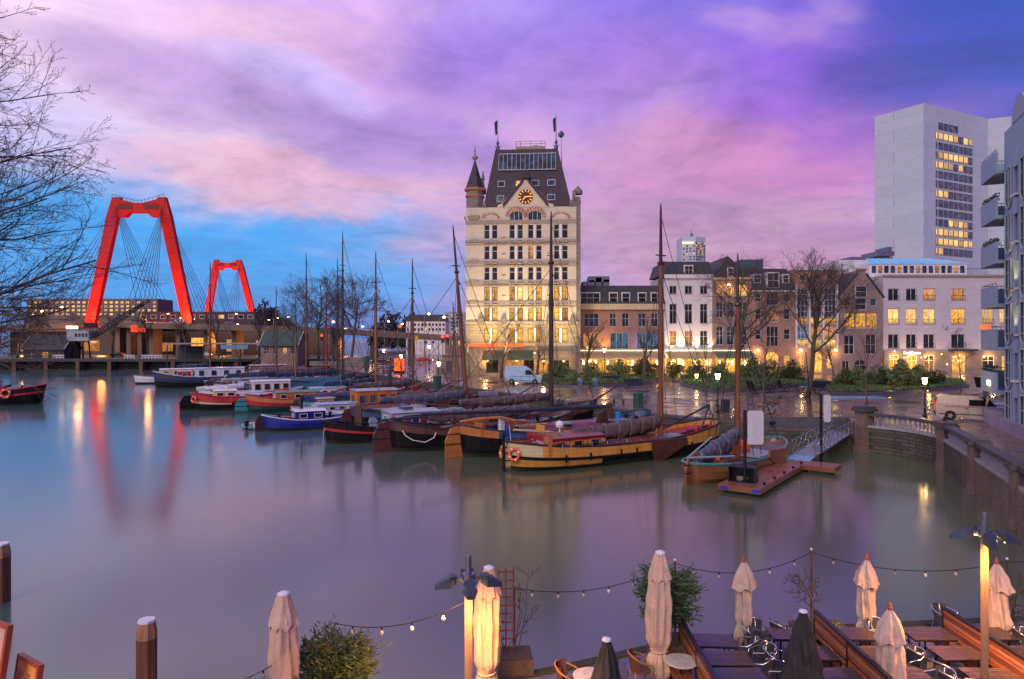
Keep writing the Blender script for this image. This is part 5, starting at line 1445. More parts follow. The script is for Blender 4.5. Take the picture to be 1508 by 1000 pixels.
def mast(root, x, z0, ztop, mat, r=.16, lean=(0,0), tip=m_spar, shrouds=2.0, hbx=None, stay=None, name='mast'):
    top = Vector((x+lean[0], lean[1], ztop)); base = Vector((x,0,z0)); hgt = ztop-z0
    m = MB(); m.tube([base, base.lerp(top,.5), base.lerp(top,.74)],[r,r*.95,r*.75],10); o = m.build(name, mat, root)
    m = MB(); m.tube([base.lerp(top,.74), base.lerp(top,.97), top],[r*.72,r*.42,r*.2],8); m.lathe([(r*1.2,0),(r*1.4,.12),(r*1.2,.24)],8,tuple(base.lerp(top,.74)))
    m.bar(base.lerp(top,.78)+Vector((-.5,0,0)), base.lerp(top,.78)+Vector((.5,0,0)),.05,4); m.build('topmast', tip, o)
    att = base.lerp(top,.72)
    for s in (-1,1):
        for q in (-.6,0.5):
            m = MB(); m.bar(att,(x+q-.6,s*(hbx or 2.0),z0+.5),.030,4); m.build('shroud', m_rig, root)
    if stay:
        for st in stay:
            m = MB(); m.bar(base.lerp(top,st[0]),st[1],.032,4); m.build('stay', m_rig, root)
    m = MB()
    for q in (.15,-.14): m.bar(base.lerp(top,.70)+Vector((q,.05,0)),(x+q*2,.1,z0+.8),.02,4)
    m.lathe([(.0,0),(.14,.08),(.0,.22)],6,tuple(base.lerp(top,.68)+Vector((.25,0,0)))); m.build('halyard', m_rig, root)
    return o
def leeboard(root, x, s, hbx, z, mat, L=2.9, swing=0.0):
    o2 = [(0,.25),(.5,.36),(L*.7,.78),(L,.95),(L*1.02,0),(L,-.72),(L*.7,-.62),(.5,-.32),(0,-.25)]
    m = MB(); n = len(o2); y0, y1 = -.07,.07
    m.xprism([(a,c) for a,c in o2][::-1], y0, y1)
    o = m.build('leeboard', mat, root, (x, s*(hbx+.16), z)); o.rotation_euler = (0, R(90)-swing, 0)
    return o
def rudder(root, h, mat, hh=1.7, w=1.15, tiller=None):
    m = MB(); m.xprism([(-w,-.5),(0,-.5),(.05,h*.9),(-.15,hh),(-w*.7,hh*.96),(-w*1.02,hh*.55)], -.08,.08); o = m.build('rudder', mat, root)
    m = MB(); m.box(-w*1.02,.05,-.10,.10,hh*.42,hh*.42+.07); m.box(-w*.95,.05,-.10,.10,hh*.75,hh*.75+.07); m.build('strap', m_black, o)
    if tiller:
        m = MB(); m.tube([(-.3,0,hh),(.6,0,hh+.25),(2.4,.25,hh+.3)],[.09,.08,.05],6); m.build('tiller', tiller, root)
    return o
def hatch(root, x0, x1, w, z, mat, name='hatch_cover', hh=.5):
    m = MB(); n = 8
    m.rings([[(x,-w/2+w*i/n, z+hh*.45+hh*.55*(1-(2*i/n-1)**2)) for i in range(n+1)]+[(x,w/2,z),(x,-w/2,z)] for x in (x0,x1)])
    return m.build(name, mat, root)
def clutter(root, pts, seed):
    rr = random.Random(seed)
    for x, y, z in pts:
        k = rr.randrange(4); m = MB()
        if k == 0:
            for a in range(3): m.lathe([(.28,0),(.33,.05),(.28,.1)],9,(x,y,z+a*.09)); 
            m.build('rope_coil', m_rope, root)
        elif k == 1: m.lathe([(.12,0),(.14,.3),(.2,.32),(.14,.42)],8,(x,y,z)); m.bar((x-.3,y,z+.25),(x+.3,y,z+.25),.05); m.build('bollard', m_black, root)
        elif k == 2: m.obox((x,y,z+.2),.7,.5,.4,rr.random()); m.obox((x,y,z+.42),.76,.56,.05,.0); m.build('deck_box', rr.choice([m_varnish,m_boatgrey,m_bluep]), root)
        else: m.tube([(x-.35,y,z),(x-.35,y,z+.5),(x+.35,y,z+.5),(x+.35,y,z)],.035,5); m.lathe([(.14,-.3),(.17,0),(.14,.3)],8,(x,y,z+.35)); m.build('winch', m_blackm, root)
def rail(root, pts, hgt, mat, n_post):
    m = MB(); P = [Vector(p) for p in pts]
    m.tube([p+Vector((0,0,hgt)) for p in P],.022,4); m.tube([p+Vector((0,0,hgt*.5)) for p in P],.016,4)
    for p in P: m.bar(p,p+Vector((0,0,hgt)),.022,4)
    return m.build('guard_rail', mat, root)
def boat(name, label, cat, stern, L, hd=DH, group=None):
    return thing(name, label, cat, (stern[0],stern[1],0), hd, group)
def buoy(loc, rz, label, mat=None, r=.36, tilt=R(80)):
    t = thing('lifebuoy', label, 'lifebuoy', loc, rz, 'orange lifebuoys')
    m = MB(); m.sm = True; m.tube([(r*math.cos(2*PI*i/20),r*math.sin(2*PI*i/20),0) for i in range(20)], r*.28, 8, True); o = m.build('ring', mat or m_orange, t)
    for i in range(4):
        a = i*PI/2+.5; m = MB(); m.tube([(r*math.cos(a+q),r*math.sin(a+q),0) for q in (-.13,.13)], r*.30, 8); m.build('band', m_white, o)
    o.rotation_euler.x = tilt
    return t
def local(root, p): return Matrix.Translation(root.location) @ Matrix.Rotation(root.rotation_euler.z,4,'Z') @ Vector(p)

# A: ochre tjalk, nearest
def ochre(t): return m_ochre if .10 < t < .93 else m_creamp
rA = boat('sailing_barge', 'ochre sailing barge with black wale, crimson cabin and brown furled sail', 'barge', (-.1,45.4), 18.6)
hA = hull(rA, 18.6, 4.3, 1.4, [(.17,m_hullblack),(.41,lambda t: m_ochre if (t < .33 or t > .86) else m_hullblack),(.54,m_hullblack),(2,ochre)], .6,.40,4.0,wale=(.42,.53))
hA['deck'](m_deck); hA['deck'](m_deckred,.74,1.0,'foredeck',.012); hA['rail'](m_mastdark,.07)
c = cabin(rA, 2.3, 6.6, 2.9, 1.0, 1.05, m_crimson, m_varnish, 3, m_glass, frame=m_ochre, shutters=m_ochre)
m = MB(); m.box(2.2,2.29,-1.5,1.5,.95,2.25); o = m.build('stern_board', m_crimson, rA)
rr = random.Random(2); m = MB()
for j, y in enumerate((-.75,-.5,-.2,.05,.3,.55)):
    m.tube([(2.17,-y-.09,1.62),(2.17,-y-.05,1.78),(2.17,-y+.06,1.76),(2.17,-y+.04,1.6),(2.17,-y+.12,1.62)],.025,4)
m.build('painted_lettering', m_white, o)
m = MB(); m.box(1.9,2.19,-1.75,-1.1,1.0,2.2); m.build('locker', m_orangew, rA)
m = MB(); m.lathe([(.0,-.3),(.24,-.18),(.3,0),(.24,.18),(.0,.3)],12,(4.0,.1,2.75)); m.bar((4,.1,2.2),(4,.1,2.5),.06); m.build('radar_dome', m_capw, rA)
m = MB(); m.obox((2.7,.5,2.55),.12,.75,.4,.3); m.build('wooden_chair', m_ochre, rA)
hatch(rA, 6.8, 13.0, 2.7, 1.0, m_hatchrust)
mast(rA, 13.2, 1.1, Z(300,52), m_mastwood, .20, (0,0), m_mastdark, hbx=2.0, stay=[(.72,(18.9,0,1.9)),(.95,(18.9,0,1.9))])
bundle(rA, (13.0,-.05,2.6), (4.8,-.2,2.15), .52, m_sailbrown, 1)
bundle(rA, (12.9,.4,2.1), (7.5,.5,1.9), .42, m_sailbrown, 5)
leeboard(rA, 13.6, -1, 2.2, 1.25, m_leeboard, 3.3, R(-80)); leeboard(rA, 13.6, 1, 2.2, 1.25, m_leeboard, 3.3, R(-80))
m = MB(); m.bar((18.2,0,1.75),(14.8,-.5,1.4),.09); m.bar((18.4,.1,3.4),(13.3,.1,1.7),.08); m.bar((18.4,.1,3.4),(16.2,-1.1,1.4),.08); m.bar((18.4,.1,3.4),(18.5,0,1.6),.03); m.build('anchor_davit', m_spar, rA)
m = MB(); m.lathe([(.25,-.6),(.3,-.5),(.3,.5),(.25,.6)],12); o = m.build('windlass', m_crimson, rA, (16.6,0,1.55)); o.rotation_euler.x = R(90)
m = MB(); m.box(13.6,15.0,-.9,.5,1.1,1.35); m.build('fore_hatch', m_hatchblue, rA)
m = MB(); m.box(15.3,15.7,-.7,-.3,1.2,1.4); m.box(15.3,15.7,.1,.5,1.2,1.4); m.build('deck_box', m_varnish, rA)
for x in (3.0,5.0,7.6,9.0,14.3,15.8): m = MB(); m.box(x-.05,x+.05,-2.24+.0,-2.12,.55,1.05); m.build('fender', m_black, rA)
rail(rA,[(1.0,-1.3,1.5),(1.8,-1.6,1.4),(2.9,-1.9,1.3),(3.5,-2.0,1.3)],.45,m_alu,4); rail(rA,[(5.2,-2.05,1.25),(6.5,-2.05,1.25),(8.2,-2.05,1.25)],.45,m_alu,3); rail(rA,[(.5,.9,1.6),(1.5,1.4,1.5),(2.8,1.8,1.4)],.45,m_alu,3)
rudder(rA, 1.3, m_creamp, 1.5, .5, m_varnish)
m = MB(); m.tube([(.35,-.2,-1.2),(.35,-.2,1.8),(.2,-.2,2.7)],[.09,.09,.05],6)
mo = thing('mooring_pole','dark steel mooring pole standing in the water at the stern of the ochre barge','pole',(-.55,44.9,0)); 
m2 = MB(); m2.tube([(0,0,-1.2),(0,0,2.6)],[.10,.09],8); m2.build('pole', m_blackm, mo)
m2 = MB(); 
m2.rings([[(.02,-.02,2.2),(.02,-.02,2.9)],[(.12,-.1,2.15),(.1,-.1,2.8)],[(.2,-.05,2.0),(.18,-.08,2.6)]],False,False)
fl = MB(); fl.bar((.1,0,1.3),(-.1,0,3.0),.025); f0 = fl.build('flagstaff', m_white, rA)
fl = MB(); fl.rings([[(-.08,.02*k_,2.9-.16*k_),(-.35,.08,2.75-.2*k_)] for k_ in range(4)],False,False); fl.build('flag', m_bluesign, f0)
for q, (dx_, dy_, zz) in enumerate(((-.15,-.75,1.15),(-.42,.35,1.2))):
    p = local(rA,(dx_,dy_,zz)); buoy(p, DH-R(90)+(.55 if q == 0 else -.2), ('orange lifebuoy on the stern of the ochre barge, right of the mooring pole','orange lifebuoy on the stern of the ochre barge, left of the mooring pole')[q], tilt=R(78))

# B: blue and black barge with orange rudder
rB = boat('sailing_barge', 'slate blue and black barge with varnished orange rudder and rust red hatches', 'barge', (-3.7,50.6), 17.5)
hB = hull(rB, 17.5, 4.4, 1.55, [(.5,m_hullblack),(.72,lambda t: m_hullblack),(2,lambda t: m_orangew if t < .13 else m_bluep)], .6,.55,3.6)
hB['deck'](m_deck); hB['rail'](m_spar,.06)
rudder(rB, 1.4, m_orangew, 2.2, 1.35, m_mastgold)
m = MB(); m.tube([(-.2,-.0,2.55),(.9,-.5,2.75),(2.6,-1.2,2.85),(3.6,-1.6,2.6)],.10,6); m.build('stern_rail', m_orangew, rB)
m = MB(); m.box(.9,1.0,-1.4,1.4,1.7,2.5); m.box(1.01,2.6,1.2,1.3,1.7,2.4); m.build('cockpit_coaming', m_orangew, rB)
hatch(rB, 4.4, 12.6, 3.0, 1.3, m_hatchrust, hh=.7)
m = MB(); m.box(8.4,9.1,-1.4,.4,1.95,2.02); m.build('hatch_glass', m_tealp, rB)
m = MB(); m.obox((2.9,-.8,2.2),.35,.35,1.0,.2); m.build('engine_box', m_boatwhite, rB)
m = MB(); m.bar((3.6,0,1.4),(3.6,0,3.4),.09); m.bar((3.2,.6,1.4),(3.6,0,3.3),.06); m.bar((3.2,-.6,1.4),(3.6,0,3.3),.06); m.build('boom_crutch', m_spar, rB)
m = MB(); m.tube([(-3.0,.6,3.2),(6,.35,3.05),(14.0,0,3.0)],[.11,.16,.17],8); m.build('lowered_mast', m_spar, rB)
m = MB(); m.bar((13.8,0,1.5),(13.8,0,3.3),.2,8); m.obox((13.8,0,1.9),.5,.6,1.2); m.build('tabernacle', m_hullbrown, rB)
m = MB(); m.box(12.9,14.9,-.9,.9,1.4,1.9); m.build('fore_cabin', m_varnish, rB); m = MB(); m.box(12.8,15.0,-1,1,1.902,1.98); m.build('skylight', m_hatchblue, rB)
m = MB(); m.lathe([(.28,0),(.3,.5),(.2,.52)],10,(14.4,-.3,1.99)); m.build('bucket', M('blue_plastic',(0.02,.2,.6),.4), rB)
m = MB(); m.xprism([(11.2,1.9),(12.4,1.9),(12.2,3.0),(11.3,2.6)],-1.6,-1.5); m.build('folded_leeboard', m_hullbrown, rB)
m = MB(); m.tube([(3.3,-1.9,1.95),(5,-1.95,1.75),(8,-2.1,1.4)],.09,6); m.build('hawser', m_creamp, rB)
clutter(rB, [(3.3,.9,1.4),(3.9,-1.4,1.45),(15.8,.3,1.6),(16.3,-.4,1.7)], 11)

# C: dark brown barge
rC = boat('sailing_barge', 'dark brown and black barge with tall rudder and white stern rope', 'barge', (-9.3,52.9), 16.5)
hC = hull(rC, 16.5, 4.0, 1.5, [(.5,m_hullblack),(.72,m_hullblack),(2,lambda t: m_hullbrown)], .55,.6,3.4)
hC['deck'](m_deckgrey); hC['rail'](m_spar,.07); rudder(rC,1.4,m_leeboard,2.3,1.5)
m = MB(); m.tube([(.4,-1.2,1.7),(.5,-1.55,1.35),(1.0,-1.85,1.0),(1.9,-2.05,.8),(2.6,-2.1,1.1),(2.8,-2.08,1.5)],.04,5); m.build('stern_rope', m_white, rC)
hatch(rC, 5, 12, 2.6, 1.25, m_hatchrust); bundle(rC,(12.5,0,2.7),(3,0,2.6),.5,m_sailbrown,8)
m = MB(); m.tube([(-1.0,0,2.4),(5,0,2.55),(12.6,0,2.7)],.12,7); m.build('boom', m_spar, rC)
m = MB(); m.tube([(-.9,.1,2.35),(1.4,.2,2.6),(3.5,.3,2.65),(3.9,.3,2.2)],.06,5); m.build('tiller', m_spar, rC)
clutter(rC,[(2.2,.4,1.35),(2.8,-1,1.3),(3.6,.9,1.25),(4.3,-.6,1.25),(13.5,.3,1.4),(14.4,-.4,1.5)],21)

# D: black motor barge
rD = boat('motor_barge', 'black motor barge with grey cabin and red and white shutters', 'barge', (-15.4,56.6), 15)
hD = hull(rD, 15, 3.9, 1.15, [(.5,m_hullblack),(.58,m_hullblack),(.72,lambda t: m_redp if t < .45 else m_boatwhite),(2,m_hullblack)], .3,.7,2.6)
hD['deck'](m_deckgrey); hD['rail'](m_black,.05)
cD = cabin(rD, 5.2, 9.6, 2.5, .95, 1.35, m_boatgrey, m_boatgrey, 3, m_glass, shutters=m_redp, frame=m_white)
hatch(rD, 9.8, 14, 2.8, .95, m_hatchblue)
m = MB(); m.obox((2.8,.3,2.0),.08,1.0,1.9,.3); o = m.build('leeboard', m_leeboard, rD)
m = MB(); m.lathe([(.0,-.05),(.55,-.04),(.55,.04),(.0,.05)],14); o = m.build('cable_reel', m_boatgrey, rD, (3.9,-.5,1.5)); o.rotation_euler = (R(70),0,.5)
for i in range(5): m = MB(); m.bar((1.2+i*.9,-1.2-.1*i,1.1),(1.2+i*.9,-1.2-.1*i,1.7),.05); m.build('stanchion', m_black, rD)
rail(rD,[(1.2,-1.2,1.1),(2.1,-1.4,1.1),(3.0,-1.55,1.05),(4.8,-1.65,1.0)],.6,m_blackm,4)
m = MB(); m.obox((7.0,0,2.55),.9,1.1,.35); m.build('skylight', m_steel, rD)
m = MB(); m.tube([(.1,-.1,1.7),(-.3,-.3,1.0),(-.4,-.5,-.4)],.04,5); m.build('anchor_chain', m_boatgrey, rD)
clutter(rD,[(2.2,-.5,1.0),(4.5,.9,.95),(4.2,-1.0,.95)],31)
p = local(rD,(.6,-.9,1.6)); 

# E: small cobalt blue boat, white yacht behind, dinghy
rE = boat('motor_boat', 'small cobalt blue boat with white sheer line and black chimney', 'boat', (-23.2,64.2), 9)
hE = hull(rE, 9, 3.0, .95, [(.18,m_hullblack),(.58,m_cobalt),(.72,m_cobalt),(2,m_cobalt)], .4,.6,2.8); hE['deck'](m_deckgrey); hE['rail'](m_boatwhite,.05); rudder(rE,.9,m_mastdark,1.5,.9)
cabin(rE, 2.6, 5.4, 1.9, .8, .9, m_cobalt, m_boatwhite, 2); m = MB(); m.lathe([(.16,0),(.16,1.5),(.2,1.55)],10,(3.4,.3,1.6)); m.build('chimney', m_black, rE)
clutter(rE,[(1.3,.2,.9),(1.9,-.6,.85),(6.2,.4,.8)],41)
rF = boat('motor_yacht', 'white motor yacht with portholes and wooden wheelhouse behind the black barge', 'yacht', (-22.0,69.0), 14)
hF = hull(rF, 14, 3.6, 1.35, [(.12,m_navy),(.58,m_boatwhite),(.72,m_boatwhite),(2,m_boatwhite)], .3,.3,3.0); hF['deck'](m_deckgrey); hF['rail'](m_alu,.04)
cabin(rF, 2.0, 6.0, 2.6, 1.15, .75, m_boatwhite, m_hatchblue, 4); cabin(rF, 6.1, 10.5, 2.6, 1.15, 2.0, m_orangew, m_boatgrey, 4, m_glassb, 'wheelhouse', m_orangew)
for i in range(6):
    m = MB(); m.lathe([(.20,0),(.22,.03),(.15,.05)],12); o = m.build('porthole', m_steel, rF, (2.2+i*1.5,-1.78,.92)); o.rotation_euler.x = R(90)
rail(rF,[(.5,-.9,1.5),(2,-1.5,1.4),(4,-1.7,1.35),(8,-1.75,1.35),(12,-1.4,1.4),(13.5,-.7,1.5)],.6,m_alu,6)
rg_ = boat('dinghy', 'small grey inflatable dinghy beside the blue boat', 'dinghy', (-25.2,65.2), 3, R(60))
m = MB(); m.sm = True; m.tube([(0,-.7,.25),(2.0,-.72,.27),(2.9,-.35,.4),(3.1,0,.45),(2.9,.35,.4),(2.0,.72,.27),(0,.7,.25)],.26,8); m.build('tube', m_boatgrey, rg_)
m = MB(); m.box(-.05,2.2,-.5,.5,.08,.14); m.box(-.1,0,-.6,.6,.1,.55); m.build('floor', m_deckgrey, rg_)
m = MB(); m.obox((-.2,0,.6),.3,.3,.5); m.bar((-.2,0,.4),(-.25,0,-.2),.07); m.build('outboard_motor', m_black, rg_)

# red and orange boats
rH = boat('sailing_barge', 'red and black barge with white bow flash beside the dark rudder', 'barge', (-37.9,81.3), 10.5)
hH = hull(rH, 10.5, 3.6, 1.6, [(.45,m_hullblack),(.58,lambda t: m_creamp if t < .4 else m_hullblack),(.72,m_redp),(2,m_redp)], .4,.35,3.2); hH['deck'](m_deckred); hH['rail'](m_redp,.07); rudder(rH,1.4,m_hullblack,1.9,1.5)
cabin(rH, 2.2, 4.6, 2.0, 1.4, .9, m_creamp, m_boatwhite, 2); hatch(rH,5,9.5,2.4,1.35,m_hatchblue); clutter(rH,[(1.4,.5,1.5),(1.6,-.6,1.5)],51)
buoy(local(rH,(-.1,-.95,1.45)), DH-R(90)+.5, 'orange lifebuoy on the stern of the red and black barge')
rI = boat('sailing_barge', 'orange varnished boat with dark green bottom and blue rudder', 'barge', (-30.8,79.6), 11)
hI = hull(rI, 11, 3.5, 1.5, [(.5,M('dark_green_paint',(0.01,0.05,0.04),.4)),(.72,m_redp),(2,m_orangew)], .4,.45,3.0); hI['deck'](m_deckgrey); hI['rail'](m_redp,.06); rudder(rI,1.5,m_tealp,1.7,1.4)
cabin(rI, 3, 8, 2.2, 1.25, .95, m_orangew, M('green_roof',(0.04,0.22,0.14),.4), 3); clutter(rI,[(1.6,.4,1.4),(2.2,-.5,1.3),(9,.2,1.3)],61)
rJ = boat('houseboat', 'white boat with ochre trimmed cabin windows behind the red barge', 'houseboat', (-42,92), 13)
hJ = hull(rJ, 13, 3.6, 1.2, [(.3,m_navy),(2,m_boatwhite)], .3,.3,3.0); hJ['deck'](m_deckgrey); hJ['rail'](m_boatwhite); cabin(rJ, 6.5, 11.5, 2.7, 1.0, 1.6, m_boatwhite, m_boatwhite, 4, m_glass, frame=m_ochre); bundle(rJ,(5.5,-.2,2.2),(-.5,-.3,1.9),.4,m_boatwhite,4); cabin(rJ, .8, 3.2, 2.0, 1.0, .8, m_creamp, m_boatwhite, 2)
rK = boat('motor_barge', 'navy blue hulled barge with long white cabin nearest the far quay', 'barge', (-60.6,116), 17)
hK = hull(rK, 17, 4.4, 1.9, [(.45,m_hullblack),(2,m_navy)], .45,.55,2.6); hK['deck'](m_deckgrey); hK['rail'](m_boatwhite,.06); cabin(rK, 6, 14, 3.2, 1.55, 1.7, m_boatwhite, m_hatchblue, 4, m_glassb, frame=m_bluep); cabin(rK, 3.4, 5.4, 2.2, 1.7, 1.1, m_redp, m_deckgrey, 1); clutter(rK,[(1.6,.3,1.9),(2.5,-.7,1.8),(2.9,.8,1.8)],71)
rL = boat('motor_boat', 'small white motor boat with beige cabin moored before the timber quay', 'boat', (-70,127), 12)
hL = hull(rL, 12, 3.4, 1.3, [(.2,m_hullblack),(2,m_boatwhite)], .3,.3,2.8); hL['deck'](m_deckgrey); hL['rail'](m_varnish); cabin(rL, 4, 9.5, 2.5, 1.1, 1.5, m_creamp, m_boatwhite, 3)
rM = boat('motor_boat', 'low boat with wooden deckhouse and blue stripe beside the work shelter', 'boat', (-58,140), 15)
hM = hull(rM, 15, 3.8, 1.5, [(.3,m_hullblack),(.72,m_bluep),(2,m_boatwhite)], .3,.3,2.8); hM['deck'](m_deckgrey); hM['rail'](m_varnish); cabin(rM, 4, 11, 2.7, 1.2, 1.6, m_varnish, m_boatgrey, 5)

# inner rows: barges with standing masts
def masted(label, mx, my, L, mastx, ztop, mmat, hb_, cover, lean=(0,0), deckm=None, boomL=None, hullh=1.4, B=4.0, hd=DH, tip=None, cab=None, gaff=True, seed=1, hatchm=None, r=.17):
    d = Vector((math.cos(hd),math.sin(hd))); st = (mx-d.x*mastx, my-d.y*mastx)
    t = boat('sailing_barge', label, 'barge', st, L, hd, 'masted barges moored side by side')
    hh = hull(t, L, B, hullh, hb_, .6,.45,3.4); hh['deck'](deckm or m_deckgrey); hh['rail'](m_spar,.06)
    mast(t, mastx, hullh*.8, ztop, mmat, r, lean, tip or m_spar, hbx=B*.46, stay=[(.72,(L+.3,0,hullh*1.5)),(.95,(L+.3,0,hullh*1.5)),(.72,(1,0,hullh*1.3))])
    bl = boomL or mastx*.8
    m = MB(); m.tube([(mastx-.15,0,hullh+1.25),(mastx-bl,0,hullh+1.05)],[.13,.10],8); m.build('boom', m_spar, t)
    if seed % 3 == 1:      # tarpaulin tent stretched over the boom instead of a furled sail
        q = MB(); q.sm = True; rg_ = []; rq = random.Random(seed)
        for i in range(25):
            f = i/24; x = mastx-.3-(bl*.95)*f; zr = hullh+1.45-.2*f-.10*math.sin(f*PI*5)**2; wd = B*.40*(1-.25*f)
            rg_.append([(x,-wd,hullh*.95+.08*math.sin(f*31)),(x,-wd*.66,hullh+.32+.06*math.sin(f*23+1)),(x,-wd*.3,zr-.25),(x,0,zr),(x,wd*.3,zr-.25),(x,wd*.66,hullh+.32),(x,wd,hullh*.95)])
        q.rings(rg_,False,False); q.build('tarpaulin', cover, t)
    else: bundle(t,(mastx-.25,0,hullh+1.75),(mastx-bl*.97,0,hullh+1.45),.38,cover,seed)
    m = MB(); m.tube([(L-.2,0,hullh*1.45),(L+3.2,0,hullh*1.45+1.5)],[.11,.07],7); m.build('bowsprit', mmat, t)
    if gaff: m = MB(); m.tube([(mastx+.2,-.5,hullh+.2),(mastx-bl*.75,-.9,hullh+1.1)],.08,6); m.build('gaff', mmat, t)
    hatch(t, mastx*.35, mastx-.8, B*.62, hullh*.82, hatchm or m_hatchblue)
    if cab: cabin(t, 1.4, mastx*.33, B*.55, hullh*.85, .95, cab, m_boatgrey, 2)
    leeboard(t, mastx-1.5, -1, B*.5, hullh*1.05, m_leeboard, 2.6, R(-70)); rudder(t, hullh, m_leeboard, hullh+.7, 1.2, m_varnish)
    rc = random.Random(seed*7); clutter(t,[(L*.78,.5,hullh*.85),(L*.84,-.5,hullh*.9),(L*.9,.1,hullh),(1.0,.6,hullh),(mastx*.34+.3,-1.3,hullh*.85)]+[(rc.uniform(.8,mastx*.34),rc.uniform(-1.2,1.2),hullh*.85) for _ in range(3)]+[(rc.uniform(mastx+.5,L*.92),rc.uniform(-1,1),hullh*.9) for _ in range(5)],seed+100)
    m = MB(); m.lathe([(.22,-.5),(.26,-.4),(.26,.4),(.22,.5)],10); o = m.build('windlass', m_black, t, (L*.87,0,hullh*1.15)); o.rotation_euler.x = R(90)
    return t
HB = [(.5,m_hullblack),(.72,m_hullblack)]
def zt_(py, Y): return Z(py,Y)
masted('dark masted barge behind the blue barge, its mast standing before the cream tower', 3.9,68, 18, 13, zt_(311,68), m_mastdark, HB+[(2,m_hullbrown)], m_sailbrown, r=.24, seed=2, hatchm=m_hatchrust, deckm=m_deck, tip=m_mastdark)
masted('barge with brown mast leaning left at the left edge of the cream tower', -4.6,70.5, 17, 12, zt_(331,70.5), m_mastwood, HB+[(2,m_bluep)], m_sailgrey, lean=(-1.3,.75), r=.2, seed=3)
masted('barge with the shortest varnished mast, close left of the tower', -6.9,84, 14, 9.5, zt_(444,84), m_mastgold, HB+[(2,m_hullbrown)], m_sailbrown, lean=(-.3,.2), r=.13, seed=4, hullh=1.2, B=3.4, deckm=m_deck)
masted('barge with dark red mast standing before the wet street', -12.9,88.4, 15, 10, zt_(380,88.4), m_mastwood, HB+[(2,m_redp)], m_sailbrown, r=.17, seed=5, hatchm=m_hatchrust)
masted('red hulled barge with golden brown mast and navy sail cover', -18.3,91.7, 15, 9, zt_(370,91.7), m_mastgold, HB+[(2,m_redp)], m_sailnavy, r=.18, seed=6)
masted('long barge with the tallest mast of the left cluster and teal cover', -26,104.8, 19, 14, zt_(340,104.8), m_mastdark, HB+[(2,m_bluep)], m_sailteal, r=.19, seed=7, boomL=13, cab=m_boatwhite)
masted('barge with slim dark mast just left of the tallest mast', -29.4,115, 17, 12, zt_(380,115), m_mastdark, HB+[(2,m_hullblack)], m_sailnavy, r=.17, seed=8, boomL=12)
masted('barge with short bright red brown mast before the bare trees', -34,125, 17, 12, zt_(430,125), M('red_mast',(0.34,0.04,0.03),.4), HB+[(2,m_bluep)], m_sailbrown, r=.18, seed=9, boomL=12, tip=m_mastdark, cab=m_boatwhite)
masted('barge with thin brown mast left of the first big bare tree', -42.5,141, 17, 12, zt_(372,141), m_mastwood, HB+[(2,m_navy)], m_sailbrown, r=.2, seed=10, boomL=11)
masted('barge with lone brown mast right of the far red pylon base', -61.9,140, 14, 8, zt_(384,140), m_mastwood, HB+[(2,m_navy)], m_sailnavy, r=.18, seed=12, cab=m_boatwhite)
masted('low barge with mast lowered under a long navy cover beside the white yacht', -14,78.5, 15, 10, 6.5, m_mastdark, HB+[(2,m_tealp)], m_sailnavy, r=.15, seed=13, boomL=10, cab=m_orangew, B=3.6)

masted('barge with white cabin moored behind the ochre trimmed houseboat', -33,104, 15, 9.5, 15, m_mastgold, HB+[(2,m_redp)], m_sailteal, r=.12, seed=16, cab=m_boatwhite, B=3.6)
masted('dark barge with orange wheel cabin in the middle of the far left rank', -38,110, 15, 9.5, 17, m_mastwood, HB+[(2,m_navy)], m_sailnavy, r=.13, seed=18, cab=m_orangew, B=3.6)
for nm, lb, st, L_, B_, hm, cw, cr_ in (('motor_boat','teal and white cabin boat between the far left masted barges',(-50.4,112.5),13,3.4,m_tealp,m_boatwhite,m_hatchblue),('motor_boat','small red and white cabin boat tucked in the far left rank',(-45.8,105.2),11,3.2,m_redp,m_boatwhite,m_boatgrey),('motor_boat','white cabin cruiser with blue roof close behind the orange boat',(-27.5,86.0),9,3.0,m_boatwhite,m_boatwhite,m_hatchblue)):
    r_ = boat(nm, lb, 'boat', st, L_); h_ = hull(r_, L_, B_, 1.2, [(.3,m_hullblack),(.72,hm),(2,hm)], .35,.3,3.0); h_['deck'](m_deckgrey); h_['rail'](m_boatwhite,.05); cabin(r_, L_*.22, L_*.7, B_*.68, 1.0, 1.25, cw, cr_, 4, m_glassb); clutter(r_,[(L_*.1,.3,1.0),(L_*.8,-.3,1.0),(L_*.86,.3,1.05)],int(L_*9)); rail(r_,[(L_*.05,-.7,1.3),(L_*.3,-B_*.46,1.2),(L_*.6,-B_*.46,1.2),(L_*.92,-.8,1.35)],.55,m_alu,4)
# left edge boat
rN = boat('motor_barge', 'black and red work boat cut off by the left edge of the photo', 'barge', (-78,86), 16.5, R(14))
hN = hull(rN, 16.5, 4.2, 1.7, [(.5,m_hullblack),(.58,m_hullblack),(.72,m_redp),(2,m_hullblack)], .5,.3,3.4); hN['deck'](m_deckgrey); hN['rail'](m_redp,.08); cabin(rN, 8, 11.5, 2.6, 1.5, 1.5, m_boatwhite, m_boatgrey, 2); clutter(rN,[(12.5,.4,1.7),(13.3,-.8,1.8),(14,.5,1.8)],81); cabin(rN,11.6,12.6,2.0,1.5,.9,m_crimson,m_black,0)
buoy(local(rN,(13.2,-2.05,1.55)), R(14), 'orange lifebuoy on the black and red boat at the left edge', r=.5, tilt=R(88))

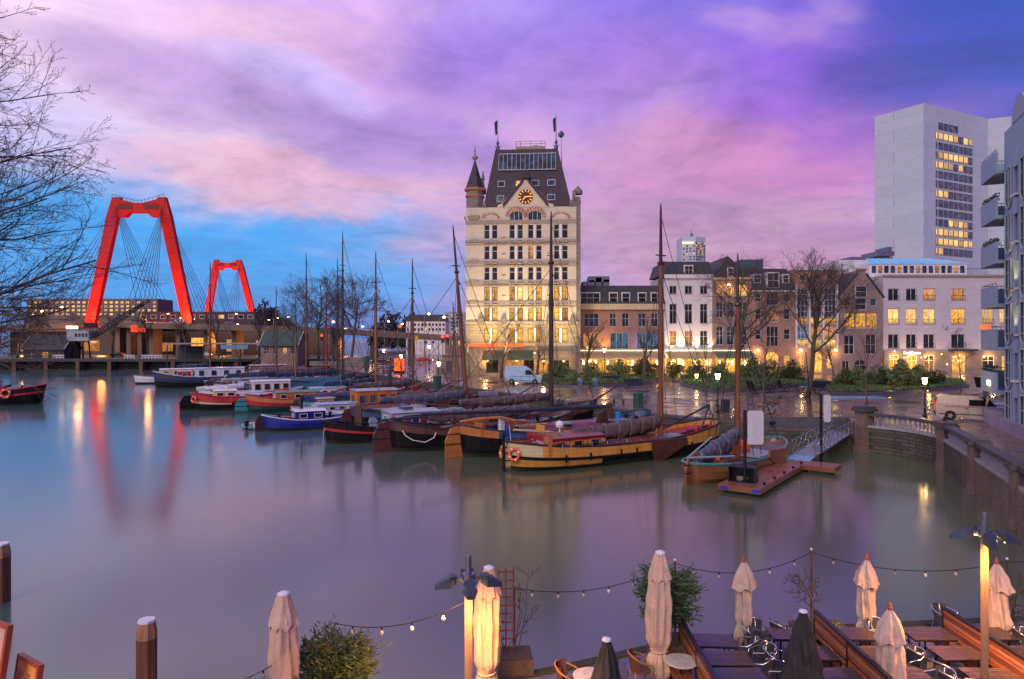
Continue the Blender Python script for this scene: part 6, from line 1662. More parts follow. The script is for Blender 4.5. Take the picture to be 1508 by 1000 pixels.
# small varnished sailing boat by the pontoon
rW = boat('wooden_sailboat', 'varnished wooden sailing boat with grey covered sail and teal inner rim', 'sailboat', (10.9,41.4), 11.5, R(44))
hW = hull(rW, 11.3, 3.7, 1.0, [(.05,m_hullblack),(.58,m_varnish),(.72,m_varnish),(2,m_varnish)], .55,.25,2.6,bowp=2.8); hW['deck'](m_deck); hW['rail'](m_tealp,.08)
mast(rW, 5.7, .8, Z(372,45), m_mastwood, .17, (0,0), m_mastdark, hbx=1.7, stay=[(.72,(11.6,0,1.6))])
bundle(rW,(5.55,0,2.55),(.8,-.1,1.55),.52,m_sailgrey,14)
leeboard(rW, 6.3,-1,1.72,1.25,m_varnish,2.5,R(70)); leeboard(rW,5.5,1,1.72,1.2,m_varnish,2.5,R(75))
rudder(rW,1.0,m_varnish,1.5,.7,m_varnish)
m = MB(); m.bar((-.5,-.15,1.6),(3.0,-1.2,1.4),.06); m.bar((.3,.5,1.4),(4.2,1.1,2.2),.07); m.build('oar', m_boatgrey, rW)
m = MB(); m.box(2.2,4.6,-.9,.5,.82,1.15); m.build('bench_box', m_varnish, rW)
m = MB(); m.obox((3.6,-.3,1.28),1.1,.6,.2,.3); m.build('cushion', m_bluep, rW)
m = MB(); m.obox((2.6,-.2,1.25),.7,.4,.18,.5); m.build('life_jacket', m_orange, rW)
bundle(rW,(6.2,.5,1.5),(8.0,.5,1.45),.5,m_orange,17,'red_cover')
m = MB(); m.box(6.4,9.4,-1.2,.9,.84,.95); m.build('fore_hatch', m_boatgrey, rW)
for x, s in ((4.3,-1),(8.9,-1),(10,-1)): m = MB(); m.lathe([(.0,-.35),(.13,-.25),(.13,.25),(.0,.35)],8,(x,s*1.9 if x < 9.5 else -1.35,.55)); m.build('fender', m_tealp if x > 8 else m_black, rW)

# pontoon, posts, panels, gangway
pt_ = thing('pontoon', 'brown decked floating pontoon beside the wooden sailing boat', 'pontoon', (12.9,38.5,0), math.atan2(9.3,7.0)-PI/2)
m = MB(); m.box(-1.15,1.15,-.3,11.9,.28,.48); m.box(1.155,3.1,8.6,10.4,.28,.478); m.build('deck', m_pontoon, pt_)
m = MB(); m.box(-1.2,1.2,-.36,-.302,.18,.46); m.box(-1.22,-1.16,-.36,11.9,.18,.46); m.box(1.16,1.22,-.36,8.55,.18,.46); m.box(3.11,3.16,8.55,10.4,.18,.46); m.box(1.23,3.1,8.53,8.59,.18,.46); m.build('edge_beam', m_varnish, pt_)
m = MB(); m.box(-.9,.9,.3,11.4,-.3,.27); m.box(1.4,2.8,9,10.2,-.3,.27); m.build('float', m_boatgrey, pt_)
for x in (-.8,.95): m = MB(); m.box(x-.2,x+.2,-.375,-.362,.24,.42); m.build('number_plate', m_bluesign, pt_)
for i in range(5): m = MB(); m.lathe([(.07,0),(.09,.1),(.05,.14)],8,(1.0,1+i*2,.481)); m.build('cleat', m_blackm, pt_)
pb = thing('storage_crate', 'open black crate with rope standing on the near end of the pontoon', 'crate', local(pt_,(-.25,1.2,.482)), pt_.rotation_euler.z+.1)
m = MB(); m.box(-.75,.75,-.5,.5,0,.06); m.box(-.75,-.69,-.5,.5,.062,.85); m.box(.69,.75,-.5,.5,.062,.85); m.box(-.688,.688,.44,.5,.062,.85); m.box(-.75,.75,-.5,.5,.852,.9); m.build('box', m_black, pb)
m = MB()
for a in range(3): m.tube([(.3*math.cos(q*PI/6)-.05,.3*math.sin(q*PI/6)*.7-.1,.1+a*.07) for q in range(12)],.035,5,True)
m.build('rope_coil', m_rope, pb)
for i, (px, py, Yp, ptop, x0, x1, pt0, pb0, lb, plb) in enumerate(((1097,716,39.3,604,1099.5,1123,604.5,654,'black mooring post at the near end of the pontoon','large white notice panel on the near pontoon post'),(1209,680,48.2,581,1211.5,1222,581.5,621,'black mooring post at the far end of the pontoon','narrow white notice panel on the far pontoon post'))):
    x = X(px,Yp); po = thing('mooring_post', lb, 'post', (x,Yp,0))
    m = MB(); m.tube([(0,0,-1.5),(0,0,Z(ptop,Yp))],[.10,.10],10); m.build('post', m_black, po)
    m = MB(); m.tube([(.0,-.0,.5),(0,0,.62)],[.2,.2],10); m.build('collar', m_blackm, po)
    m = MB(); k_ = Yp/F; r_ = .08
    a, c_ = (x0-px)*k_, (x1-px)*k_; zb, zt2 = Z(pb0,Yp), Z(pt0,Yp)
    pn = thing('notice_panel', plb, 'notice panel', (x,Yp-.14,0))
    m.xprism([(a,zb+.1),(a+.1,zb),(c_-.1,zb),(c_,zb+.1),(c_,zt2-.1),(c_-.1,zt2),(a+.1,zt2),(a,zt2-.1)],-.02,.02); m.build('panel', m_board, pn)
    m = MB(); m.box(a-.05,a+.02,-.021,.06,zb+.5,zb+.56); m.box(a-.05,a+.02,-.021,.06,zt2-.6,zt2-.54); m.build('bracket', m_steel, pn)
g0, g1 = Vector((20.2,47.3,.55)), Vector((26.9,55.6,1.0))
gw = thing('gangway', 'aluminium gangway with lattice rails from the quay to the pontoon', 'gangway', g0, math.atan2(g1.y-g0.y,g1.x-g0.x))
Lg = (g1-g0).length; dzg = g1.z-g0.z
def gp(x,y,z): return (x,y,z+dzg*x/Lg)
m = MB(); m.rings([[gp(x,-.75,0),gp(x,.75,0),gp(x,.75,.08),gp(x,-.75,.08)] for x in (0.0,Lg)]); m.build('walkway', m_deckgrey, gw)
m = MB(); m.add([gp(-1.3,-.75,-.02),gp(-1.3,.75,-.02),gp(0,.75,.07),gp(0,-.75,.07)],[(0,1,2,3)]); m.build('ramp_plate', m_tarp, gw)
for s in (-.75,.75):
    m = MB(); n_ = 9
    m.tube([gp(0,s,1.05),gp(Lg,s,1.05)],.045,6); m.tube([gp(0,s,.1),gp(Lg,s,.1)],.05,6); m.tube([gp(0,s,.55),gp(Lg,s,.55)],.025,5)
    for i in range(n_+1):
        m.bar(gp(Lg*i/n_,s,.1),gp(Lg*i/n_,s,1.05),.03,5)
        if i < n_: m.bar(gp(Lg*i/n_,s,.1),gp(Lg*(i+1)/n_,s,1.05),.022,4)
    m.build('rail', m_alu, gw)
bq = thing('bollard','short iron bollard on the lower quay behind the gangway','bollard',(22.0,57.6,1.2)); m = MB(); m.lathe([(.2,0),(.16,.1),(.14,.35),(.24,.4),(.22,.52)],12); m.build('body', m_blackm, bq); m = MB(); m.bar((-.3,0,.3),(.3,0,.3),.05); m.build('cross_bar', m_blackm, bq)
# ---------------------------------------------------------------- trees and planting
def grow(mt, mc, p, d, L, r, lev, mx, rg, nch, up=.12, jit=.22, ratio=.62, spread=(28,60), split=1, rmin=.010):
    segs = 6 if lev < 2 else (4 if lev < mx else 3)
    pts = [Vector(p)]; d = Vector(d).normalized()
    for i in range(segs):
        d = (d + Vector((rg.gauss(0,jit),rg.gauss(0,jit),rg.gauss(0,jit)))*.6 + Vector((0,0,up))*.5).normalized()
        pts.append(pts[-1] + d*L/segs)
    rt = r*(.45 if lev < mx else .35)
    rad = [r + (rt-r)*i/segs for i in range(segs+1)]
    m = mt if lev <= split else mc
    m.tube(pts, rad, (10,8,5,3,3,3)[min(lev,5)], cap=lev < 2)
    if lev >= mx: return
    n = nch[lev]
    for k in range(n):
        f = (.30 + .70*(k+rg.random()*.8)/n) if lev else (.42 + .58*(k+rg.random()*.6)/n)
        f = min(f,.99); i = min(int(f*segs),segs-1); q = pts[i].lerp(pts[i+1], f*segs-i)
        dd = (pts[i+1]-pts[i]).normalized(); o = dd.orthogonal().normalized()
        o = Matrix.Rotation(rg.uniform(0,2*PI) if lev else k*2.4+rg.uniform(-.5,.5),3,dd) @ o
        an = R(rg.uniform(*spread)); cd = dd*math.cos(an) + o*math.sin(an)
        rr = (rad[i])*rg.uniform(.40,.62)
        grow(mt, mc, q, cd, L*ratio*rg.uniform(.7,1.15)*(1.15-.45*f), max(rr,rmin), lev+1, mx, rg, nch, up, jit, ratio, spread, split, rmin)
    if lev == 0:
        pass
def tree_parts(seed, hgt, nch, mx=4, r=.28, trunk_f=.5, **kw):
    rg = random.Random(seed); mt, mc = MB(), MB(); mt.sm = True
    grow(mt, mc, (0,0,-.2), (0,0,1), hgt*trunk_f, r, 0, mx, rg, nch, **kw)
    return mt, mc
def make_tree(name, label, loc, seed, hgt, nch, mx=4, r=.28, trunk_f=.5, bark=None, group=None, **kw):
    t = thing(name, label, 'tree', loc, random.Random(seed).uniform(0,6), group)
    mt, mc = tree_parts(seed, hgt, nch, mx, r, trunk_f, **kw)
    zm = max(p[2] for p in mc.v); k_ = hgt/zm
    for q in (mt, mc): q.v = [(x*k_, y*k_, z*k_) for x, y, z in q.v]
    mt.build('trunk', bark or m_bark, t); mc.build('crown', m_twig, t)
    return t
def gp_(px, py, z=G): p = on(px,py,z); return (p.x,p.y,z)
BIG = dict(ratio=.58, spread=(28,60), up=.14, jit=.17, rmin=.013)
make_tree('bare_tree', 'big bare tree with mossy trunk in front of the pointed gable house', gp_(1085,582), 5, 17.8, (11,8,8,5), 4, .25, .70, m_barkg, 'bare trees on the square', **BIG)
make_tree('bare_tree', 'big bare tree with thick trunk forking before the tall window house', gp_(1189,586), 23, 17.0, (11,8,8,5), 4, .28, .66, m_barkg, 'bare trees on the square', **BIG)
MID = dict(ratio=.50, spread=(22,50), up=.18, jit=.18, rmin=.010)
t1 = make_tree('bare_tree', 'slim bare tree in front of the left awning of the cream tower', gp_(738,556), 31, 10, (9,6,5,4), 4, .20, .62, None, 'bare trees on the square', **MID)
t2 = make_tree('bare_tree', 'slim bare tree in front of the middle of the cream tower', gp_(792,556), 37, 10, (9,6,5,4), 4, .18, .62, None, 'bare trees on the square', **MID)
t3 = make_tree('young_tree', 'thin young bare tree beside the end pier of the balustrade', gp_(1276,600), 41, 8.5, (12,5,4), 3, .09, .85, None, 'bare trees on the square', spread=(30,50), ratio=.42, up=.12, jit=.12)
for t_, px, py, sc_, lb in ((t1,862,562,1.0,'slim bare tree between the tower and the orange lit brick house'),(t2,948,563,1.05,'slim bare tree before the blue lit windows of the brick house'),(t1,1380,548,.95,'bare tree before the stone entrance of the pale house'),(t2,1228,560,.7,'small bare tree before the steep gabled brick house'),
        (t3,1125,598,1.0,'thin young bare tree between the two big bare trees'),(t3,1415,576,.85,'thin young bare tree left of the dark boat shaped planter'),(t3,1040,580,.9,'thin young bare tree left of the first big bare tree'),
        (t3,570,548,.95,'bare street sapling leftmost on the wet street'),(t3,590,552,1.0,'bare street sapling under the red gantry signal'),(t3,627,548,.9,'bare street sapling in the middle of the wet street'),(t3,690,556,.9,'bare street sapling at the left foot of the tower')):
    dup(t_, gp_(px,py), px*.7, lb, sc_)
FAR = dict(ratio=.62, spread=(30,66), up=.11, jit=.2, rmin=.022)
f1 = make_tree('bare_tree', 'large wide bare tree left of the two beyond the masts', (X(470,178),178,G), 51, 26, (11,8,7,5), 4, .38, .62, m_barkg, 'bare trees beyond the boats', **FAR)
f2 = make_tree('bare_tree', 'large wide bare tree right of the two beyond the masts', (X(516,172),172,G), 53, 24, (11,8,7,5), 4, .38, .62, m_bark, 'bare trees beyond the boats', **FAR)
for t_, px, Yp, b_, sc_, lb in ((f1,438,196,G,.72,'bare tree half hidden left of the two large bare trees'),(f2,490,200,G,.6,'bare tree between the two large bare trees'),(f2,24,190,2.6,.75,'dark bare tree at the far left in front of the gallery flats'),(t1,166,197,2.6,1.5,'bare tree below the crane jib'),(t2,218,200,2.6,1.55,'bare tree behind the red lit panel'),(t1,276,196,2.6,1.5,'bare tree before the right red leg'),(t2,322,205,2.6,1.6,'bare tree right of the first red pylon'),(t1,382,205,2.6,1.7,'bare tree behind the green roofed shed'),(f1,352,330,G,.8,'dark bare tree under the far pylon'),(f2,392,340,G,.95,'dense dark tree right of the far pylon'),(f1,412,320,G,.7,'dark tree mass left of the large bare trees')):
    dup(t_, (X(px,Yp),Yp,b_), px*.9, lb, sc_)
# far belt of woods
def leafcloud(m, c, n, rx, ry, rz, leaf, rg, asp=.45):
    for i in range(n):
        while True:
            q = Vector((rg.uniform(-1,1),rg.uniform(-1,1),rg.uniform(-1,1)))
            if q.length < 1: break
        q = q.normalized()*(q.length**.5)
        p = Vector(c)+Vector((q.x*rx,q.y*ry,q.z*rz))
        a = Vector((rg.gauss(0,1),rg.gauss(0,1),rg.gauss(0,1))).normalized()*leaf*rg.uniform(.6,1.3); b_ = a.orthogonal().normalized()*leaf*asp
        m.add([p-a,p+b_,p+a,p-b_],[(0,1,2,3)])
rg = random.Random(77); m = MB()
for i in range(26):
    px = rg.uniform(545,612); Yp = rg.uniform(270,300); hz = rg.uniform(6,13); leafcloud(m,(X(px,Yp),Yp,G+hz*.6+2),150,4,4,hz*.6,.9,rg)
for i in range(26):
    px = rg.uniform(380,430); Yp = rg.uniform(330,360); hz = max(5,rg.uniform(14,20)-abs(px-392)*.25); leafcloud(m,(X(px,Yp),Yp,G+hz*.6+2),150,5,4,hz*.6,1.0,rg)
m.build('far_woods', M('far_wood',(0.035,0.035,0.05),.9))['kind'] = 'stuff'

# left foreground tree: trunk outside the frame, limbs reaching in over the water
lt = thing('overhanging_tree', 'bare tree whose thin branches reach in from the left edge over the water', 'tree', (-14.9,14.2,.8))
mt, mc = MB(), MB(); mt.sm = True
mt.tube([(0,0,-1),(.1,0,3),(-.1,.1,7),(.1,0,11),(0,0,15)],[.34,.3,.24,.17,.08],12)
rg = random.Random(12)
for z, L_, dirx, dz_, r_ in ((14.2,4.2,1,.10,.024),(13.6,4.4,1,.16,.024),(13.0,4.6,1,.10,.026),(12.4,4.9,1,.12,.026),(11.7,5.0,1,.10,.028),(11.2,5.2,1,.05,.028),(10.6,5.2,1,.12,.028),(10.1,5.0,1,.05,.028),(8.6,5.2,1,.1,.03),(13.2,3.9,1,.3,.022),(12.0,4.4,1,.25,.026),(11.0,5.2,1,.24,.03),(9.9,5.6,1,.16,.03),(8.9,5.6,1,.12,.034),(8.1,5.9,1,.02,.034),(7.5,5.4,1,0,.03),(9.3,6.0,1,.26,.036),(12.6,3.4,1,.45,.024),(11.4,4.2,1,.40,.026),(10.7,4.4,1,.32,.028),(10.0,4.7,1,.28,.03),(9.4,5.0,1,.20,.03),(9.1,4.6,1,.34,.028),(8.7,5.4,1,.22,.034),(8.3,5.8,1,.19,.040),(8.0,5.2,1,.10,.032),(7.6,5.2,1,.14,.03),(7.3,4.6,1,.10,.028),(8.5,5.0,1,.28,.03),(9.7,4.4,1,.30,.026),(7.9,4.9,1,.24,.03)):
    grow(mt, mc, (0,0,z), (dirx, rg.uniform(-.22,.3), dz_), L_, r_, 1, 5, rg, (0,14,8,4,2), up=.035, jit=.17, ratio=.34, spread=(20,48), split=1, rmin=.004)
mt.build('trunk', m_bark, lt); mc.build('crown', m_twig, lt)

def shrub_mesh(seed, n, size, leaf, flat=1.0, asp=.4):
    rg = random.Random(seed); m = MB()
    for k in range(13):
        a = rg.uniform(0,2*PI); rr = rg.uniform(0,.85); c = (rr*math.cos(a)*size, rr*math.sin(a)*size, size*flat*(rg.uniform(.25,1.15)-rr*.30))
        s_ = size*rg.uniform(.18,.42); leafcloud(m, c, n//16, s_, s_, s_*1.1, leaf, rg, asp)
    for k in range(26):
        a = rg.uniform(0,2*PI); rr = rg.uniform(.1,.9)*size; top = Vector((rr*math.cos(a)*1.1, rr*math.sin(a)*1.1, size*flat*rg.uniform(.7,1.5)*(1-.3*rr/size))); b0 = Vector((rr*.5*math.cos(a),rr*.5*math.sin(a),0))
        for q in range(n//130):
            p = b0.lerp(top, rg.uniform(.45,1.0)); d = Vector((rg.gauss(0,.5),rg.gauss(0,.5),rg.gauss(.5,.5))).normalized()*leaf*1.3; e = d.orthogonal().normalized()*leaf*.22; p += d*.6; m.add([p-d,p+e,p+d,p-e],[(0,1,2,3)])
    w = MB()
    for k in range(9):
        a = rg.uniform(0,2*PI); w.bar((0,0,-.1),(.5*size*math.cos(a),.5*size*math.sin(a),size*flat*rg.uniform(.6,1.0)),.02,4)
    return m, w
def shrub(name, label, loc, seed, n, size, leaf, mat, group, flat=1.0, asp=.4):
    t = thing(name, label, 'shrub', loc, 0, group)
    a, w = shrub_mesh(seed, n, size, leaf, flat, asp); w.build('stem', m_bark, t); a.build('foliage', mat, t); return t
SGp = 'shrubs in the planting beds'
sA = shrub('shrub','green shrub leftmost before the brick house awning, by the dark mast', gp_(826,560), 1, 1500, 2.3, .22, m_leaf, SGp)
sB = shrub('shrub','broad green shrub right of the first big bare tree', gp_(1135,562), 2, 1900, 3.0, .24, m_leaf, SGp, .8)
sC = shrub('shrub','yellowish uplit bush beside the thin young tree', gp_(1300,572), 3, 1400, 2.2, .2, m_leafy, SGp, 1.1)
for s_, px, py, sc_, rz, lb in ((sB,872,556,.8,1,'green shrub behind the grey bins'),(sA,912,556,1.0,2,'green shrub above the left navy planter'),(sA,948,558,1.15,3,'green shrub above the right navy planter'),(sB,990,556,.8,4,'green shrub right of the tallest near mast'),(sA,1026,560,1.1,.5,'green shrub left of the first big bare tree, near a lit globe'),(sB,1060,556,.75,1.5,'green shrub behind the lantern with bicycle'),(sA,1108,560,1.15,2.5,'green shrub touching the right side of the first big trunk'),(sA,1165,563,1.1,3.5,'green shrub left of the second big trunk'),
        (sB,1262,566,.75,.3,'brown green bush left of the yellow uplit bush'),(sA,1326,573,1.25,1.2,'dark green shrub right of the yellow uplit bush'),(sB,1350,570,.85,2.2,'dark green shrub before the glazed doors of the pale house'),(sC,1372,571,.8,3.2,'uplit yellow bush right of the dark shrubs'),(sA,1246,572,.9,4.2,'low shrub behind the end pier'),(sA,846,566,.7,5.2,'low green shrub beside the white van')):
    dup(s_, gp_(px,py), rz, lb, sc_)
for px, py in ((1308,578),(1366,578)):
    p = gp_(px,py); t = thing('ground_spotlight', 'small ground spotlight under the ' + ('left' if px < 1340 else 'right') + ' yellow bush', 'spotlight', p, 0, 'ground spotlights')
    m = MB(); m.lathe([(.14,0),(.16,.15),(.1,.2)],8); m.build('housing', m_black, t); m = MB(); m.lathe([(.11,.205),(.05,.23)],8); m.build('lens', m_bulb, t); lamp('glow','POINT',(0,-.3,.7),55,(1,.62,.12),t,.15)
# planting beds with kerbs and ground cover
def bed(pts, label, seed, n):
    P_ = [on(px,py,G) for px, py in pts]
    poly = [(p.x,p.y) for p in P_]
    t = thing('planting_bed', label, 'planting bed', (0,0,0))
    b = MB(); nn = len(poly)
    cx, cy = sum(x for x,y in poly)/nn, sum(y for x,y in poly)/nn
    inn = [(x+(cx-x)*.03, y+(cy-y)*.03) for x,y in poly]
    for i in range(nn): j = (i+1) % nn; b.prism([poly[i],poly[j],inn[j],inn[i]], G-.05, G+.32)
    b.build('kerb', m_kerb, t)
    b = MB(); b.prism(inn, G, G+.28); b.build('soil', m_soil, t)
    g = MB(); rg = random.Random(seed)
    xs = [p[0] for p in poly]; ys = [p[1] for p in poly]
    def inside(x,y):
        c = False; j = nn-1
        for i in range(nn):
            if (inn[i][1] > y) != (inn[j][1] > y) and x < (inn[j][0]-inn[i][0])*(y-inn[i][1])/(inn[j][1]-inn[i][1])+inn[i][0]: c = not c
            j = i
        return c
    k = 0
    while k < n:
        x, y = rg.uniform(min(xs),max(xs)), rg.uniform(min(ys),max(ys))
        if not inside(x,y): continue
        k += 1; hgt = .35+.5*mnoise.noise(Vector((x*.4,y*.4,seed)))**2+rg.uniform(-.1,.25)
        p = Vector((x,y,G+.28+hgt*.5)); a = Vector((rg.gauss(0,1),rg.gauss(0,1),rg.gauss(0,.8))).normalized()*.22; b_ = a.orthogonal().normalized()*.10
        g.add([p-a,p+b_,p+a,p-b_],[(0,1,2,3)])
    tag(g.build('ground_cover', m_grassm), kind='stuff')
bed([(1003,568),(1050,578),(1110,576),(1187,568),(1192,562),(1150,556),(1060,554),(1000,558)], 'long kerbed planting bed between the two big trees', 1, 5200)
bed([(1213,572),(1228,582),(1300,582),(1400,574),(1428,570),(1416,562),(1330,560),(1225,564)], 'kerbed planting bed before the pale house', 2, 5600)
bed([(793,562),(805,570),(868,571),(960,566),(972,558),(900,553),(800,555)], 'kerbed planting bed before the brick house', 3, 4200)

# ---------------------------------------------------------------- street furniture
def lantern(px, py, ptop, label, on_=True, power=90):
    p = on(px,py,G); h = (py-ptop)*p.y/F
    t = thing('street_lantern', label, 'street lamp', (p.x,p.y,G), 0, 'lit lanterns on the square')
    m = MB(); m.lathe([(.16,0),(.16,.25),(.10,.35),(.09,.8),(.06,.9),(.05,h-.95),(.10,h-.88),(.05,h-.8)],10); m.build('post', m_black, t)
    m = MB(); m.lathe([(.13,h-.72),(.24,h-.22)],6); m.build('lamp_glass', m_lantern, t)
    m = MB(); m.lathe([(.28,h-.22),(.22,h-.12),(.10,h-.02),(.12,h+.02),(.02,h+.14)],6)
    for i in range(6):
        a = i*PI/3; m.bar((.135*math.cos(a),.135*math.sin(a),h-.73),(.25*math.cos(a),.25*math.sin(a),h-.21),.014,4)
    m.lathe([(.05,h-.8),(.14,h-.73)],6); m.build('lamp_cap', m_black, t)
    lamp('glow','POINT',(0,0,h-.95),power,(1,.58,.22),t,.25)
for a in ((1057,608,547,'lit lantern beside the parked bicycle and blue bin'),(1362,615,553,'lit lantern behind the curved balustrade near the silver van'),(890,556,512,'lit lantern before the orange lit brick wall'),(646,570,531,'lit lantern nearest on the wet street left of the tower'),(591,555,521,'lit lantern farther along the wet street, under the red hoarding'),(632,545,508,'lit lantern between two blue round signs'),(565,548,513,'lit lantern leftmost on the wet street'),(1026,566,549,'small low garden lamp in the shrubs')): lantern(*a)
def van(label, loc, rz, paint, L=4.97, hgt=2.0, w=1.95, high=False):
    t = thing('van', label, 'van', loc, rz)
    m = MB()
    if high: prof = [(-L/2,.30),(L/2-.1,.28),(L/2,.62),(L/2-.02,.95),(L/2-.25,1.12),(L/2-1.0,1.28),(L/2-1.75,2.15),(L/2-2.3,hgt-.08),(L/2-2.6,hgt),(-L/2+.5,hgt),(-L/2+.1,hgt-.08),(-L/2+.02,hgt-.4),(-L/2-.03,1.1)]
    else: prof = [(-L/2,.28),(L/2-.12,.26),(L/2,.60),(L/2-.02,.86),(L/2-.22,1.02),(L/2-.95,1.18),(L/2-1.6,1.68),(L/2-2.0,hgt-.10),(L/2-2.4,hgt-.03),(0,hgt),(-L/2+.5,hgt-.03),(-L/2+.14,hgt-.14),(-L/2+.02,1.35),(-L/2-.03,.9)]
    m.sm = False
    profile_body(m, prof, w, 1.15, .13); b_ = m.build('body', paint, t)
    bv = b_.modifiers.new('round','BEVEL'); bv.width = .07; bv.segments = 3; bv.limit_method = 'ANGLE'; bv.angle_limit = R(35)
    zw0, zw1 = (1.22,1.72) if not high else (1.38,2.05)
    def hw(z): return w/2*(1-.13*max(0,z-1.15))+.012
    for s in (-1,1):
        for x0, x1, sl_ in ((-.18,.95,0),(1.05,1.72,.42)) if not high else ((.35,1.58,.58),):
            m = MB(); q = [(x0,s*hw(zw0),zw0),(x1,s*hw(zw0),zw0),(x1-sl_,s*hw(zw1),zw1),(x0,s*hw(zw1),zw1)]
            m.add(q,[(0,1,2,3) if s < 0 else (3,2,1,0)]); m.build('side_window', m_tint, t)
        m = MB()
        for x in (-.25,1.0): m.box(x-.012,x+.012,min(s*(w/2+.006),s*(w/2-.02)),max(s*(w/2+.006),s*(w/2-.02)),.5,1.15)
        m.box(-1.9,.95,min(s*(w/2+.01),s*(w/2-.02)),max(s*(w/2+.01),s*(w/2-.02)),1.10,1.125)
        m.box(-L/2+.2,L/2-.5,min(s*(w/2+.015),s*(w/2-.02)),max(s*(w/2+.015),s*(w/2-.02)),.45,.53); m.build('side_trim', m_darkframe, t)
        for x in (.85,-.35): m = MB(); m.box(x-.1,x+.1,min(s*(w/2+.03),s*w/2),max(s*(w/2+.03),s*w/2),1.0,1.045); m.build('door_handle', m_black, t)
        m = MB(); m.box(-L/2-.045,-L/2+.05,s*(w/2-.16)-.09,s*(w/2-.16)+.09,.95,1.40); m.build('tail_light', m_taillit if not high else m_redlens, t)
        m = MB(); m.obox((L/2-.12,s*(w/2-.28),.88),.26,.36,.2,0,.5); m.build('headlight', m_white, t)
        m = MB(); m.obox((1.55,s*(w/2+.12),1.3),.12,.2,.26); m.build('wing_mirror', m_black, t)
        for x in (-L/2+1.0,L/2-.95):
            m = MB(); m.lathe([(.42,-.02),(.42,.02)],18); o = m.build('wheel_arch', m_black, t, (x,s*(w/2-.015),.36)); o.rotation_euler.x = R(90)
            wheel(t, x, s*(w/2-.06), .345, .24)
    m = MB(); xx, zz = (L/2-1.0+.0,1.30) if high else (L/2-.93,1.2); x2,z2 = (L/2-1.72,2.1) if high else (L/2-1.93,hgt-.12)
    m.add([(xx+.02,-hw(zz)+.1,zz+.04),(xx+.02,hw(zz)-.1,zz+.04),(x2+.06,hw(z2)-.1,z2),(x2+.06,-hw(z2)+.1,z2)],[(0,1,2,3)]); m.build('windscreen', m_tint, t)
    m = MB(); m.box(-L/2-.08,-L/2+.1,-w/2+.1,w/2-.1,.40,.62); m.box(L/2-.1,L/2+.05,-w/2+.1,w/2-.1,.34,.58); m.build('bumper', m_darkframe, t)
    m = MB(); m.add([(-L/2+.01,-w/2+.3,1.3),(-L/2+.01,w/2-.3,1.3),(-L/2+.10,w/2-.35,1.75),(-L/2+.10,-w/2+.35,1.75)],[(3,2,1,0)]); m.build('rear_window', m_tint, t)
    if not high:
        for s in (-.6,.6): m = MB(); m.bar((-1.6,s,hgt+.02),(.6,s,hgt+.02),.025,5); m.build('roof_rail', m_black, t)
    return t
p = on(1425,619,G); van('parked champagne silver van with red tail lights beside the apartment block', (p.x+.6,p.y+.6,G), R(-27), m_vansilver, 5.0, 2.05)
p = on(768,565,G); van('pale blue panel van parked before the cream tower', (p.x+.3,p.y,G), R(-6), m_vanwhite, 5.4, 2.6, 2.0, True)
lamp('tail_glow','POINT',(X(1432,56.5),56.6,G+.5),4,(1,.05,.02),None,.2)

bk = thing('bicycle','', 'bicycle', (0,0,0), 0, 'bicycles parked on the quay')
for x in (-.52,.52):
    m = MB(); m.tube([(x+.33*math.cos(2*PI*i/18),0,.34+.33*math.sin(2*PI*i/18)) for i in range(18)],.022,5,True)
    for i in range(8): m.bar((x,0,.34),(x+.32*math.cos(i*PI/4),0,.34+.32*math.sin(i*PI/4)),.005,3)
    m.build('wheel', m_rubber, bk)
m = MB(); m.tube([(-.52,0,.34),(-.08,0,.30),(.36,0,.78),(-.2,0,.80),(-.08,0,.30)],.022,5); m.tube([(-.2,0,.80),(-.52,0,.34)],.016,5); m.tube([(.34,0,.86),(.36,0,.78),(.52,0,.34)],.02,5); m.tube([(-.24,0,.92),(-.08,0,.30)],.018,5); m.build('frame', m_boatgrey, bk)
m = MB(); m.tube([(.1,-.28,1.02),(.32,-.22,1.04),(.34,0,1.0),(.32,.22,1.04),(.1,.28,1.02)],.018,5); m.bar((.34,0,1.0),(.35,0,.8),.018,5); m.build('handlebar', m_blackm, bk)
m = MB(); m.obox((-.25,0,.95),.26,.16,.07); m.build('saddle', m_black, bk); m = MB(); m.box(-.85,-.35,-.07,.07,.74,.77); m.bar((-.8,-.06,.75),(-.55,-.06,.36),.012,4); m.build('luggage_rack', m_blackm, bk)
for i, (px, py, rz, lb) in enumerate(((1128,610,R(10),'bicycle left one leaning at the thin young tree'),(1137,612,R(-8),'bicycle right one leaning at the thin young tree'),(1047,607,R(15),'bicycle standing left of the blue bin by the lantern'),(818,600,R(60),'bicycle nearest the dark mast on the quay edge'),(826,599,R(70),'bicycle in the middle of the quay edge cluster'),(835,601,R(40),'bicycle rightmost of the quay edge cluster'),(945,592,R(20),'bicycle beside the green cabinet'),(975,571,R(10),'bicycle right of the navy planters'))):
    o = bk if i == 0 else dup(bk,(0,0,0)); o.location = on(px,py,G); o.rotation_euler.z = rz; o['label'] = lb; o.scale = (1.05,)*3
p = on(1060,608,G); t = thing('litter_bin','dark blue square litter bin beside the lantern','bin',(p.x+.5,p.y,G)); m = MB(); m.box(-.32,.32,-.32,.32,.05,1.2); m.build('body', m_binblue, t); m = MB(); m.box(-.35,.35,-.35,.35,1.202,1.3); m.build('lid', m_steel, t)
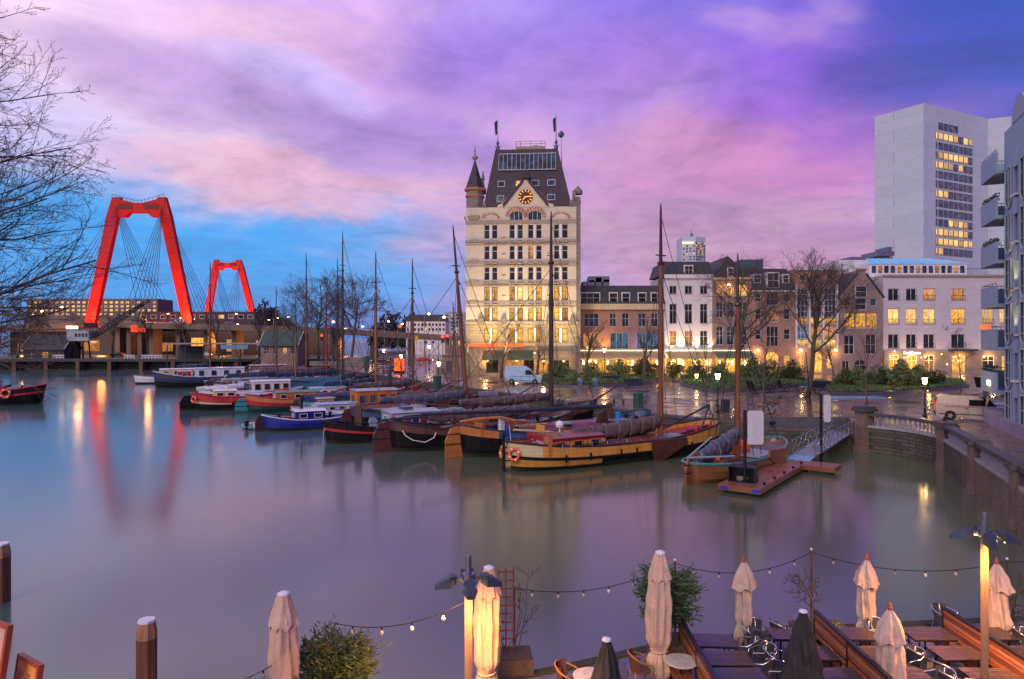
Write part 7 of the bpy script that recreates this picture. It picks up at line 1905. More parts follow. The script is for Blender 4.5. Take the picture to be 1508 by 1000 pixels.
for px, lb in ((855,'grey underground waste inlet left of the two'),(877,'grey underground waste inlet right of the two')):
    p = on(px,570,G); t = thing('waste_inlet', lb, 'bin', (p.x,p.y,G)); m = MB(); m.lathe([(.62,0),(.55,.1),(.52,1.0),(.35,1.25),(.15,1.3)],10); m.build('body', m_steel, t); m = MB(); m.box(-.25,.25,-.62,-.5,.75,1.05); m.build('flap', m_tealp, t); m = MB(); m.box(-1,1,-.9,.9,.0,.03); m.build('base_plate', m_boatgrey, t)
for px, py, h_, lb in ((940,600,1.35,'dark green cabinet on the quay behind the ochre barge'),(644,577,1.9,'dark green cabinet on the quay at the brown mast'),(540,545,2.2,'green cabinet at the end of the street left of the golden mast')):
    p = on(px,py,G); t = thing('utility_cabinet', lb, 'cabinet', (p.x,p.y,G)); m = MB(); m.lathe([(.5,0),(.5,h_),(.56,h_+.02),(.5,h_+.12),(.1,h_+.2)],8); m.build('body', m_green, t); m = MB(); m.box(-.02,.02,-.52,-.46,.1,h_-.1); m.build('door_seam', m_black, t)
for px0, px1, py, lb in ((889,913,563,'navy box planter left of the pair before the brick house'),(921,946,568,'navy box planter right of the pair before the brick house'),(1195,1223,572,'navy box planter behind the second big trunk')):
    p = on(px0,py,G); k_ = p.y/F; t = thing('box_planter', lb, 'planter', (p.x,p.y,G),0,'navy box planters'); w_ = (px1-px0)*k_
    m = MB(); m.box(0,w_,0,1.4,0,.95); m.build('box', m_planterb, t); m = MB()
    leafcloud(m,(w_/2,.7,1.0),160,w_*.45,.6,.22,.16,random.Random(px0)); m.build('plant', m_leaf, t)
    m = MB(); m.box(.05,w_-.05,.05,1.35,.952,.97); m.build('soil', m_soil, t)
p = on(1465,578,G); t = thing('boat_planter','dark boat shaped planter on legs behind the silver van','planter',(p.x,p.y,G)); m = MB(); m.xprism([(-2.2,1.9),(-1.9,.6),(1.8,.5),(2.6,1.8)],-.6,.6); m.build('box', m_black, t); m = MB(); m.box(-1.2,-1,-.4,.4,0,.6); m.box(1,1.2,-.4,.4,0,.55); m.build('leg', m_steel, t); m = MB(); leafcloud(m,(.2,0,1.9),200,2,.5,.35,.16,random.Random(4)); m.build('plant', m_leaf, t)
for i, (px, py, rz) in enumerate(((1112,579,.5),(1132,578,.2),(1157,577,.1),(1177,578,-.4),(1205,580,-.5))):
    p = on(px,py,G)
    if i == 0:
        ch = thing('lounge_chair','', 'chair', (0,0,0), 0, 'black lounge chairs on the square')
        m = MB(); m.rings([[(-.45+.0,-.35,.45),(-.45,.35,.45),(-.45,.35,.39),(-.45,-.35,.39)],[(.35,-.35,.50),(.35,.35,.50),(.35,.35,.44),(.35,-.35,.44)]]); m.build('seat', m_black, ch)
        m = MB(); m.obox((-.62,0,.78),.06,.7,.85,0,R(-25)); m.build('backrest', m_black, ch)
        m = MB(); m.bar((-.4,-.3,.4),(-.15,-.3,0),.03); m.bar((-.4,.3,.4),(-.15,.3,0),.03); m.bar((.3,-.3,.45),(-.1,-.3,0),.03); m.bar((.3,.3,.45),(-.1,.3,0),.03); m.box(-.5,.3,-.33,.33,-.0,.03); m.build('base', m_blackm, ch)
        m = MB()
        for s in (-.38,.38): m.tube([(-.6,s,.7),(-.3,s,.66),(.3,s,.66),(.35,s,.45)],.03,5)
        m.build('armrest', m_black, ch); o = ch
    else: o = dup(ch,(0,0,0))
    o.location = p; o.rotation_euler.z = rz+PI*(i % 2); o.scale = (1.35,)*3
    o['label'] = 'black lounge chair ' + ('leftmost of five on the wet square','second from the left of five on the wet square','middle one of five on the wet square','left of the second big trunk, fourth of five','right of the second big trunk, last of five')[i]
for px, py, w_, d_, lb in ((1257,586,6.2,2.2,'flat pale blue glass slab lying on the square by the thin tree'),(1215,568,9,3,'pale blue glass slab lying behind the second big trunk'),(1478,596,3.4,2.0,'pale blue slab behind the silver van')):
    p = on(px,py,G); m = MB(); m.box(-w_/2,w_/2,-d_/2,d_/2,0,.12); o = m.build('glass_slab', m_tarp); o.location = (p.x,p.y,G+.004); tag(o, lb, 'slab')
for px, py, lb in ((713,590,'grey slatted bench left one at the quay edge before the tower'),(726,590,'grey slatted bench right one at the quay edge before the tower'),(911,594,'dark slatted bench beside the green cabinet')):
    p = on(px,py,G); t = thing('park_bench', lb, 'bench', (p.x,p.y,G), .15); m = MB()
    for i in range(4): m.box(-.6,.6,-.25+i*.13,-.15+i*.13,.44,.48)
    m.build('seat', m_steel, t); m = MB()
    for i in range(4): m.obox((0,.32+i*.03,.58+i*.12),1.2,.03,.10,0,0,-.25)
    m.build('backrest', m_steel, t)
    for x in (-.5,.5): m = MB(); m.box(x-.04,x+.04,-.25,.3,0,.438); m.build('leg', m_black, t)
# hoardings and signs along the street
for px, py, Yp, mt, w_, h_, lb in ((613,485+13,160,m_yellowp,.9,1.3,'yellow backlit route sign on the street'),(627,504,150,m_bluesign,.7,.7,'blue round sign left of the pair by the lantern'),(638,504,150,m_bluesign,.7,.7,'blue round sign right of the pair by the lantern')):
    t = thing('road_sign', lb, 'sign', (X(px,Yp),Yp,G)); z = Z(py,Yp)-G; m = MB(); m.bar((0,.05,0),(0,.05,z+.3),.05,6); m.build('post', m_steel, t)
    m = MB()
    if mt is m_bluesign: m.lathe([(w_/2,-.02),(w_/2,.02)],16); o = m.build('panel', mt, t, (0,-.03,z)); o.rotation_euler.x = R(90)
    else: m.box(-w_/2,w_/2,-.05,0,z-h_/2,z+h_/2); m.build('panel', m_yellowp, t)
t = thing('street_hoarding','glowing red orange advertising column on the wet street','advertising column',(X(588,128),128,G)); m = MB(); m.box(-.9,.9,-.3,.3,.5,2.9); m.build('lit_panel', Memit('hoard',(1,.12,.02),1.4), t); m = MB(); m.box(-1,1,-.35,.35,0,.498); m.box(-1,1,-.35,.35,2.902,3.05); m.build('frame', m_blackm, t)
lamp('glow','POINT',(0,-1,1.7),120,(1,.15,.03),t,.4)
t = thing('kiosk','low stone blocks and kiosk walls beside the traffic lights','kiosk',(X(652,130),130,G)); m = MB(); m.box(0,4.6,0,3,0,3.2); m.build('wall', m_brick2, t); m = MB(); m.box(-.2,4.8,-.2,3.2,3.202,3.4); m.build('roof', m_concrete, t); m = MB(); m.box(.6,1.7,-.05,-.002,.1,2.3); m.build('door', m_darkframe, t); m = MB(); m.box(5,7,-1,0,0,1.4); m.box(-1.2,-.1,-.6,.4,0,1.0); m.build('block', m_concrete, t)
t = thing('stone_wall','grey stone wall block at the foot of the big bare trees','wall',(X(505,160),160,G)); m = MB(); m.box(0,5,0,2,0,2.0); m.box(-8,-.2,.4,1.2,0,1.1); m.build('wall', m_stone, t)
# slender pole at the end of the quay with a lamp arm
p = on(1209,600,G); t = thing('flag_pole','leaning grey pole rising behind the far notice panel','pole',(p.x+.3,p.y+3,G)); m = MB(); m.tube([(0,0,0),(-.5,0,5.4)],[.06,.04],6); m.build('pole', m_blackm, t)
# ---------------------------------------------------------------- cafe terrace
def parasol_mesh(hgt, prof, seed, folds=9, amp=.10, n=80):
    """closed parasol: pleats hanging down a pole; prof = [(height fraction, radius)]"""
    rg = random.Random(seed); ph = [rg.uniform(0,6) for _ in range(4)]
    m = MB(); m.sm = True; rings = []; K = 30
    for i in range(K+1):
        f = i/K; z = hgt*(prof[0][0]+(prof[-1][0]-prof[0][0])*f); zf = z/hgt
        for (z0,r0),(z1,r1) in zip(prof,prof[1:]):
            if z0 <= zf <= z1+1e-6: r = r0+(r1-r0)*((zf-z0)/(z1-z0)); break
        ring = []
        for j in range(n):
            a = 2*PI*j/n
            q = 1+amp*1.3*(1-2*abs(math.sin((folds*a+ph[0]+.9*math.sin(zf*5+ph[1]))/2))**.7)*(.6+.8*mnoise.noise(Vector((math.cos(a)*1.5+seed,math.sin(a)*1.5,zf*2))))+amp*.6*math.cos((folds//2)*a+ph[2]+zf*3)+.16*mnoise.noise(Vector((math.cos(a)*2,math.sin(a)*2,zf*7+seed)))+.08*mnoise.noise(Vector((math.cos(a)*5,math.sin(a)*5,zf*16+seed)))
            tw = a+.15*math.sin(zf*4+ph[3])
            ring.append((r*q*math.cos(tw), r*q*math.sin(tw), z+.05*math.cos(folds*a+ph[0])*(1 if i == 0 else .3)))
        rings.append(ring)
    m.rings(rings, True, False); return m
def parasol_big(loc, label, seed, rz=0):
    t = thing('parasol', label, 'parasol', loc, rz, 'closed beige parasols with white caps')
    m = MB(); m.bar((0,0,0),(0,0,3.0),.035,8); m.lathe([(.35,0),(.35,.08),(.06,.12)],12); m.build('pole', m_steel, t)
    parasol_mesh(3.0,[(.06,.22),(.10,.27),(.20,.25),(.25,.155),(.27,.165),(.33,.27),(.6,.275),(.8,.23),(.92,.15),(.985,.10)],seed,10,.15).build('canopy', m_canvas, t)
    m = parasol_mesh(3.0,[(.80,.27),(.83,.255),(.93,.16),(.99,.105)],seed+5,8,.08); m.build('valance', m_canvas, t)
    m = MB(); m.sm = True; m.tube([(.185*math.cos(a*PI/8),.185*math.sin(a*PI/8),.785+.01*math.sin(a)) for a in range(16)],.022,5,True); m.build('tie_strap', m_canvas, t)
    m = MB(); m.lathe([(.10,2.955),(.115,2.97),(.115,3.0),(.06,3.03),(.0,3.035)],16); m.build('cap', m_capw, t)
    return t
def parasol_small(loc, label, seed, rz=0, tied=True):
    t = thing('parasol', label, 'parasol', loc, rz, 'closed sand parasols with red wooden tips')
    m = MB(); m.bar((0,0,0),(0,0,2.25),.024,8); m.lathe([(.25,0),(.25,.07),(.05,.1)],12); m.build('pole', m_varnish, t)
    pr = [(.10,.20),(.16,.24),(.25,.21),(.29,.155),(.34,.20),(.6,.19),(.8,.16),(.97,.05)] if tied else [(.06,.30),(.3,.27),(.6,.22),(.85,.14),(.97,.05)]
    parasol_mesh(2.25,pr,seed,7,.20).build('canopy', m_canvas2, t)
    parasol_mesh(2.25,[(.70,.29),(.74,.27),(.86,.19),(.94,.10),(.985,.04)],seed+3,5,.20).build('valance', m_canvas2, t)
    m = MB(); m.lathe([(.03,2.2),(.045,2.23),(.05,2.27),(.03,2.31),(.045,2.33),(.02,2.38)],10); m.build('finial', m_finial, t)
    return t
def parasol_black(loc, label, seed):
    t = thing('parasol', label, 'parasol', loc, 0, 'closed black parasols')
    m = MB(); m.bar((0,0,0),(0,0,2.2),.03,8); m.lathe([(.3,0),(.3,.08),(.05,.12)],12); m.build('pole', m_blackm, t)
    parasol_mesh(2.2,[(.28,.42),(.32,.43),(.5,.36),(.8,.19),(.97,.07)],seed,9,.11).build('canopy', m_canvasb, t)
    m = MB(); m.lathe([(.075,2.15),(.09,2.17),(.08,2.2),(.0,2.22)],14); m.build('cap', m_capw, t)
    return t
def T_(px, Y): return (X(px,Y), Y, TZ)
parasol_big(T_(421.5,12.96), 'tall beige closed parasol with white cap left of the round green bush', 1)
parasol_big(T_(715,14.45), 'tall beige closed parasol glowing yellow beside the left winged lamp post', 2)
parasol_big(T_(970,15.5), 'tall beige closed parasol before the feathery green conifer', 3)
parasol_small(T_(1095,17.2), 'sand closed parasol beside the two dark tables, right of the conifer', 4)
parasol_small(T_(1276.5,17.4), 'sand closed parasol at the far end of the middle bench', 6)
parasol_small(T_(1315,14.2), 'sand closed parasol standing before the middle bench', 8, 1.0, False)
parasol_small(T_(1472,17.0), 'sand closed parasol behind the right winged lamp post', 10, 2.0, False)
parasol_black(T_(1181,14.2), 'black closed parasol left of the middle bench', 12)
parasol_black(T_(893,12.9), 'black closed parasol by the round pale table at the bottom edge', 13)

def winged_lamp(loc, h, label, rz, pw=1.0):
    t = thing('lamp_post', label, 'lamp post', loc, rz, 'winged terrace lamp posts')
    m = MB(); m.lathe([(.12,0),(.12,.1),(.075,.14),(.072,h-.62)],14); m.build('post', M('lamp_post_metal',(0.24,0.15,0.10),.5,.1,var=.2), t)
    m = MB(); m.lathe([(.075,h-.60),(.085,h-.58),(.085,h-.52),(.06,h-.50)],12); m.lathe([(.13,h-.50),(.13,h-.34),(.06,h-.33),(.055,h-.02),(.05,h)],8); m.build('hub', m_steel, t)
    for i in range(4):
        a = i*PI/2; c, s = math.cos(a), math.sin(a)
        m = MB(); hd = []
        for q, wd, z0, z1 in ((.22,.07,h-.50,h-.36),(.34,.14,h-.56,h-.36),(.62,.06,h-.60,h-.52)):
            hd.append([(c*q-s*w_, s*q+c*w_, z) for w_, z in ((-wd,z0),(wd,z0),(wd*.8,z1),(-wd*.8,z1))])
        m.rings(hd); o = m.build('lamp_head', M('lamp_head_blue',(0.05,0.065,0.10),.4,.3), t)
        m = MB(); m.bar((c*.1,s*.1,h-.43),(c*.24,s*.24,h-.43),.04); m.build('arm', m_steel, o)
        m = MB(); m.add([(c*q-s*w_, s*q+c*w_, h-.565-.03*(q > .4)) for q, w_ in ((.33,-.10),(.33,.10),(.56,.06),(.56,-.06))],[(0,3,2,1)]); m.build('lens', m_lantern, o)
        lamp('lamp_light','SPOT',(c*.42,s*.42,h-.62),520*pw,(1,.42,.12),t,.12,(0,0,0),150,.9)
    lamp('post_light','POINT',(0,-.16,h-.75),5,(1,.5,.08),t,.05)
    return t
winged_lamp(T_(690,12.6), 4.86-TZ, 'winged lamp post left of the yellow lit parasol', R(8))
winged_lamp(T_(1450,14.3), 5.2-TZ, 'winged lamp post on the right before the sand parasol', R(-20))
winged_lamp((-7.3,6.0,TZ), 5.2, 'winged lamp post outside the left edge by the menu boards', R(15), 3.5)

# benches, tables, chairs
def bench(x, y0, y1, label, twin=True):
    t = thing('slatted_bench', label, 'bench', (x,y0,TZ), 0, 'slatted benches in rows on the terrace')
    L = y1-y0; np_ = 3
    m = MB()
    for j in range(np_):
        a, c = L*j/np_+.03, L*(j+1)/np_-.03
        for i in range(6):
            z = .50+i*.099; m.mi = (i*5+j*2+int(x)) % 3; m.box(-.035-.012*i/6,-.012,a,c,z,z+.080)
    m.build('backrest', [m_benchw,m_benchw2,m_benchw3], t)
    m = MB()
    for s in (-1,) + ((1,) if twin else ()):
        for i in range(4):
            xx = s*(.10+i*.11); m.box(min(xx,xx+s*.095),max(xx,xx+s*.095),.03,L-.03,.42,.455)
    m.build('seat', m_benchw, t)
    m = MB()
    for j in range(np_+1):
        y = L*j/np_; m.box(-.05,.035,y-.03,y+.03,0,1.10)
    m.box(-.055,.04,-.03,L+.03,1.102,1.14); m.box(-.01,.035,-.028,L+.028,.46,.50); m.build('frame', m_black, t)
    for j in range(np_+1):
        y = L*j/np_
        for s in ((-1,1) if twin else (-1,)): m = MB(); m.bar((s*.48,y,.40),(s*.48,y,0),.025,4); m.bar((s*.05,y,.40),(s*.5,y,.40),.022,4); m.build('leg', m_blackm, t)
    return t
BX = [4.05,7.5,10.8,14.0]
bench(BX[0],11.9,16.35,'slatted bench beside the feathery conifer'); bench(BX[1],11.9,16.85,'slatted bench in the middle between the sand parasols'); bench(BX[2],12.3,17.05,'slatted bench behind the right winged lamp post'); bench(BX[3],12.6,17.4,'slatted bench cut off by the right edge')
tb = thing('terrace_table','', 'table', (0,0,0), 0, 'dark slatted terrace tables')
m = MB()
for i in range(10): m.box(-.52,.52,-.34+i*.068,-.34+i*.068+.058,.72,.745)
m.build('top', m_tabletop, tb)
m = MB(); m.box(-.50,.50,-.33,.33,.68,.713); m.build('apron', m_black, tb)
for x in (-.34,.34):
    m = MB(); m.bar((x,-.22,.68),(x,-.22,.0),.022,5); m.bar((x,.22,.68),(x,.22,0),.022,5); m.bar((x,-.28,.02),(x,.28,.02),.024,5); m.build('leg', m_blackm, tb)
ct = thing('terrace_chair','', 'chair', (0,0,0), 0, 'metal armed terrace chairs')
m = MB(); m.lathe([(.20,.43),(.235,.44),(.24,.455),(.2,.47)],16); m.build('seat', m_wicker, ct)
m = MB(); rg = []
for i in range(9):
    a = R(-75+150*i/8)+PI; r0, r1 = .215, .255; rg.append([(r0*math.cos(a),r0*math.sin(a),.47),(r1*1.04*math.cos(a),r1*1.04*math.sin(a),.80),(r1*1.08*math.cos(a),r1*1.08*math.sin(a),.80),((r0+.02)*math.cos(a),(r0+.02)*math.sin(a),.47)])
m.rings(rg); m.build('backrest', m_wicker, ct)
m = MB(); pts = [(.22,-.27,.0),(.215,-.27,.60),(.17,-.285,.665)]
arc = [(-.28*math.sin(R(a))*1.0+.0, -.285*math.cos(R(a)), .67+.15*math.sin(R(a))) for a in range(10,171,16)]
m.sm = True; m.tube(pts+arc+[(.17,.285,.665),(.215,.27,.60),(.22,.27,0)],.017,6)
m.tube([(-.2,-.14,.80),(-.17,-.16,.45),(-.25,-.2,0)],.014,6); m.tube([(-.2,.14,.80),(-.17,.16,.45),(-.25,.2,0)],.014,6); m.build('arm_frame', m_alu, ct)
n_t = [0]; n_c = [0]
tables, chairs = [], []
for bi in range(4):
    for side in (-1,1):
        if bi == 0 and side < 0: continue
        if bi == 3 and side > 0: continue
        for ri, y in enumerate((16.45,15.45,14.4,13.4)):
            if bi == 0 and ri == 0: y = 16.1
            if bi == 0 and ri == 1: y = 15.2
            cx = BX[bi]+side*.72+(.05*((bi*3+ri) % 3)-.05)
            tables.append((cx,y,bi,side,ri)); chairs.append((cx+side*.80,y+.05*((ri+bi) % 2),side,bi,ri))
BN = ['the conifer bench','the middle bench','the bench behind the lamp','the right edge bench']; RN = ['at the water end','second from the water','third from the water','nearest the bottom edge']
for i, (x, y, bi, side, ri) in enumerate(tables):
    o = tb if i == 0 else dup(tb,(0,0,0)); o.location = (x,y,TZ); o.rotation_euler.z = R(((i*37) % 7)-3)
    o['label'] = 'dark slatted table %s of %s, %s' % ('left' if side < 0 else 'right', BN[bi], RN[ri])
for i, (x, y, side, bi, ri) in enumerate(chairs):
    o = ct if i == 0 else dup(ct,(0,0,0)); o.location = (x,y,TZ); o.rotation_euler.z = (PI if side > 0 else 0)+R(((i*53) % 50)-25)
    o['label'] = 'metal armed chair %s of %s, %s' % ('left' if side < 0 else 'right', BN[bi], RN[ri])
for i, (px, py, rz, lb) in enumerate(((1150,962,R(30),'metal armed chair turned away left of the black parasol'),(1390,938,R(-60),'metal armed chair pulled out between the last two benches'))):
    p = on(px,py,TZ); dup(ct,(p.x,p.y,TZ),rz,lb)
for i, (x, y, rz, lb) in enumerate(((5.75,15.6,200,'metal armed chair squeezed between two tables right of the conifer bench'),(5.5,14.0,150,'metal armed chair turned sideways near the bottom black parasol'),(9.1,16.95,265,'metal armed chair with its back to the water behind the middle bench'),(9.5,14.9,30,'metal armed chair askew between middle bench and lamp post'),(9.3,13.9,210,'metal armed chair beside the untied sand parasol'),(12.5,16.6,180,'metal armed chair under the last sand parasol'),(6.0,16.95,280,'metal armed chair at the water edge left of the bonsai planter'))):
    dup(ct,(x,y,TZ),R(rz),lb)
for i, o in enumerate([o for o in bpy.data.objects if o.name.startswith('parasol') and o.parent is None]): o.rotation_euler.x = R(((i*41) % 5-2)*.7); o.rotation_euler.y = R(((i*29) % 5-2)*.7)
rt_t = thing('round_table','', 'table', (0,0,0), 0, 'round pale terrace tables')
m = MB(); m.lathe([(.33,.72),(.36,.725),(.365,.745),(.34,.755)],28); m.build('top', m_roundtop, rt_t)
m = MB(); m.bar((0,0,0.05),(0,0,.72),.03,8); m.build('column', m_blackm, rt_t)
m = MB()
for i in range(4): a = i*PI/2+.4; m.bar((0,0,.08),(.26*math.cos(a),.26*math.sin(a),.015),.02,5)
m.build('foot', m_blackm, rt_t)
for i, (px, Yp, lb) in enumerate(((1003,15.05,'round pale table between the tall parasol and the conifer bench'),(869,14.4,'round pale table left of the bottom black parasol'))):
    o = rt_t if i == 0 else dup(rt_t,(0,0,0)); o.location = T_(px,Yp); o['label'] = lb
cc = thing('cane_chair','', 'chair', (0,0,0), 0, 'cane armed cafe chairs')
m = MB(); m.lathe([(.19,.43),(.225,.44),(.225,.465),(.19,.475)],16); m.build('seat', m_wickerb, cc)
m = MB(); rg = []
for i in range(9):
    a = R(-70+140*i/8)+PI; rg.append([(.2*math.cos(a),.2*math.sin(a),.47),(.26*math.cos(a),.26*math.sin(a),.84),(.28*math.cos(a),.28*math.sin(a),.84),(.22*math.cos(a),.22*math.sin(a),.47)])
m.rings(rg); m.build('backrest', m_wickerb, cc)
m = MB(); m.sm = True; m.tube([(.2,-.25,0),(.21,-.26,.62),(.1,-.285,.67)]+[(-.275*math.sin(R(a)),-.28*math.cos(R(a)),.68+.17*math.sin(R(a))) for a in range(14,167,16)]+[(.1,.285,.67),(.21,.26,.62),(.2,.25,0)],.02,7)
m.tube([(-.16,-.15,.45),(-.22,-.18,0)],.018,6); m.tube([(-.16,.15,.45),(-.22,.18,0)],.018,6); m.build('cane_frame', m_cane, cc)
for i, (px, Yp, rz, lb) in enumerate(((836,14.7,R(-15),'cane armed chair left of the bottom round table'),(943,15.25,R(10),'cane armed chair just left of the conifer parasol'),(758,14.0,R(90),'cane armed chair before the trellis planter'))):
    o = cc if i == 0 else dup(cc,(0,0,0)); o.location = T_(px,Yp); o.rotation_euler.z = rz; o['label'] = lb

# planters
def planter(loc, sx, sy, h, label, rz=0, mat=None):
    t = thing('planter', label, 'planter', loc, rz); m = MB(); m.box(-sx/2,sx/2,-sy/2,sy/2,0,h); m.build('box', mat or m_bark, t)
    m = MB(); m.box(-sx/2+.05,sx/2-.05,-sy/2+.05,sy/2-.05,h+.002,h+.03); m.build('soil', m_soil, t); return t
def feathery(name, label, loc, seed, hgt, wid, mat, n_br, leaf):
    t = thing(name, label, 'shrub', loc); rg = random.Random(seed); w, m = MB(), MB()
    w.tube([(0,0,0),(.02,.03,hgt*.5),(0,0,hgt*.85)],[.06,.045,.02],7)
    for i in range(n_br):
        f = rg.uniform(.12,.95); a = rg.uniform(0,2*PI); L = wid*(1-.45*abs(f-.55)/.55)*rg.uniform(.65,1.1)
        p0 = Vector((0,0,hgt*f*.85)); p1 = p0+Vector((math.cos(a)*L,math.sin(a)*L,L*rg.uniform(.15,.6)))
        w.tube([p0,p0.lerp(p1,.5)+Vector((0,0,.05)),p1],[.018,.012,.004],4)
        for k in range(34):
            q = p0.lerp(p1,rg.uniform(.30,1.05))+Vector((rg.gauss(0,.07),rg.gauss(0,.07),rg.gauss(0,.05)))
            d = ((p1-p0).normalized()+Vector((rg.gauss(0,.6),rg.gauss(0,.6),rg.gauss(.1,.5)))).normalized()*leaf*rg.uniform(.6,1.3); b_ = d.orthogonal().normalized()*leaf*.22
            m.add([q-d,q+b_,q+d,q-b_],[(0,1,2,3)])
    w.build('trunk', m_bark, t); m.build('crown', mat, t); return t
planter(T_(985,16.55),.9,.8,.55,'low dark planter at the foot of the feathery conifer')
feathery('conifer','feathery green conifer in a low planter behind the tall parasol',(X(985,16.55),16.55,TZ+.58),3,1.75,.85,m_conifer,105,.085)
feathery('round_bush','round dense green bush right of the leftmost parasol',(X(494,13.6),13.6,TZ+.02),9,2.1,.85,m_leafy,330,.075)
pl = planter(T_(757,16.2),.85,.8,.36,'low stone planter holding the wooden trellis',.1)
tr = thing('trellis','narrow reddish wooden trellis ladder in the stone planter','trellis',(X(745,16.3),16.3,TZ+.36),R(5)); m = MB()
for x in (-.18,0,.18): m.box(x-.018,x+.018,-.012,.012,0,2.0)
for i in range(10): m.box(-.2,.2,-.03,-.013,.1+i*.2,.14+i*.2)
m.build('lattice', m_trellis, tr)
vn = thing('climbing_plant','bare wiry climber on the trellis','climbing plant',(X(752,16.25),16.25,TZ+.36)); m = MB(); mc = MB(); rg = random.Random(8)
for i in range(5): grow(m, mc, (rg.uniform(-.2,.2),0,0), (rg.uniform(-.3,.5),0,1), rg.uniform(1.2,2.1), .012, 2, 4, rg, (0,0,5,3), up=.05, jit=.35, ratio=.3)
mc.build('stem', m_twig, vn)
planter(T_(1208,17.4),1.3,.8,.5,'low mossy planter with a bare bonsai shrub behind the middle bench')
bs = thing('bare_shrub','bare crooked shrub behind the middle bench','shrub',(X(1208,17.4),17.4,TZ+.5)); m, mc = MB(), MB(); rg = random.Random(15)
grow(m, mc, (0,0,0), (-.35,0,1), 1.5, .035, 1, 4, rg, (0,11,5,4), up=.0, jit=.25, ratio=.42, spread=(40,80)); m.build('trunk', m_bark, bs); mc.build('crown', m_twig, bs)
m = MB(); leafcloud(m,(0,0,.04),260,.55,.3,.08,.06,random.Random(2)); m.build('moss', m_grassm, bs)
b2 = thing('bare_shrub','bare twiggy shrub behind the right winged lamp post','shrub',(X(1492,17.8),17.8,TZ)); m, mc = MB(), MB(); rg = random.Random(19)
grow(m, mc, (0,0,0), (-.2,0,1), 1.7, .04, 1, 4, rg, (0,11,5,3), up=.06, jit=.25, ratio=.5, spread=(30,65)); m.build('trunk', m_bark, b2); mc.build('crown', m_twig, b2)

# string lights on poles
def pole(px, ptop, Yp, label):
    x = X(px,Yp); t = thing('light_pole', label, 'pole', (x,Yp,TZ), 0, 'poles of the string lights'); m = MB(); m.tube([(0,0,0),(0,0,Z(ptop,Yp)-TZ)],[.03,.026],8); m.build('pole', m_pile, t)
    m = MB(); m.lathe([(.03,0),(.035,.04),(.0,.06)],8,(0,0,Z(ptop,Yp)-TZ)); m.build('pole_cap', m_capw, t)
    return Vector((x,Yp,Z(ptop,Yp)-.06))
e0 = Vector((X(340,12.2),12.2,Z(1010,12.2))); e1 = Vector((X(490,13.8),13.8,Z(917,13.8)))
e2 = Vector((X(686,12.75),12.75,Z(886,12.75))); e3 = pole(757,862,16.45,'string light pole at the trellis planter')
e4 = pole(994,826,17.2,'string light pole behind the conifer'); e5 = pole(1195,810,17.9,'string light pole at the bare bonsai shrub'); e6 = pole(1483,824,18.3,'string light pole at the right behind the last sand parasol')
e7 = Vector((X(1560,18.8),18.8,Z(812,18.8)))
bb = MB(); bb.sm = True; bb.lathe([(.008,0),(.03,-.03),(.042,-.065),(.03,-.10),(.0,-.115)],8); bulb_me = bb.build('bulb', Mglass('clear_bulb',(0.55,0.48,0.40),.08)).data; bpy.data.objects.remove(bpy.data.objects['bulb'])
sb = MB(); sb.lathe([(.018,.05),(.02,0),(.014,-.005)],8); sock_me = sb.build('socket', m_black).data; bpy.data.objects.remove(bpy.data.objects['socket'])
def strung(a, c, sag, n, label):
    t = thing('string_light', label, 'string lights', (0,0,0), 0, 'strings of clear bulbs round the terrace')
    P = [a.lerp(c,i/20)-Vector((0,0,sag*4*(i/20)*(1-i/20))) for i in range(21)]
    m = MB(); m.tube(P,.009,5); m.build('cable', m_black, t)
    for i in range(n):
        f = (i+.7)/(n+.4); p = a.lerp(c,f)-Vector((0,0,sag*4*f*(1-f)+.05)); b_ = link('bulb', bulb_me, t, p); link('socket', sock_me, b_)
strung(e0,e1,.10,2,'string light sagging at the leftmost parasol'); strung(e1,e2,.25,4,'string light between the round bush and the left winged lamp'); strung(e3,e4,.34,6,'string light between trellis and conifer'); strung(e4,e5,.38,5,'string light between conifer and bonsai pole'); strung(e5,e6,.36,6,'string light from the bonsai pole to the right pole'); strung(e6,e7,.1,1,'string light running out of the right edge')

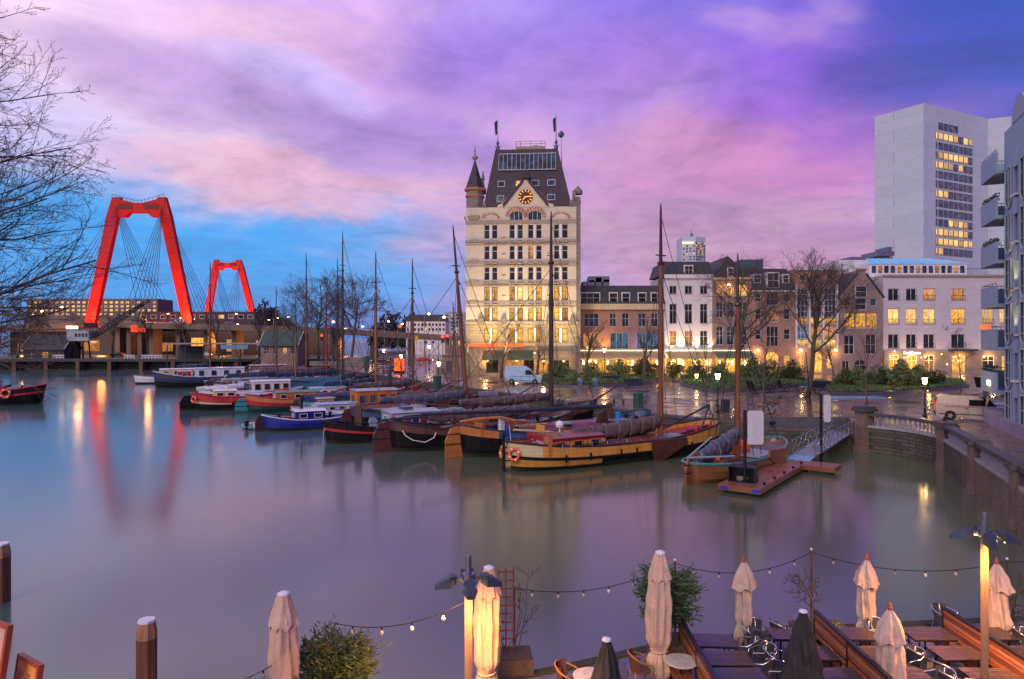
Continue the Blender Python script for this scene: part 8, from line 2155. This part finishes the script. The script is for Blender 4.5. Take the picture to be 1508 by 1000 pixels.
# piles in the water and menu boards on the left
def pile(px, ptop, Yp, w, label, rz):
    t = thing('wooden_pile', label, 'pile', (X(px,Yp),Yp,0), rz); z = Z(ptop,Yp); r = w/2
    m = MB(); m.rings([[(r*1.1*math.cos(a)*k,r*1.1*math.sin(a)*k,zz) for a in [i*PI/4+PI/8 for i in range(8)]] for zz,k in ((-1.5,1.0),(z-.62,1.0),(z-.45,1.0))]); m.build('shaft', m_pile, t)
    m = MB(); m.rings([[(r*1.1*math.cos(a)*k,r*1.1*math.sin(a)*k,zz) for a in [i*PI/4+PI/8 for i in range(8)]] for zz,k in ((z-.448,1.01),(z-.3,1.0),(z-.06,.82))]); m.build('head', m_piletop, t)
    m = MB(); m.rings([[(r*.95*math.cos(a),r*.95*math.sin(a),zz) for a in [i*PI/4+PI/8 for i in range(8)]] for zz in (z-.06,z)]); m.build('cap', m_capw, t)
pile(216,912,16.6,.42,'wooden pile with pale capped head standing in the water',.2); pile(1,800,22.9,.52,'wooden pile at the left edge farther out in the water',.4)
def menu(px1, ptop, Yp, w, h, rz, label, tilt, mat):
    zt = Z(ptop,Yp); z0 = zt-h*math.cos(tilt)
    t = thing('menu_board', label, 'menu board', (X(px1,Yp)-w*math.cos(rz)-h*math.sin(tilt)*math.sin(-rz),Yp-w*math.sin(rz)-h*math.sin(tilt)*math.cos(rz),z0), rz)
    t.rotation_euler = (-tilt,0,rz)
    m = MB(); m.box(0,w,-.02,.02,0,h); m.build('panel', mat, t)
    m = MB(); m.box(-.03,-.002,-.03,.04,-.06,h+.05); m.box(w+.002,w+.05,-.03,.04,-.06,h+.05); m.box(0,w,-.03,.04,h+.002,h+.05); m.build('frame', m_finial, t)
    m = MB(); rg = random.Random(int(px1)); rows = int(h/.034)
    for c_ in range(2):
        for r_ in range(rows-3):
            if r_ % 9 < 8: x0 = w*(.07+.47*c_); m.box(x0,x0+w*rg.uniform(.18,.36),-.024,-.0205,h-.13-r_*.034,h-.118-r_*.034)
    m.build('menu_text', m_darkframe, t)
    for x in (-.03,w+.05): m = MB(); m.box(x-.03,x+.03,-.03,.03,TZ-z0,-.102); m.build('leg', m_finial, t)
m_mb1 = M('menu_paper',(0.68,0.42,0.32),.4,var=.1); m_mb2 = M('menu_paper_orange',(0.75,0.34,0.08),.4,var=.1)
menu(11,926,8.5,.9,1.5,R(-26),'tall pink menu board in a red wooden frame at the left edge',R(8),m_mb1)
menu(57,984,8.6,.52,1.0,R(-33),'small orange lit menu board at the bottom left corner',R(8),m_mb2)
